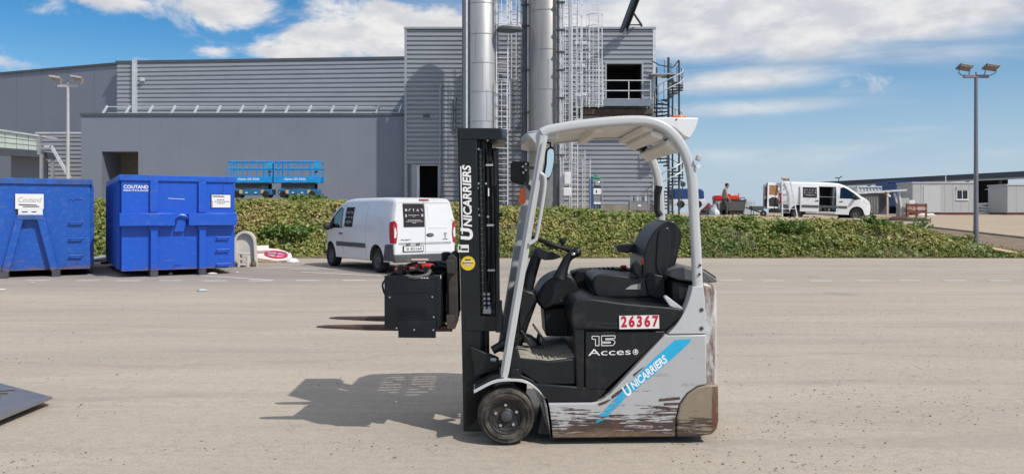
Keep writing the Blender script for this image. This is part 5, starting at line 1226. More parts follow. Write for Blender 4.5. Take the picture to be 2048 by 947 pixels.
mb.f = [(i,i+1,n+i+1,n+i) for i in range(n-1)]+[(2*n+i+1,2*n+i,3*n+i,3*n+i+1) for i in range(n-1)]+[(i+1,i,2*n+i,2*n+i+1) for i in range(n-1)]+[(n+i,n+i+1,3*n+i+1,3*n+i) for i in range(n-1)]+[(0,n,3*n,2*n),(n-1,3*n-1,4*n-1,2*n-1)]
mb.build('rolled_rim', CREAMP, tb, bevel=.008)
so = thing('step_stool', 'small cream plastic step stool in front of the arched panel', 'stool', (W(489,530,Yj-.35).x, Yj-.35, 0), .1)
MB().prism([(-.16,0),(-.13,.36),(-.10,.36),(-.10,0)], -.14, .14).build('leg_panel', CREAMP, so, bevel=.006); MB().prism([(.16,0),(.13,.36),(.10,.36),(.10,0)], -.14, .14).build('leg_panel', CREAMP, so, bevel=.006)
MB().box(-.15,.15,-.15,.15,.362,.40).build('top', CREAMP, so, bevel=.01)
for z in (.05,.20): MB().box(-.098,.098,-.12,.12,z,z+.06).build('shelf', CREAMP, so, bevel=.004)
bl = thing('paint_pot', 'small round brown pot at the foot of the arched panel', 'pot', (W(507,530,Yj-.4).x, Yj-.4, 0)); MB().lathe([(.06,0),(.085,.05),(.08,.12),(.05,.16),(.045,.17)], n=16).build('pot', mat('brown_pot',(.13,.10,.07),.8), bl); MB().lathe([(.05,.171),(.05,.18),(0,.185)], n=16).build('lid', FOOT, bl)
PINKW = mat('pinkish_white', (.70,.62,.60), .6, var=.06); MAG = mat('magenta_red', (.50,.01,.05), .45, var=.1); LILAC = mat('lilac_film', (.42,.33,.48), .4, var=.15)
Yh = 24.6
hp_ = thing('moulded_lid', 'white moulded panel with pink and red oval lying by the bank', 'panel', (WX(546,Yh),Yh,.22), .1, rot=(RAD(30),RAD(7),.1))
ov = lambda a, b, n=28: [(a*cos(2*pi*k/n), b*sin(2*pi*k/n)) for k in range(n)]
MB().prism([(-.62,-.12),(-.5,-.28),(.2,-.30),(.52,-.18),(.60,.02),(.50,.24),(.1,.36),(-.4,.34),(-.62,.2)], -.05, 0, 'z').build('panel_body', PINKW, hp_, bevel=.015)
def rg(a0,b0,a1,b1,z0,z1):
    A,B = ov(a0,b0), ov(a1,b1); n = len(A); mb = MB(); mb.v = [(x,y,z0) for x,y in A]+[(x,y,z0) for x,y in B]+[(x,y,z1) for x,y in A]+[(x,y,z1) for x,y in B]
    mb.f = [(2*n+i,2*n+(i+1)%n,3*n+(i+1)%n,3*n+i) for i in range(n)]+[(i,(i+1)%n,2*n+(i+1)%n,2*n+i) for i in range(n)]+[(n+i,3*n+i,3*n+(i+1)%n,n+(i+1)%n) for i in range(n)]+[(i,n+i,n+(i+1)%n,(i+1)%n) for i in range(n)]; mb.v = [(x+.1,y,z) for x,y,z in mb.v]; return mb
rg(.36,.20,.30,.15,.001,.035).build('oval_ring', MAG, hp_)
MB().prism([(x+.1,y) for x,y in ov(.298,.148)], .001, .012, 'z').build('oval_centre', LILAC, hp_); MB().box(.08,.13,-.14,.14,.0125,.02).box(-.19,.39,-.02,.02,.021,.026).build('oval_cross', MAG, hp_)
MB().cbox((-.38,.15,.06), .42,.30,.10, rz=.3).build('side_block', PINKW, hp_, bevel=.02)
for lab, px, Y, w_, d_, h_, a in (('light board lying flat under the pink oval panel',531,24.1,.75,.2,.05,.1),('thin stick lying left of the white bowl',572,24.0,.3,.03,.02,-.2)):
    b = thing('loose_board', lab, 'board', (WX(px,Y),Y,0), a); MB().prism([(-w_/2,0),(w_/2,.0),(w_/2-.03,h_),(-w_/2+.02,h_)], -d_/2, d_/2).build('plank', mat('raw_timber',(.36,.24,.14),.8,var=.25,scale=6), b, bevel=.004)
bo = thing('white_basin', 'small white basin upturned at the foot of the bank', 'basin', (WX(585,24.4),24.4,0)); MB().lathe([(.20,0),(.20,.02),(.15,.09),(.08,.12),(0,.125)], n=24).build('bowl', WHITE, bo); MB().lathe([(.2,.001),(.215,.006),(.215,.018),(.2,.022)], n=24, closed=True).build('rim', WHITE, bo)
dk_ = thing('dried_plant', 'dark dead plant beside the white basin', 'plant', (WX(575,24.9),24.9,0)); mb = MB()
for k in range(14): a = rng.uniform(0,6.28); mb.tube([(0,0,0),(.07*cos(a),.07*sin(a),.15),(.16*cos(a),.14*sin(a),rng.uniform(.2,.36))], [.01,.007,.003], 4)
stuff(mb.build('twigs', mat('dead_twig',(.05,.04,.03),.9), dk_)); P_ = np.array([(rng.gauss(0,.1),rng.gauss(0,.08),rng.uniform(.1,.36)) for _ in range(90)]); vs, fs = leaf_cloud(P_, np.tile((0,-.3,1.),(90,1)), .06, 9, 1.); stuff(leaf_object('dead_leaves', vs, fs, mat('dead_leaf',(.07,.055,.04),.9), dk_))
def litter(label, px, py, pts, m, h=.01, a=0, name='litter'):
    Y = FPX*CAM_H/(py-HORIZON); t = thing(name, label, 'litter', (WX(px,Y),Y,.004), a); n = len(pts)
    mb = MB(); mb.v = [(x,y,h*(.4+.6*((i*7)%3)/2)) for i,(x,y) in enumerate(pts)]+[(x*.9,y*.9,0.001) for x,y in pts]+[(0,0,h*1.6)]
    mb.f = [(i,(i+1)%n,2*n) for i in range(n)]+[((i+1)%n,i,n+i,n+(i+1)%n) for i in range(n)]+[tuple(range(n,2*n))[::-1]]; mb.build('sheet', m, t, smooth=False)
PB = mat('pale_blue_paper', (.42,.52,.55), .7); PW = mat('dirty_white_paper', (.68,.66,.62), .8)
def blob(a, b, n=7, s=1): r = random.Random(s); return [(a*cos(2*pi*k/n)*r.uniform(.7,1.15), b*sin(2*pi*k/n)*r.uniform(.7,1.15)) for k in range(n)]
litter('crumpled pale blue wrapper on the yard below the bright skip', 404, 582, blob(.13,.10,7,1), PB, .03)
litter('white scrap of paper on the yard at the left edge', 3, 580, blob(.10,.12,6,2), PW, .02)
litter('white torn sheet beside the right foot of the bright skip', 424, 548, blob(.16,.16,7,3), PW, .03)
litter('tiny white scrap under the middle of the bright skip', 342, 549, blob(.05,.10,6,4), PW, .05)
litter('tiny pale scrap in front of the left skip', 64, 567, blob(.06,.10,6,5), mat('tan_scrap',(.5,.42,.33),.8), .02)
litter('tiny white scrap right of the bright skip', 474, 545, blob(.05,.06,6,6), PW, .02)
litter('grey rag lying between the two blue skips', 205, 522, blob(.45,.5,9,7), mat('grey_rag',(.3,.31,.33),.9), .12)
litter('black crumpled bag between the two blue skips', 214, 527, blob(.2,.25,9,8), BLACKP, .10)
# raised steel ramp plate at the lower left corner
rp = thing('steel_ramp_plate', 'shiny rusty steel ramp plate poking in at the lower left corner', 'plate', (-2.05,3.55,.0))
def wp(px,py,z): Y = FPX*(CAM_H-z)/(py-HORIZON); return Vector((WX(px,Y),Y,z))
SHINY = mat('shiny_rusty_steel', (.36,.31,.28), .3, .7, var=.3, scale=3, dirt=(.12,.06,.035), dscale=3, damt=.45)
c0, c1, c2, c3 = wp(0,765,.07), wp(105,793,.07), wp(-10,840,.07), wp(-330,868,.07); c4 = wp(-330,700,.07)
mb = MB(); top_ = [c0,c1,c2,c3,c4]; mb.v = [tuple(p) for p in top_]+[(p.x,p.y,p.z-.014) for p in top_]; mb.f = [(0,4,3,2,1),(5,6,7,8,9)]+[(i,(i+1)%5,(i+1)%5+5,i+5) for i in range(5)]; mb.build('plate', SHINY, rp, w=True, smooth=False)
for k in range(4):
    a, b = wp(-40-20*k,784+3*k,.073), wp(30-15*k,779+7*k,.073); MB().bar(a,b,.014,.006).build('grip_bar', DARKST, rp, w=True)
for p in ((-.75,-.1),(-.9,.5)): MB().cbox((rp.location.x+p[0],rp.location.y+p[1],.027), .12,.5,.054).build('support', FOOT, rp, w=True)
# cardboard and board scraps at the right end of the bank
BRD = mat('white_board', (.62,.58,.50), .7, var=.1); CRD = mat('cardboard', (.46,.32,.20), .85, var=.15)
for lab, px, py, Y, m_, w_, d_, tilt, a, rr in (('white board leaning on the bank end below the lamp post',1948,494,27.6,BRD,.85,.35,.16,-.12,.5),('folded white board piece under the leaning board',1957,501,27.2,BRD,.62,.3,.05,.05,.25),('brown cardboard sheet lying at the far right of the bank',2013,497,27.3,CRD,1.0,.4,.2,-.05,.3)):
    p = W(px,py,Y); z = terrain(p.x,Y); t = thing('scrap_board', lab, 'board', (p.x,Y,z+.10), 0, rot=(rr,tilt,a))
    MB().prism([(-w_/2,-d_/2),(w_/2,-d_/2*.6),(w_/2*.9,d_/2),(-w_/2*.9,d_/2*.8)], -.01, .01, 'z').build('sheet', m_, t); MB().box(-w_/2+.04,w_/2-.04,-d_/2-.0,-d_/2+.05,.0105,.03).build('folded_edge', m_, t)
# ------------------------------------------------------------------ lamp posts
PALEP = mat('lamp_grey', (.50,.50,.50), .5, .3, var=.1); LENS = mat('lamp_lens', (.30,.25,.22), .2, var=.2)
def lamp_post(label, X, Y, z0, h, m, armw):
    t = thing('lamp_post', label, 'lamp post', (X,Y,z0), 0, 'twin-head lamp posts')
    MB().lathe([(.11,-.3),(.11,.0),(.085,.9),(.06,h)], n=14).build('pole', m, t); MB().lathe([(.13,-.05),(.13,.03),(.10,.06)], n=14).build('base_collar', m, t)
    MB().box(-armw/2,armw/2,-.05,.05,h-.06,h+.06).build('cross_arm', m, t, bevel=.01); MB().tube([(0,0,h),(0,0,h+.16)], .03, 8).build('top_spigot', m, t)
    for s, rx in ((-1,-1),(1,-1)):
        c = Vector((s*armw/2+.02*s,-.12,h+.32)); M_ = Matrix.Rotation(.16,4,'Y') @ Matrix.Rotation(RAD(-24),4,'X')
        hd = MB(); vs = []
        for z_, k in ((-.07,.85),(.02,1.0),(.07,.9)): vs += [(-.27*k,-.19*k,z_*.6),(.27*k,-.19*k,z_*.6),(.27*k,.19*k,z_*.6),(-.27*k,.19*k,z_*.6)]
        hd.add([c+(M_ @ Vector(v)) for v in vs], [(3,2,1,0),(8,9,10,11)]+[(i*4+k,i*4+(k+1)%4,(i+1)*4+(k+1)%4,(i+1)*4+k) for i in range(2) for k in range(4)])
        ho = hd.build('lamp_head', m, t, bevel=.012)
        vs = [c+(M_ @ Vector((x*.22,y*.15,-.044-.004*zz))) for zz in (0,1) for x,y in ((-1,-1),(1,-1),(1,1),(-1,1))]
        MB().add(vs, [(0,3,2,1),(4,5,6,7),(0,1,5,4),(1,2,6,5),(2,3,7,6),(3,0,4,7)]).build('lens', LENS, ho)
        for dx in (-.2,.2): MB().tube([c+Vector((dx,0,-.02)), c+Vector((dx,.05,-.2)), Vector((s*armw/2*.85+dx*.6,0,h+.03))], .02, 6).build('yoke', m, t)
    return t
lamp_post('slim dark lamp post with twin floodlights at the right end of the bank', WX(1952,29.3), 29.3, terrain(WX(1952,29.3),29.3), WZ(153,29.3)-terrain(WX(1952,29.3),29.3), mat('post_grey',(.19,.20,.23),.5,.2,var=.1), .95)
Yp = 36.
lamp_post('pale lamp post with twin floodlights behind the left skips', WX(136,Yp), Yp, terrain(WX(136,Yp),Yp), WZ(172,Yp)-terrain(WX(136,Yp),Yp), PALEP, .95)
# ------------------------------------------------------------------ vans
def v_plan(x):  return lerp_table([(0,.885),(.06,.925),(.2,.945),(3.5,.95),(4.1,.92),(4.45,.83),(4.65,.70),(4.75,.58),(4.8,.42)], x)
def v_side(z):
    if z < 1.12: return 1-.03*((1.12-z)/.8)**2
    return 1-.17*((z-1.12)/.82)**1.7
def v_roof(x): return lerp_table([(0,1.90),(.15,1.93),(.6,1.95),(2.6,1.95),(3.0,1.92),(3.3,1.83),(3.6,1.66),(3.9,1.46),(4.1,1.31),(4.25,1.23),(4.5,1.12),(4.68,1.0),(4.76,.86),(4.8,.6)], x)
def v_hw(x, z): return v_plan(x)*v_side(z)
def v_lean(x, z): return .10*max(0,(z-.95))**2*max(0,1-x/.5) if z > .95 else 0
TREAD = RUBBER
VGL = glass_mat('van_glass', (.30,.38,.40)); TAILR = mat('tail_red', (.42,.012,.02), .2, var=.1); TAILW = mat('tail_clear', (.75,.7,.7), .15, var=.05)
GREYB = mat('bumper_grey', (.075,.078,.085), .6, var=.12, dirt=(.16,.14,.12), dscale=3, damt=.3); POSTER = mat('poster_dark', (.028,.025,.028), .7, spec=.2, var=.15); HUBM = mat('wheel_steel', (.09,.09,.095), .5, .4, var=.2, dirt=(.15,.13,.11), dscale=6, damt=.4)
ICON = mat('poster_print', (.42,.43,.47), .7)
def van(label, loc, rz, pitch=0.0, doors_open=False, side=1):
    """x forward from the rear bumper, y to the van's left, z up. side = the seen side (+1 left)"""
    t = thing('parked_van', label, 'van', loc, rz, 'white panel vans', rot=(0,pitch,rz))
    xs = [0,.03,.08,.16,.3,.5]+[.5+.25*k for k in range(1,11)]+[3.15,3.3,3.45,3.6,3.75,3.9,4.0,4.1,4.2,4.3,4.4,4.5,4.58,4.65,4.7,4.74,4.77,4.8]
    mb = MB(); rings = []
    for x in xs:
        h = v_roof(x); zb = .30 if x < 4.6 else .30+.1*(x-4.6)/.2; r = min(.16,(h-zb)*.3); half = []
        for k in range(9): z = zb+(h-r-zb)*k/8; half.append((v_hw(x,z),z))
        wt = half[-1][0]
        for k in range(1,6): a = pi/2*k/5; half.append((wt-.13*(1-cos(a)) if k < 5 else wt-.14, h-r+r*sin(a)*.97))
        half.append((wt*.5,h-.003)); rings.append([(x+v_lean(x,z),-y,z) for y,z in half]+[(x+v_lean(x,h),0,h)]+[(x+v_lean(x,z),y,z) for y,z in half[::-1]])
    n = len(rings[0]); mb.v = [p for r in rings for p in r]; m = len(rings)
    mb.f = [(j*n+i,j*n+i+1,(j+1)*n+i+1,(j+1)*n+i) for j in range(m-1) for i in range(n-1)]+[(j*n+n-1,j*n,(j+1)*n,(j+1)*n+n-1) for j in range(m-1)]+[tuple(range(n))[::-1],tuple(range((m-1)*n,m*n))]
    body = mb.build('body', VANW, t, ang=32)
    AX, AF, RW = .92, 3.92, .325
    cuts = []
    for x in (AX,AF):
        for s in (-1,1): cuts.append((MB().lathe([(.40,0),(.40,.4)], (x,.62 if s > 0 else -1.02,RW+.01), 'y', 28), GREYB))
    cabw = [(3.02,1.12),(3.07,1.66),(3.24,1.72),(3.42,1.63),(3.72,1.43),(3.98,1.24),(4.02,1.12)]
    cuts.append((MB().prism(cabw, -1.2, 1.2), GREYB))
    if doors_open:
        s = side; y0, y1 = sorted((s*.2, s*1.2))
        cuts.append((MB().box(1.98,2.86,y0,y1,.42,1.72), DARKIN))
        cuts.append((MB().box(-.2,1.5,-.72,.72,.5,1.72), DARKIN))
    bool_cut(body, cuts)
    def grid4(pts, f, off, th, nu=3, nv=6):
        (a,b),(c,d),(e,g),(h,i) = pts; mb = MB()
        def P2(u,v): return (a*(1-u)+c*u)*(1-v)+(h*(1-u)+e*u)*v, (b*(1-u)+d*u)*(1-v)+(i*(1-u)+g*u)*v
        for o_ in (off, off-th): mb.v += [f(*P2(j/nu,k/nv), o_) for k in range(nv+1) for j in range(nu+1)]
        w_ = nu+1; m_ = w_*(nv+1)
        for k in range(nv):
            for j in range(nu): q_ = (k*w_+j,k*w_+j+1,(k+1)*w_+j+1,(k+1)*w_+j); mb.f += [q_, tuple(m_+x for x in q_[::-1])]
        rim = list(range(nu+1))+[k*w_+nu for k in range(1,nv+1)]+[nv*w_+j for j in range(nu-1,-1,-1)]+[k*w_ for k in range(nv-1,0,-1)]
        mb.f += [(rim[k],rim[(k+1)%len(rim)],m_+rim[(k+1)%len(rim)],m_+rim[k]) for k in range(len(rim))]
        return mb
    def sp(pts, s, off=.006, th=.012):
        if len(pts) == 4: return grid4(pts, lambda x,z,o_: (x, s*(v_hw(x,z)+o_), z), off, th)
        A = [(x, s*(v_hw(x,z)+off), z) for x,z in pts]; B = [(x, s*(v_hw(x,z)+off-th), z) for x,z in pts]; n = len(pts); mb = MB()
        mb.v = A+B; mb.f = [tuple(range(n)),tuple(range(n,2*n))[::-1]]+[(i,(i+1)%n,(i+1)%n+n,i+n) for i in range(n)]; return mb
    def dens(pts, n=4):
        out = []
        for (a,b),(c,d) in zip(pts, pts[1:]+pts[:1]): out += [(a+(c-a)*k/n,b+(d-b)*k/n) for k in range(n)]
        return out
    def rp_(pts, off=.006, th=.012):
        if len(pts) == 4: return grid4(pts, lambda y,z,o_: (v_lean(0,z)-o_, y, z), off, th)
        A = [(v_lean(0,z)-off, y, z) for y,z in pts]; B = [(v_lean(0,z)-off+th, y, z) for y,z in pts]; n = len(pts); mb = MB()
        mb.v = A+B; mb.f = [tuple(range(n)),tuple(range(n,2*n))[::-1]]+[(i,(i+1)%n,(i+1)%n+n,i+n) for i in range(n)]; return mb
    for s in (1,-1):
        sp(dens(cabw,3), s, -.012, .006).build('side_window', VGL, t)
        sp([(3.03,1.13),(3.06,1.13),(3.10,1.66),(3.07,1.66)], s, .004).build('window_trim', INK, t)
        sp([(3.70,1.10),(3.98,1.10),(4.10,1.13),(3.74,1.43),(3.70,1.43)], s, .005).build('quarter_trim', INK, t)
        for x0, x1 in ((1.55,2.93),(2.97,3.42)): sp([(x0,.62),(x1,.62),(x1,.74),(x0,.74)], s, .02, .03).build('rub_strip', GREYB, t, bevel=.006)
        sp(dens([(2.945,.42),(2.957,.42),(2.957,1.2),(3.03,1.75),(3.018,1.75),(2.945,1.2)],3), s, .0015, .006).build('door_seam', INK, t)
        sp([(1.50,.42),(1.51,.42),(1.51,1.75),(1.50,1.75)], s, .0015, .006).build('door_seam', mat('seam_grey',(.25,.25,.26),.6), t)
        sp([(1.05,1.18),(2.86,1.18),(2.86,1.19),(1.05,1.19)], s, .003, .01).build('body_crease', VANW, t)
        sp([(3.02,.955),(3.20,.955),(3.20,.99),(3.02,.99)], s, .03, .04).build('door_handle', INK, t, bevel=.008)
        mi = MB().ball((3.80,s*1.06,1.16), .07,.13,.11, 12, 8).bar((3.8,s*.9,1.12),(3.8,s*1.0,1.13),.05,.06); stuff(mi.build('wing_mirror', INK, t))
        sp(dens([(.02,.33),(.50,.33),(.52,.36),(.42,.60),(.38,.74),(.03,.76)],2), s, .02, .05).build('rear_bumper_corner', GREYB, t, bevel=.01)
        tl = sp(dens([(.005,.78),(.13,.78),(.15,.95),(.16,1.30),(.02,1.34)],3), s, .014, .05).build('tail_lamp', TAILR, t, bevel=.008)
        rp_([(s*.905,.78),(s*.83,.78),(s*.80,1.0),(s*.81,1.28),(s*.87,1.34),(s*.875,1.34)], .014, .04).build('tail_lamp_rear', TAILR, tl, bevel=.006)
        rp_([(s*.895,.92),(s*.84,.92),(s*.825,1.05),(s*.85,1.17),(s*.885,1.17)], .019, .01).build('reversing_lens', TAILW, tl)
        rp_([(s*.885,1.345),(s*.82,1.345),(s*.80,1.36),(s*.80,1.40),(s*.86,1.40)], .01, .02).build('lamp_cap', VANW, tl)
        sp(dens([(4.3,.95),(4.6,.86),(4.66,.92),(4.5,1.05),(4.28,1.13)],2), s, .008).build('head_lamp', TAILW, t)
    fc = sp([(1.33+.085*cos(2*pi*k/20),1.0+.10*sin(2*pi*k/20)) for k in range(20)], side, .003).build('fuel_flap', VANW, t)
    sp([(1.33+.088*cos(2*pi*k/20),1.0+.103*sin(2*pi*k/20)) for k in range(20)], side, .0015).build('flap_gap', mat('gap_grey',(.3,.3,.3),.6), fc)
    # windscreen
    ws = MB(); pts = []
    for x in (3.22,3.4,3.6,3.8,4.0,4.12):
        h = v_roof(x); y = v_hw(x,h-.12)-.13; pts.append([(x,-y,h+.012),(x,-y*.5,h+.014),(x,0,h+.016),(x,y*.5,h+.014),(x,y,h+.012)])
    ws.v = [p for r in pts for p in r]; ws.f = [(j*5+i,j*5+i+1,(j+1)*5+i+1,(j+1)*5+i) for j in range(5) for i in range(4)]; ws.build('windscreen', mat('windscreen_dark',(.02,.025,.03),.05,var=.1), t, recalc=False)
    MB().prism([(-.90,.30),(.90,.30),(.92,.46),(.90,.50),(-.90,.50),(-.92,.46)], -.07, .06, 'x').build('rear_bumper', GREYB, t, bevel=.02)
    MB().box(4.55,4.86,-.62,.62,.28,.52).build('front_bumper', GREYB, t, bevel=.06)
    for x, nm in ((AX,'rear'),(AF,'front')):
        for s in (-1,1):
            y0 = s*.80; ty = MB().lathe([(RW*.62,-.10),(RW*.75,-.115),(RW*.93,-.11),(RW,-.07),(RW,.07),(RW*.93,.11),(RW*.75,.115),(RW*.62,.10)], (x,y0,RW-.005), 'y', 32, closed=True).build('tyre', TREAD, t)
            sgn = s; rm = MB().lathe([(0,sgn*.055),(.06,sgn*.06),(.08,sgn*.04),(.15,sgn*.05),(.18,sgn*.085),(RW*.63,sgn*.10),(RW*.63,-sgn*.1)], (x,y0,RW-.005), 'y', 28).build('rim', HUBM, t)
            for k in range(5): a = 2*pi*k/5; MB().lathe([(.0,-.012),(.013,-.01),(.013,.01),(0,.012)], (x+.06*cos(a),y0+sgn*.065,RW+.06*sin(a)), 'y', 6).build('wheel_nut', STEEL, rm)
    MB().box(1.0,4.3,-.7,.7,.26,.296).build('underbody', INK, t)
    MB().cbox((3.1,.38,.95), .5,.5,.9).cbox((3.1,-.38,.95), .5,.5,.9).cbox((2.95,.38,1.35), .15,.46,.7).cbox((2.95,-.38,1.35), .15,.46,.7).build('cab_seat', INK, t, bevel=.04)
    return t, sp, rp_, dens
def poster(parent, place, x0, x1, z0, z1):
    """dark poster with a row of tool icons and lines of print; place(pts, off, th) -> MB"""
    b = place([(x0,z0),(x1,z0),(x1,z1),(x0,z1)], .008, .01).build('poster', POSTER, parent); w_, h_ = x1-x0, z1-z0
    def r_(u0,v0,u1,v1): place([(x0+w_*u0,z0+h_*v0),(x0+w_*u1,z0+h_*v0),(x0+w_*u1,z0+h_*v1),(x0+w_*u0,z0+h_*v1)], .0095, .002).build('icon', ICON, b)
    def p_(pts): place([(x0+w_*u,z0+h_*v) for u,v in pts], .0095, .002).build('icon', ICON, b)
    p_([(.09,.68),(.19,.68),(.19,.74),(.14,.79),(.09,.75)]); p_([(.26,.67),(.36,.77),(.33,.80),(.30,.76),(.25,.70)]); p_([(.49,.66),(.51,.66),(.52,.78),(.49,.80),(.47,.77)]); p_([(.63,.68),(.76,.68),(.72,.74),(.70,.80),(.67,.74)]); p_([(.84,.78),(.88,.80),(.95,.69),(.92,.67)])
    r_(.09,.42,.16,.54); r_(.86,.44,.95,.55)
    for v, a, c in ((.50,.24,.76),(.44,.45,.55),(.29,.2,.82),(.23,.12,.92),(.17,.4,.62)):
        u = a
        while u < c-.02: l = rng.uniform(.04,.10); r_(u,v-.012,min(c,u+l),v+.016); u += l+.02
v1, sp1_, rp1_, dens1 = van('white panel van seen from behind, parked at the foot of the bank', (-2.22,19.85,0), RAD(126))
poster(v1, lambda p,o,th: sp1_(p[::-1],1,o,th), 2.35, 2.87, 1.16, 1.70)
poster(v1, lambda p,o,th: rp1_([(-y,z) for y,z in p],o,th), -.62, -.02, 1.19, 1.78)
# rear doors detail
for pts, m_, nm in (([(-.004,.52),(.004,.52),(.004,1.84),(-.004,1.84)],INK,'door_seam'),([(-.76,.755),(.76,.755),(.76,.80),(-.76,.80)],mat('door_band',(.42,.42,.43),.6),'door_band'),([(-.36,1.86),(-.08,1.86),(-.08,1.90),(-.36,1.90)],TAILR,'brake_lamp')):
    p = [(-y,z) for y,z in pts] if nm == 'brake_lamp' else pts
    if nm == 'brake_lamp': p = [(.14,1.855),(-.14,1.855),(-.14,1.895),(.14,1.895)]
    rp1_(p, .012 if nm != 'door_seam' else .003, .02).build(nm, m_, v1)
for y0,y1 in ((-.74,-.02),(.02,.74)):
    for a in ([(y0,.54),(y1,.54),(y1,.545),(y0,.545)],[(y0,1.80),(y1,1.80),(y1,1.806),(y0,1.806)]): rp1_(a, .002, .006).build('door_gap', mat('gap_line',(.32,.32,.33),.6), v1)
rp1_([(-.68,1.15),(-.10,1.15),(-.10,1.70),(-.60,1.72),(-.68,1.66)], .004, .01).build('blanked_window', VANW, v1, bevel=.003)
rp1_([(-.14+.11*cos(2*pi*k/20),.98+.045*sin(2*pi*k/20)) for k in range(20)], .012, .02).build('rear_handle', INK, v1, bevel=.004); rp1_([(-.08,.97),(-.2,.97),(-.2,.99),(-.08,.99)], .03, .02).build('handle_grip', STEEL, v1)
np_ = rp1_([(.62,.58),(.08,.58),(.08,.70),(.62,.70)], .022, .02).build('licence_plate', PAPER, v1); rp1_([(.65,.565),(.06,.565),(.06,.715),(.65,.715)], .018, .02).build('plate_frame', INK, np_)
fit_text('plate_lettering', 'SI 82164', INK, np_, frame((v_lean(0,.64)-.024,.34,.64),(0,-1,0),(0,0,1)), .44, .075, bold=.01, extrude=.0006)
fit_text('lettering', 'PEUGEOT', INK, v1, frame((v_lean(0,.86)-.005,.56,.865),(0,-1,0),(0,0,1)), .28, .03, bold=.01, extrude=.0008)
fit_text('lettering', 'EXPERT', INK, v1, frame((v_lean(0,.86)-.005,-.60,.865),(0,-1,0),(0,0,1)), .17, .026, bold=.01, extrude=.0008)
rp1_([(-.57,.90),(-.62,.90),(-.61,.95),(-.64,1.0),(-.63,1.04),(-.56,1.04),(-.55,1.0),(-.58,.95)], .006, .006).build('emblem', STEEL, v1)
for y in (.5,.22): rp1_([(y+.06,.745),(y-.06,.745),(y-.05,.775),(y+.05,.775)], .03, .03).build('plate_lamp', GREYB, v1)

zv = terrain(16.5,41)
v2, sp2_, rp2_, dens2 = van('white panel van on the upper ground with its doors standing open', (13.95,41.2,terrain(14.5,41)-.06), RAD(-3), RAD(1.6), True, -1)
# slid-back door with poster, step, open rear doors
sd = MB(); pts = [(1.0,.40),(1.96,.40),(1.96,1.74),(1.0,1.74)]; sp2_(pts,-1,.09,.05).build('sliding_door', VANW, v2, bevel=.01)
poster(v2, lambda p,o,th: sp2_(p,-1,o+.09,th), 1.13, 1.84, 1.13, 1.66)
sp2_([(1.08,.62),(1.94,.62),(1.94,.74),(1.08,.74)],-1,.11,.03).build('rub_strip', GREYB, v2); sp2_([(1.76,.96),(1.92,.96),(1.92,1.0),(1.76,1.0)],-1,.12,.03).build('door_handle', INK, v2)
MB().box(2.0,2.84,-.98,-.5,.36,.415).build('sill_step', CREAMP, v2, bevel=.01)
SL = mat('slate_lining',(.10,.14,.16),.6,var=.2)
MB().box(2.70,2.85,-.86,-.5,.5,1.68).build('bulkhead', SL, v2)
for k,(x,y,z,s_) in enumerate(((2.1,-.6,.52,.14),(2.35,-.55,.5,.11),(2.55,-.62,.5,.12))): MB().cbox((x,y,z), s_*1.4,.3,s_*1.3, rz=.3*k).build('load_item', (GREYB,CARR,STEEL)[k], v2, bevel=.02)
BROWNP = mat('plywood', (.30,.15,.06), .7, var=.2, scale=5)
def rear_door(ang, y, sgn, nm):
    c, s = cos(ang), sin(ang)
    def tr(u, w_, z): return (.02-u*c - w_*s*sgn*0 - w_*s, y + sgn*u*s - w_*c*sgn, z)
    def slab(name, u0,u1,z0,z1,w0,w1,m,par,pts=None):
        pl = pts or [(u0,z0),(u1,z0),(u1,z1),(u0,z1)]; n = len(pl); mb = MB(); mb.v = [tr(u,w0,z) for u,z in pl]+[tr(u,w1,z) for u,z in pl]
        mb.f = [tuple(range(n)),tuple(range(n,2*n))[::-1]]+[(i,(i+1)%n,(i+1)%n+n,i+n) for i in range(n)]; return mb.build(name, m, par, bevel=.01)
    d = slab(nm,0,.76,.52,1.84,-.03,.03,VANW,v2)
    for w0,w1 in ((.031,.04),(-.04,-.031)):
        slab('door_lining',.12,.66,1.22,1.72,w0,w1,BROWNP,d); slab('door_recess',.1,.68,.6,1.1,w0,w1,INK,d,[(.1,.62),(.64,.62),(.68,1.0),(.45,1.12),(.2,1.05),(.1,.95)])
    slab('door_edge',.765,.80,.52,1.84,-.035,.035,INK,d)
rear_door(RAD(20), -.76, -1, 'rear_door'); rear_door(RAD(75), .76, 1, 'rear_door')
# ladder leaning on the van
ld = thing('step_ladder', 'aluminium step ladder leaning on the rear of the upper van', 'ladder', (W(1578,435,40.0).x,39.95,terrain(14.4,40)), 0)
a0,a1 = -.38,.42; b0,b1 = -.30,.10; zt_ = 2.02
for p0,p1 in (((a0+.02,0,0),(b0,.22,zt_)),((a1,0,0),(b1,.22,zt_))): MB().bar(p0,p1,.06,.05).build('stile', GALVP, ld)
for k in range(5): f = .22+.16*k; MB().bar((a0+.02+(b0-a0)*f,.22*f,zt_*f),(a1+(b1-a1)*f,.22*f,zt_*f),.05,.035).build('tread', GALVP, ld)
MB().bar((b0-.02,.22,zt_+.02),(b1+.02,.22,zt_+.02),.12,.05).build('top_cap', GALVP, ld)
rb = thing('roof_bundle', 'tan bundle lying on the roof edge of the upper van', 'bundle', (W(1572,366,41).x,40.9,terrain(14.5,41)+1.93)); MB().cbox((0,0,.09), .36,.3,.16, rz=.2).build('wrap', mat('tan_wrap',(.42,.25,.12),.8,var=.2), rb, bevel=.05); MB().cbox((.02,0,.09), .05,.31,.17, rz=.2).build('strap', CARR, rb, bevel=.01)
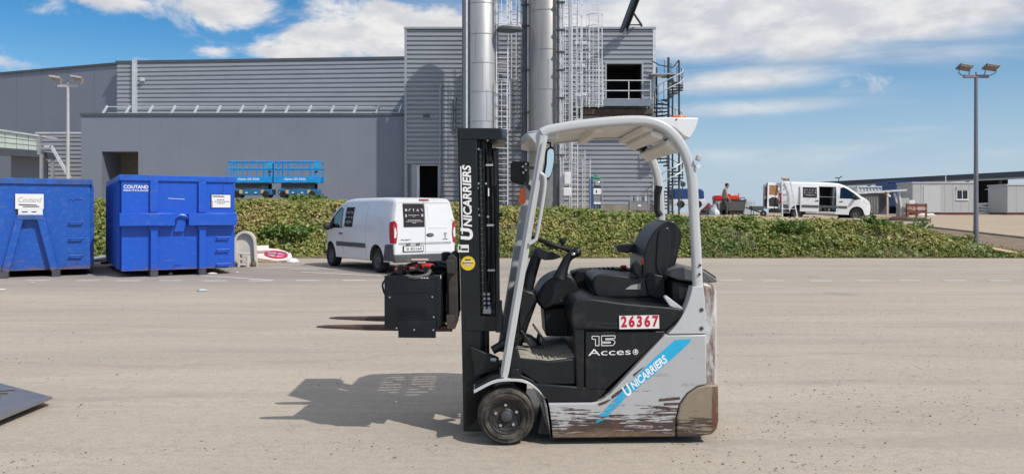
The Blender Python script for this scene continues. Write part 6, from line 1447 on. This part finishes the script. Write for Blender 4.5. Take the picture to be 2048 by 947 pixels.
# ------------------------------------------------------------------ scissor lifts
LB = mat('lift_blue', (.01,.27,.66), .4, var=.12); LBD = mat('lift_blue_dark', (.01,.13,.30), .5, var=.15)
def lift(label, x0, x1, Y, txt):
    z0 = WZ(395,Y); t = thing('scissor_lift', label, 'scissor lift', ((x0+x1)/2,Y+.4,z0), 0, 'blue scissor lifts'); L2 = (x1-x0)/2
    zd0, zd1, zr = WZ(365,Y)-z0, WZ(353,Y)-z0, WZ(323,Y)-z0; zm = (zd1+zr)/2+.02
    MB().box(-L2+.15,L2-.1,-.35,.35,.14,.42).build('chassis', LBD, t, bevel=.03)
    for sx in (-1,1):
        for sy in (-.40,.28): MB().lathe([(.16,0),(.17,.03),(.17,.09),(.16,.12),(0,.12)], (sx*(L2-.4),sy,.16), 'y', 20).build('wheel', RUBBER, t)
    for k in range(3):
        za = .44+(zd0-.46)*k/3; zb_ = .44+(zd0-.46)*(k+1)/3
        for y in (-.28,.28): MB().bar((-L2+.3,y,za+.03),(L2-.3,y,zb_-.03),.04,.07).build('scissor_arm', DARKST, t); MB().bar((L2-.3,y+.05,za+.03),(-L2+.3,y+.05,zb_-.03),.04,.07).build('scissor_arm', DARKST, t)
    MB().box(-L2,L2,-.40,.40,zd0,zd0+.06).build('platform', LBD, t); 
    for y in (-.42,.402): MB().box(-L2,L2,y,y+.018,zd0+.002,zd1).build('toe_board', LB, t)
    def tube(name, pts, r=.032): MB().tube(pts, r, 7).build(name, LB, t)
    for y in (-.40,.40):
        tube('top_rail', [(-L2,y,zr-.08),(-L2+.05,y,zr),(L2-.05,y,zr),(L2,y,zr-.08)]); tube('mid_rail', [(-L2,y,zm),(L2,y,zm)])
        for x in (-L2,-L2+.18,-L2+.45,L2-.02,L2-.45): tube('guard_post', [(x,y,zd0),(x,y,zr-.03)])
        for x in (-L2+.7,-L2+1.15): tube('bent_post', [(x,y,zd0),(x,y,zm),(x+.16,y,zr)], .024)
    for x in (-L2,L2):
        tube('end_rail', [(x,-.4,zr-.02),(x,.4,zr-.02)]); tube('end_rail', [(x,-.4,zm),(x,.4,zm)])
    for k in range(5): x = L2-.02; tube('gate_bar', [(x-.12*k,-.405,zd1),(x-.12*k,-.405,zm if k % 2 else zr-.05)], .022)
    MB().box(L2-.30,L2-.04,-.43,-.404,zm+.04,zr-.06).build('gate_panel', mat('lift_cyan',(.02,.36,.62),.5), t); MB().box(L2-.24,L2-.10,-.45,-.431,zm-.2,zm-.1).build('control_box', INK, t, bevel=.01)
    fit_text('lettering', txt, TEXTW, t, FX(-.10,-.4215,(zd0+zd1)/2+.03), 1.05, .10, bold=.02, extrude=.0008)
    for x in (-.45*L2,.5*L2): MB().box(x-.07,x+.07,-.38,-.351,.2,.38).build('decal', mat('ochre_decal',(.55,.36,.10),.6), t)
    for x in (-.75*L2,-.2*L2,.2*L2): MB().box(x-.05,x+.05,-.37,-.351,.22,.27).build('decal', PAPER, t)
lift('blue scissor lift platform half hidden behind the bright skip', WX(456,38), WX(547,38), 38.0, 'Genie GS-3246')
lift('blue scissor lift platform nearest the white van', WX(550,38), WX(641,38), 37.9, 'Genie GS-2646')
# ------------------------------------------------------------------ machines by the tower
Yb = 38.5
bc = thing('gas_cabinet', 'tall blue machine cabinet with a green top in front of the tower', 'cabinet', (WX(1191,Yb),Yb,WZ(420,Yb)))
w_, h_ = 25/FPX*Yb, (420-352)/FPX*Yb; NAVY = mat('cabinet_blue',(.02,.09,.22),.45,var=.15); GREYC = mat('cabinet_grey',(.22,.24,.26),.5,var=.1); GREEN = mat('green_plastic',(.03,.22,.13),.5)
MB().box(-w_/2,-w_/2+.16,-.25,.25,0,h_*.92).build('side_case', NAVY, bc, bevel=.02); MB().box(-w_/2+.18,w_/2-.03,-.22,.22,.28,h_*.66).build('front_case', GREYC, bc, bevel=.015)
MB().box(-w_/2+.18,w_/2-.03,-.25,-.222,h_*.46,h_*.64).build('notice', PAPER, bc); MB().box(-w_/2+.3,-w_/2+.36,-.256,-.251,h_*.50,h_*.58).build('notice_mark', INK, bc); MB().box(-w_/2+.19,w_/2-.04,-.26,-.22,h_*.645,h_*.70).build('header', INK, bc)
MB().box(-w_/2+.2,w_/2-.05,-.245,-.223,.30,.40).build('label', PAPER, bc); MB().cbox((0,0,h_*.95), w_*.7,.4,.12, ry=.1).build('green_top', GREEN, bc, bevel=.04); MB().cbox((.03,0,h_*1.0), .2,.15,.14).build('green_knob', GREEN, bc, bevel=.04)
for x in (-w_/2+.02,w_/2-.015): MB().bar((x,-.26,0),(x,-.26,h_*.95),.035,.035).build('frame_post', STEEL, bc)
for x in (-.05,.1,.22): MB().box(x-.03,x+.03,-.24,.2,0,.275).build('foot', NAVY, bc)
MB().box(-w_/2+.25,w_/2-.1,-.2,.2,h_*.70,h_*.84).build('motor', CHROME, bc, bevel=.04)
gt = thing('gas_bottle_rack', 'grey open crate of bottles by the tower corner', 'rack', (WX(1277,Yb),Yb,WZ(421,Yb)))
w_ = 37/FPX*Yb; MB().box(-w_/2,w_/2,-.3,.3,.0,.46).build('crate', mat('crate_grey',(.21,.21,.21),.6,var=.15), gt, bevel=.01)
for k in range(6): x = -w_/2+.1+k*(w_-.2)/5; MB().lathe([(.055,.3),(.055,.62),(.03,.70),(.03,.74),(0,.74)], (x,-.12+.2*(k%2),0), 'z', 12).build('bottle', (STEEL,DARKST,GALVP)[k%3], gt)
for z in (.5,.66): MB().bar((-w_/2,-.31,z),(w_/2,-.31,z),.03,.03).build('rail', STEEL, gt)
for x in (-w_/2,w_/2): MB().bar((x,-.31,0),(x,-.31,.68),.04,.04).build('rack_post', STEEL, gt)
MB().box(-.07,.07,-.315,-.301,.2,.3).build('label', PAPER, gt)
# round traffic sign seen edge-lit beside the stair
sg = thing('round_sign', 'small dark round mirror sign on a leaning post right of the stair', 'sign', W(1361,418,40)); MB().bar((0,0,0),(.1,0,1.15),.04,.04).build('post', DARKST, sg); MB().lathe([(0,-.015),(.13,-.015),(.14,0),(.13,.015),(0,.015)], (.12,-.03,1.28), 'y', 20).build('disc', DARKST, sg)
# blue covered trailer beyond the stair
Yt = 47.
bt = thing('covered_trailer', 'low blue covered trailer with white sides behind the guard post', 'trailer', W(1372,412,Yt)); x0,x1 = WX(1342,Yt)-bt.location.x, WX(1402,Yt)-bt.location.x
MB().prism([(x0,.42),(x1,.42),(x1,.85),(x1-.15,1.02),(x0+.1,1.05),(x0,.9)], -.8, .8).build('cover', mat('tarpaulin_blue',(.015,.06,.22),.5,var=.15), bt, bevel=.05); MB().box(x0-.05,x1+.05,-.85,.85,.08,.41).build('side_board', WHITE, bt, bevel=.02)
for x in (x0+.4,x1-.4): MB().lathe([(.22,0),(.22,.15),(0,.15)], (x,-.98,.1), 'y', 16).build('wheel', RUBBER, bt)
# heap of bags and pipes under the guard post
TARP = mat('black_film',(.02,.025,.03),.3,var=.3)
for lab, px, py, w_, h_, m_, sd in (('dark red folded sheeting right of the guard post',1418,412,1.1,.26,mat('dark_red_sheet',(.18,.02,.03),.6,var=.3),1),('black plastic sheeting heap right of the guard post',1420,424,1.3,.4,TARP,2),('pale grey film lying over the black heap',1428,415,.6,.3,mat('pale_film',(.5,.55,.6),.3,var=.2),3)):
    Y = 43.5-.4*sd; p = W(px,py,Y); t = thing('sheeting_heap', lab, 'heap', (p.x,Y,terrain(p.x,Y)-.03)); r = random.Random(sd); mb = MB(); n, m = 14, 6
    top_h = max(h_, p.z-terrain(p.x,Y)+h_*.6)
    for i in range(m+1):
        f = i/m
        for k in range(n): a = 2*pi*k/n; q_ = (1-f**2.2)*(.85+.3*r.random()); mb.v.append((w_/2*q_*cos(a)*(1 if i < m else .3), .5*q_*sin(a), top_h*f*(.85+.3*r.random())))
    mb.f = [(i*n+k,i*n+(k+1)%n,(i+1)*n+(k+1)%n,(i+1)*n+k) for i in range(m) for k in range(n)]+[tuple(range(n))[::-1],tuple(range(m*n,m*n+n))]; mb.build('folds', m_, t, ang=25)
# ------------------------------------------------------------------ things round the walking man
Ym = 44.5
def base(px, Y): x = WX(px,Y); return (x,Y,terrain(x,Y))
rc = thing('red_compressor', 'red and grey wheeled machine standing behind the walking man', 'machine', base(1437,Ym+.8)); MB().box(-.28,.28,-.3,.3,.25,.9).build('frame', mat('machine_grey',(.2,.19,.19),.6), rc, bevel=.03); MB().prism([(-.30,.9),(.30,.9),(.30,1.12),(.2,1.2),(-.2,1.2),(-.30,1.12)], -.32, .32).build('red_cover', RED, rc, bevel=.04)
for x in (-.18,.18): MB().lathe([(.2,0),(.2,.1),(0,.1)], (x,-.42,.2), 'y', 18).build('wheel', RUBBER, rc)
MB().box(-.1,.0,-.31,-.301,.4,.8).build('label', PAPER, rc)
gb = thing('grey_tub', 'dark grey rubble tub between the man and the white crate', 'tub', base(1470,Ym)); MB().prism([(-.48,0.3),(.42,.3),(.55,.95),(-.55,.9)], -.4, .4).build('tub', mat('tub_grey',(.09,.095,.1),.6,var=.15), gb, bevel=.03); MB().box(-.57,.57,-.42,.42,.90,.94).build('rim', DARKST, gb); MB().tube([(.2,-.3,.94),(.25,-.3,1.06),(.45,-.3,1.06),(.5,-.3,.95)], .025, 6).build('handle', DARKST, gb)
MB().box(-.4,.4,-.35,.35,.0,.299).build('pallet', CARR, gb)
rh = thing('red_canister', 'bright red canister lying on top of the grey tub', 'canister', (gb.location.x-.12,Ym,gb.location.z+.94)); MB().prism([(-.38,0),(.34,0),(.36,.18),(.2,.30),(-.1,.26),(-.2,.36),(-.36,.34)], -.2, .2).build('can', mat('bright_red',(.65,.05,.02),.4,var=.15), rh, bevel=.04); MB().tube([(.30,0,.2),(.36,0,.32),(.30,0,.36)], .03, 6).build('spout', RED, rh)
wc = thing('white_crate', 'white slatted plastic crate next to the grey tub', 'crate', base(1496,Ym))
for k in range(5): x = -.27+.135*k; MB().box(x-.025,x+.025,-.3,-.27,.12,.85).build('slat', GALVP, wc); MB().box(x-.025,x+.025,.27,.3,.12,.85).build('slat', GALVP, wc)
for z in (.12,.45,.8):
    for y in (-.315,.301): MB().box(-.31,.31,y,y+.014,z,z+.07).build('band', GALVP, wc)
MB().box(-.3,.3,-.26,.26,.02,.11).build('base', GALVP, wc)
wb = thing('wheelbarrow', 'small green grey wheelbarrow by the open rear van door', 'wheelbarrow', base(1516,Ym-1)); MB().prism([(-.35,.35),(.2,.35),(.4,.6),(-.45,.6)], -.25, .25).build('tray', mat('barrow_green',(.09,.12,.10),.6,var=.2), wb, bevel=.02); MB().lathe([(.17,-.04),(.18,0),(.17,.04),(.06,.04),(.06,-.04)], (.3,0,.18), 'y', 20, closed=True).build('wheel', RUBBER, wb)
for y in (-.22,.22): MB().tube([(.3,y*.3,.18),(-.3,y,.4),(-.75,y,.55)], .02, 6).build('handle', DARKST, wb); MB().tube([(-.3,y,.4),(-.35,y,0)], .02, 6).build('leg', DARKST, wb)
for lab, px0, px1, Y, h_ in (('long tan plank pile left of the open van door',1460,1540,43.6,.10),('dark timber lying behind the plank pile',1505,1560,44.3,.14)):
    xa, xb = WX(px0,Y), WX(px1,Y); xm = (xa+xb)/2; t = thing('plank_pile', lab, 'planks', (xm,Y,terrain(xm,Y)+.005))
    for k in range(3): MB().cbox((.06*k,.1*k,h_*(k+.5)/3+.02), xb-xa-.15*k,.18,h_/3-.004, rz=.02*k).build('plank', (CARR,BRD,CRD)[(k+len(lab))%3], t)
rr = random.Random(8); mb = MB()
for k in range(90):
    x, y = rr.uniform(10.6,16), rr.uniform(40,43.6); s = rr.uniform(.03,.1); mb.cbox((x,y,terrain(x,y)+s*.3), s*2,s,s, rz=rr.uniform(0,3), ry=rr.uniform(-.3,.3))
o = stuff(mb.build('rubble', mat('pale_rubble',(.5,.38,.28),.9,var=.3,scale=8), None, smooth=False)); o['label'] = 'pale broken rubble strewn beside the upper van'; o['category'] = 'rubble'
# ------------------------------------------------------------------ the walking man
def person():
    Y = 43.0; x0 = WX(1449,Y); z0 = terrain(x0,Y)
    t = thing('person', 'man in a light vest and work trousers walking with head lowered', 'person', (x0,Y,z0))
    me = bpy.data.meshes.new('body'); J = {'pel':(-.02,0,.93),'spi':(0,0,1.12),'che':(.03,0,1.36),'nek':(.08,0,1.50),'hd0':(.13,0,1.58),'hd1':(.17,0,1.68),'hd2':(.15,0,1.76),
        'shl':(.03,-.19,1.42),'ell':(.05,-.25,1.14),'wrl':(.20,-.22,.93),'hal':(.25,-.2,.86),'shr':(.03,.19,1.42),'elr':(-.04,.25,1.14),'wrr':(.05,.23,.92),'har':(.08,.22,.85),
        'hil':(-.03,-.10,.88),'knl':(.12,-.10,.50),'anl':(.08,-.10,.09),'tol':(.25,-.10,.035),'hir':(-.03,.10,.88),'knr':(-.05,.10,.48),'anr':(-.22,.10,.13),'tor':(-.09,.10,.04)}
    Rr = dict(pel=.16,spi=.145,che=.17,nek=.06,hd0=.08,hd1=.105,hd2=.085,shl=.075,ell=.05,wrl=.035,hal=.04,shr=.075,elr=.05,wrr=.035,har=.04,hil=.105,knl=.072,anl=.05,tol=.04,hir=.105,knr=.072,anr=.05,tor=.04)
    E = ['pel-spi','spi-che','che-nek','nek-hd0','hd0-hd1','hd1-hd2','che-shl','shl-ell','ell-wrl','wrl-hal','che-shr','shr-elr','elr-wrr','wrr-har','pel-hil','hil-knl','knl-anl','anl-tol','pel-hir','hir-knr','knr-anr','anr-tor']
    ks = list(J); me.from_pydata([J[k] for k in ks], [(ks.index(a),ks.index(b)) for a,b in (e.split('-') for e in E)], [])
    o = bpy.data.objects.new('body', me); col.objects.link(o); o.modifiers.new('s','SKIN'); sl = o.modifiers.new('d','SUBSURF'); sl.levels = 2
    for i, k in enumerate(ks): me.skin_vertices[0].data[i].radius = (Rr[k],Rr[k]*(.8 if k in ('pel','spi','che') else 1)); me.skin_vertices[0].data[i].use_root = k == 'pel'
    dg = bpy.context.evaluated_depsgraph_get(); dg.update(); m2 = bpy.data.meshes.new_from_object(o.evaluated_get(dg)); o.modifiers.clear(); o.data = m2; o.parent = t
    SKIN = mat('skin',(.42,.25,.18),.6); VEST = mat('grey_vest',(.30,.28,.27),.8,var=.15); TRO = mat('work_trousers',(.09,.085,.08),.9,var=.25,scale=9); SHOE = mat('boots',(.03,.027,.025),.7)
    for m_ in (SKIN,VEST,TRO,SHOE): m2.materials.append(m_)
    for p in m2.polygons:
        c = p.center; p.use_smooth = True
        p.material_index = 3 if c.z < .12 else 2 if c.z < .97 and abs(c.y) < .20 and not (c.x > .17 and c.z > .8) else 1 if c.z < 1.47 and abs(c.y) < .20 else 0
    hm = MB().ball((.135,0,1.725), .115,.10,.105, 14, 10); hm.v = [(x-.012 if z < 1.70 else x,y,max(z,1.66)) for x,y,z in hm.v]; hm.build('hair', mat('dark_hair',(.03,.025,.022),.8), t)
    MB().ball((.262,0,1.665), .022,.014,.02, 8, 6).build('nose', SKIN, t)
    for s in (-1,1): MB().ball((.15,s*.105,1.67), .022,.012,.032, 8, 6).build('ear', SKIN, t); MB().ball((.245,s*.038,1.69), .012,.012,.009, 8, 6).build('eye', INK, t)
    MB().cbox((.25,0,1.615), .02,.05,.008).build('mouth', RED, t)
    mb = MB()
    for (hx,hy,hz),(dx,dz) in (((.25,-.2,.86),(.4,-1)),((.08,.22,.85),(.15,-1))):
        for k in range(4): mb.tube([(hx+.012*k-.02,hy+.012*(k-1.5),hz-.01),(hx+.012*k+dx*.04,hy+.012*(k-1.5),hz-.06-.006*(k%2)),(hx+.012*k+dx*.06-.015,hy+.012*(k-1.5),hz-.09)], [.011,.010,.008], 6)
        mb.tube([(hx+.02,hy,hz+.02),(hx+.055,hy-.015,hz-.02),(hx+.06,hy-.015,hz-.045)], [.012,.011,.008], 6)
    stuff(mb.build('fingers', SKIN, t))
person()
# ------------------------------------------------------------------ right background
CABW = mat('cabin_pale_grey', (.42,.43,.43), .55, var=.05, scale=1, dirt=(.28,.27,.25), dscale=1, damt=.2)
RUST = mat('rust_red', (.16,.055,.035), .8, var=.3)
def cabin(label, px0, px1, py0, py1, Y, win=None, split=None):
    x0, x1 = WX(px0,Y), WX(px1,Y); zg = terrain((x0+x1)/2,Y); z1 = WZ(py0,Y); w_ = x1-x0; t = thing('site_cabin', label, 'cabin', ((x0+x1)/2,Y+1.3,zg), 0, 'grey site cabins'); h_ = z1-zg; hw = w_/2
    MB().box(-hw,hw,-1.2,1.2,.18,h_-.08).build('wall', CABW, t); MB().box(-hw-.06,hw+.06,-1.27,1.27,h_-.078,h_+.05).build('roof', CABW, t, bevel=.01); MB().box(-hw+.03,hw-.03,-1.17,1.17,.0,.178).build('base_frame', RUST, t)
    n = max(3,int(w_/.62))
    for k in range(n):
        a = -hw+w_*k/n+.008; b = -hw+w_*(k+1)/n-.008
        MB().box(a,b,-1.225,-1.201,.2,h_-.1).build('panel', CABW, t)
    if split: MB().box(split[0],split[1],-1.25,-1.226,.22,h_-.25).build('door', mat('cabin_door',(.5,.51,.51),.5,var=.04), t)
    if win:
        a, b, c, d = win; MB().box(a-.06,b+.06,-1.26,-1.226,c-.06,d+.06).build('window_frame', PAPER, t)
        m_ = (a+b)/2
        for u, v in ((a,m_-.03),(m_+.03,b)): MB().box(u,v,-1.268,-1.2605,c,d).build('pane', mat('dark_pane',(.02,.02,.025),.08,var=.1), t)
        MB().box(a-.1,b+.1,-1.30,-1.2605,c-.1,c-.065).build('sill', PAPER, t); MB().box(a-.06,b+.06,-1.285,-1.226,d+.063,d+.28).build('shutter_box', CABW, t)
    MB().tube([(.2,-1.0,h_),(.2,-1.0,h_+.55)], .03, 6).build('vent_pipe', PAPER, t)
cabin('grey site cabin with a two-pane window behind the right lamp post', 1826, 1955, 365, 428, 60.0, (.95,1.75,1.25,1.9), (-1.65,-.35))
cabin('grey site cabin cut off by the right edge of the picture', 2016, 2140, 369, 428, 60.0, (-.75,-.3,1.0,1.9))
# open hall
Yh0 = 92.
hl = thing('open_hall', 'long dark open-sided hall with a low pitched roof at the right', 'building', (WX(1900,Yh0),Yh0+4,1.43)); MET = mat('hall_roof', (.018,.024,.04), .5, .3, var=.1); HDARK = mat('hall_inside', (.035,.035,.04), .9)
xa, xb = WX(1640,Yh0), WX(2330,Yh0); za, zb_ = WZ(366,Yh0), WZ(333,Yh0)
def zl(x): return za+(zb_-za)*(x-xa)/(xb-xa)
MB().prism([(xa,za-.25),(xb,zb_-.4),(xb,zb_+.35),(xa,za+.12)], Yh0-1, Yh0+16).build('roof', MET, hl, w=True)
MB().prism([(xa,za-.50),(xb,zb_-.78),(xb,zb_-.42),(xa,za-.27)], Yh0-.9, Yh0-.7).build('fascia', mat('hall_fascia',(.17,.175,.2),.6), hl, w=True)
for k in range(11): x = xa+2+(xb-xa-2)*k/10; MB().box(x-.15,x+.15,Yh0,Yh0+.3,1.3,zl(x)-.5).build('column', DARKST, hl, w=True)
MB().box(xa,WX(1958,Yh0),Yh0+12,Yh0+12.3,1.3,za-.4).build('back_wall', HDARK, hl, w=True); MB().box(WX(2012,Yh0),xb,Yh0+12,Yh0+12.3,1.3,za-.4).build('back_wall', HDARK, hl, w=True)
MB().prism([(WX(1955,Yh0+12),WZ(380,Yh0+12)),(WX(2016,Yh0+12),WZ(374,Yh0+12)),(WX(2016,Yh0+12),zb_-.3),(WX(1955,Yh0+12),zb_-.6)], Yh0+12, Yh0+12.3).build('back_wall', HDARK, hl, w=True)
CORR = mat('container_blue', (.012,.05,.20), .5, var=.15); CORW = mat('container_white', (.6,.62,.64), .5, var=.08)
def container(label, px0, px1, py0, py1, Y, m):
    x0, x1 = WX(px0,Y), WX(px1,Y); z0, z1 = max(1.43, WZ(py1,Y)), WZ(py0,Y); t = thing('shipping_container', label, 'container', ((x0+x1)/2,Y+1.2,z0)); hw = (x1-x0)/2; h_ = z1-z0
    mb = MB(); n = int((x1-x0)/.30); prof = []
    for k in range(n):
        a = -hw+.12+(2*hw-.24)*k/n; p_ = (2*hw-.24)/n; prof += [(a,0),(a+.3*p_,0),(a+.5*p_,.06),(a+.8*p_,.06)]
    prof.append((hw-.12,0)); m_ = len(prof); mb.v = [(x,-1.16+d,.16) for x,d in prof]+[(x,-1.16+d,h_-.12) for x,d in prof]; mb.f = [(i,i+1,m_+i+1,m_+i) for i in range(m_-1)]; mb.build('corrugated_side', m, t, smooth=False, recalc=False)
    MB().box(-hw+.02,hw-.02,-1.08,1.15,.1,h_-.02).build('body', m, t)
    MB().box(-hw,hw,-1.2,-1.09,h_-.12,h_).build('top_rail', m, t); MB().box(-hw,hw,-1.2,-1.09,0,.16).build('bottom_rail', m, t)
    for s in (-1,1): MB().box(*sorted((s*hw,s*(hw-.12))),-1.203,-1.085,.002,h_-.002).build('corner_post', m, t)
container('dark blue shipping container beside the grey site cabin', 1790, 1836, 366, 414, 66., CORR)
container('white shipping container raised behind the van bonnet', 1714, 1772, 372, 392, 70., CORW)
container('long dark blue container under the hall roof', 1772, 1850, 362, 380, 80., CORR)
gsh = thing('grey_store', 'grey corrugated store behind the bonnet of the upper van', 'shed', (WX(1742,64.),64.6,1.43)); x0,x1 = WX(1668,64.)-gsh.location.x, WX(1775,64.)-gsh.location.x
mb = MB(); n = 40; prof = [(x0+(x1-x0)*k/n, -.6+(.05 if k % 2 else 0)) for k in range(n+1)]; zt_ = WZ(386,64.)-1.43; mb.v = [(x,y,.0) for x,y in prof]+[(x,y,zt_) for x,y in prof]; mb.f = [(i,i+1,n+2+i,n+1+i) for i in range(n)]; mb.build('corrugated_wall', mat('store_grey',(.20,.20,.19),.7,var=.15), gsh, smooth=False, recalc=False); MB().box(x0-.1,x1+.1,-.75,1.6,zt_+.002,zt_+.14).build('roof', CABW, gsh); MB().box(x0+.05,x1-.05,-.5,1.5,0,zt_-.002).build('core', HDARK, gsh)
# white flat roof on slanted posts (site shelter)
Ys = 56.
sh_ = thing('site_shelter', 'open shelter with a flat white roof on slanted posts', 'shelter', (WX(1765,Ys),Ys,terrain(WX(1765,Ys),Ys))); f = lambda px, py, y=0: (WX(px,Ys)-sh_.location.x, y, WZ(py,Ys)-sh_.location.z)
a, b = f(1710,386), f(1810,381); MB().prism([(a[0],a[2]-.08),(b[0],b[2]-.02),(b[0],b[2]+.1),(a[0],a[2]+.06)], -.3, 1.8).build('roof', GALVP, sh_)
for p0,p1,y in ((1800,428,0),(1797,384,0),(1790,428,1.6)): pass
for (pa,ya_),(pb,yb_),y in (((1802,412),(1798,384),0),((1796,406),(1790,386),.1),((1718,424),(1718,387),0)): MB().bar(f(pa,ya_,y),f(pb,yb_,y),.12,.12).build('post', GALVP, sh_)
MB().box(f(1776,0)[0],f(1797,0)[0],1.3,1.4,.3,f(0,388)[2]).build('dark_panel', mat('slate_panel',(.06,.065,.08),.6), sh_)
for lab, px0, px1, py0, py1, m_ in (('pale grey stacked blocks right of the shelter posts',1796,1814,396,428,CABW),('small white box beside the stacked blocks',1814,1825,400,409,PAPER)):
    Y = 57.; x0,x1 = WX(px0,Y), WX(px1,Y); xm = (x0+x1)/2; z0 = terrain(xm,Y) if py1 > 420 else terrain(xm,Y)+.55; t = thing('block_stack', lab, 'blocks', (xm,Y,z0)); n = 3 if py1 > 420 else 2; h_ = WZ(py0,Y)-z0
    for k in range(n): MB().cbox((.02*(k%2),0,h_*(k+.5)/n), x1-x0,.6,h_/n-.01).build('block', m_, t, bevel=.01)
rf = thing('rusty_barrier', 'rust red steel barrier left of the grey site cabin', 'barrier', base(1833,56.5)); 
for z in (.3,.75): MB().box(-.75,.75,-.05,.05,z,z+.22).build('rail', RUST, rf)
for x in (-.7,0,.7): MB().box(x-.05,x+.05,-.06,.06,0,1.0).build('post', RUST, rf)
MB().box(-.74,.74,-.07,-.052,.60,.66).build('pale_strip', mat('salmon_strip',(.55,.27,.2),.7), rf)
ps = thing('slanted_sign', 'small red and white sign on a thin post in front of the shelter', 'sign', base(1775,52.)); h_ = WZ(389,52.)-ps.location.z; MB().box(-.05,.05,-.04,.04,0,h_).build('post', mat('pinkish_post',(.55,.42,.38),.7), ps); MB().bar((-.16,-.05,h_+.12),(.18,-.05,h_-.12),.04,.12,(0,0,1)).build('sign_plate', PAPER, ps); MB().bar((-.22,-.07,h_+.15),(-.05,-.07,h_+.02),.04,.16,(0,0,1)).build('sign_back', RUST, ps)
for lab, px, Y, w_, m_ in (('tan timber lying in front of the shelter',1755,53.,2.2,CRD),('rust red beam lying right of the thin sign',1790,53.5,1.6,RUST),('dark flat pallet lying in front of the cabin',1815,51.,3.0,CARR),('white offcut lying at the cabin corner',1852,58.,1.3,PAPER)):
    t = thing('loose_timber', lab, 'timber', base(px,Y), .05)
    for k in range(2): MB().cbox((.1*k,.15*k,.08+.1*k), w_*(1-.2*k),.3,.09).build('plank', m_, t)
# white stacked racks between the cabins
rk = thing('white_rack', 'white stacked pallet racks between the two cabins', 'rack', base(1990,64.)); w_ = 62/FPX*64
for k in range(4): MB().box(-.2,w_/2,-.4,.4,.25+.36*k,.36+.36*k).build('shelf', PAPER, rk)
for x in (-.2,.35,.9,w_/2-.05): MB().box(x-.05,x+.05,-.42,.42,0,1.75).build('upright', PAPER, rk)
wp_ = thing('white_sheet_pile', 'white sheets piled left of the pallet racks', 'sheets', base(1968,63.))
for k in range(4): MB().cbox((.1*k-.3,.1*k,.15+.22*k), 1.7-.2*k,.6,.16, ry=.06*(k%3-1)).build('sheet', PAPER, wp_)
# far greenery and the pale arch of a tent
tn = thing('white_tent', 'far white arched tent seen under the hall roof', 'tent', (WX(1975,150.),150.,1.42)); MB().prism([(7*cos(pi*k/14)*.9,4.2*sin(pi*k/14)+.3) for k in range(15)], 0, 12).build('canopy', PAPER, tn); MB().prism([(-6.2,0),(6.2,0),(6.2,.29),(-6.2,.29)], .2, 11.8).build('base_wall', CABW, tn)
def far_tree(label, px, Y, r_, h_, seed):
    X = WX(px,Y); t = thing('far_tree', label, 'tree', (X,Y,1.42), 0, 'far trees behind the hall'); r = np.random.default_rng(seed); MB().tube([(0,0,0),(.1,0,h_*.35),(.0,.1,h_*.6)], [.25,.18,.08], 7).build('trunk', STEM, t)
    cs = r.normal(0,1,(14,3))*np.array([r_*.45,r_*.4,h_*.16])+np.array([0,0,h_*.62]); pts = np.concatenate([c+r.normal(0,1,(160,3))*np.array([r_*.2,r_*.2,h_*.09]) for c in cs]); pts[:,2] = np.maximum(pts[:,2],.3)
    vs, fs = leaf_cloud(pts, np.tile((0,-.3,1.),(len(pts),1)), .45, seed, 1.0); stuff(leaf_object('crown', vs, fs, WEED, t))
far_tree('broad green tree seen between the two cabins', 2002, 125., 3.6, 4.2, 1); far_tree('low green bush left of the broad tree between the cabins', 1984, 122., 2.0, 2.8, 2)
# bird-like aerial on the hall
ae = thing('roof_aerial', 'tiny aerial on the hall roof above the upper van', 'aerial', (WX(1692,90.),92.,WZ(361,92.))); MB().tube([(0,0,-.2),(0,0,.35)], .05, 6).build('mast', DARKST, ae); MB().tube([(-.4,0,.35),(0,0,.3),(.4,0,.5)], .06, 6).build('arms', DARKST, ae)
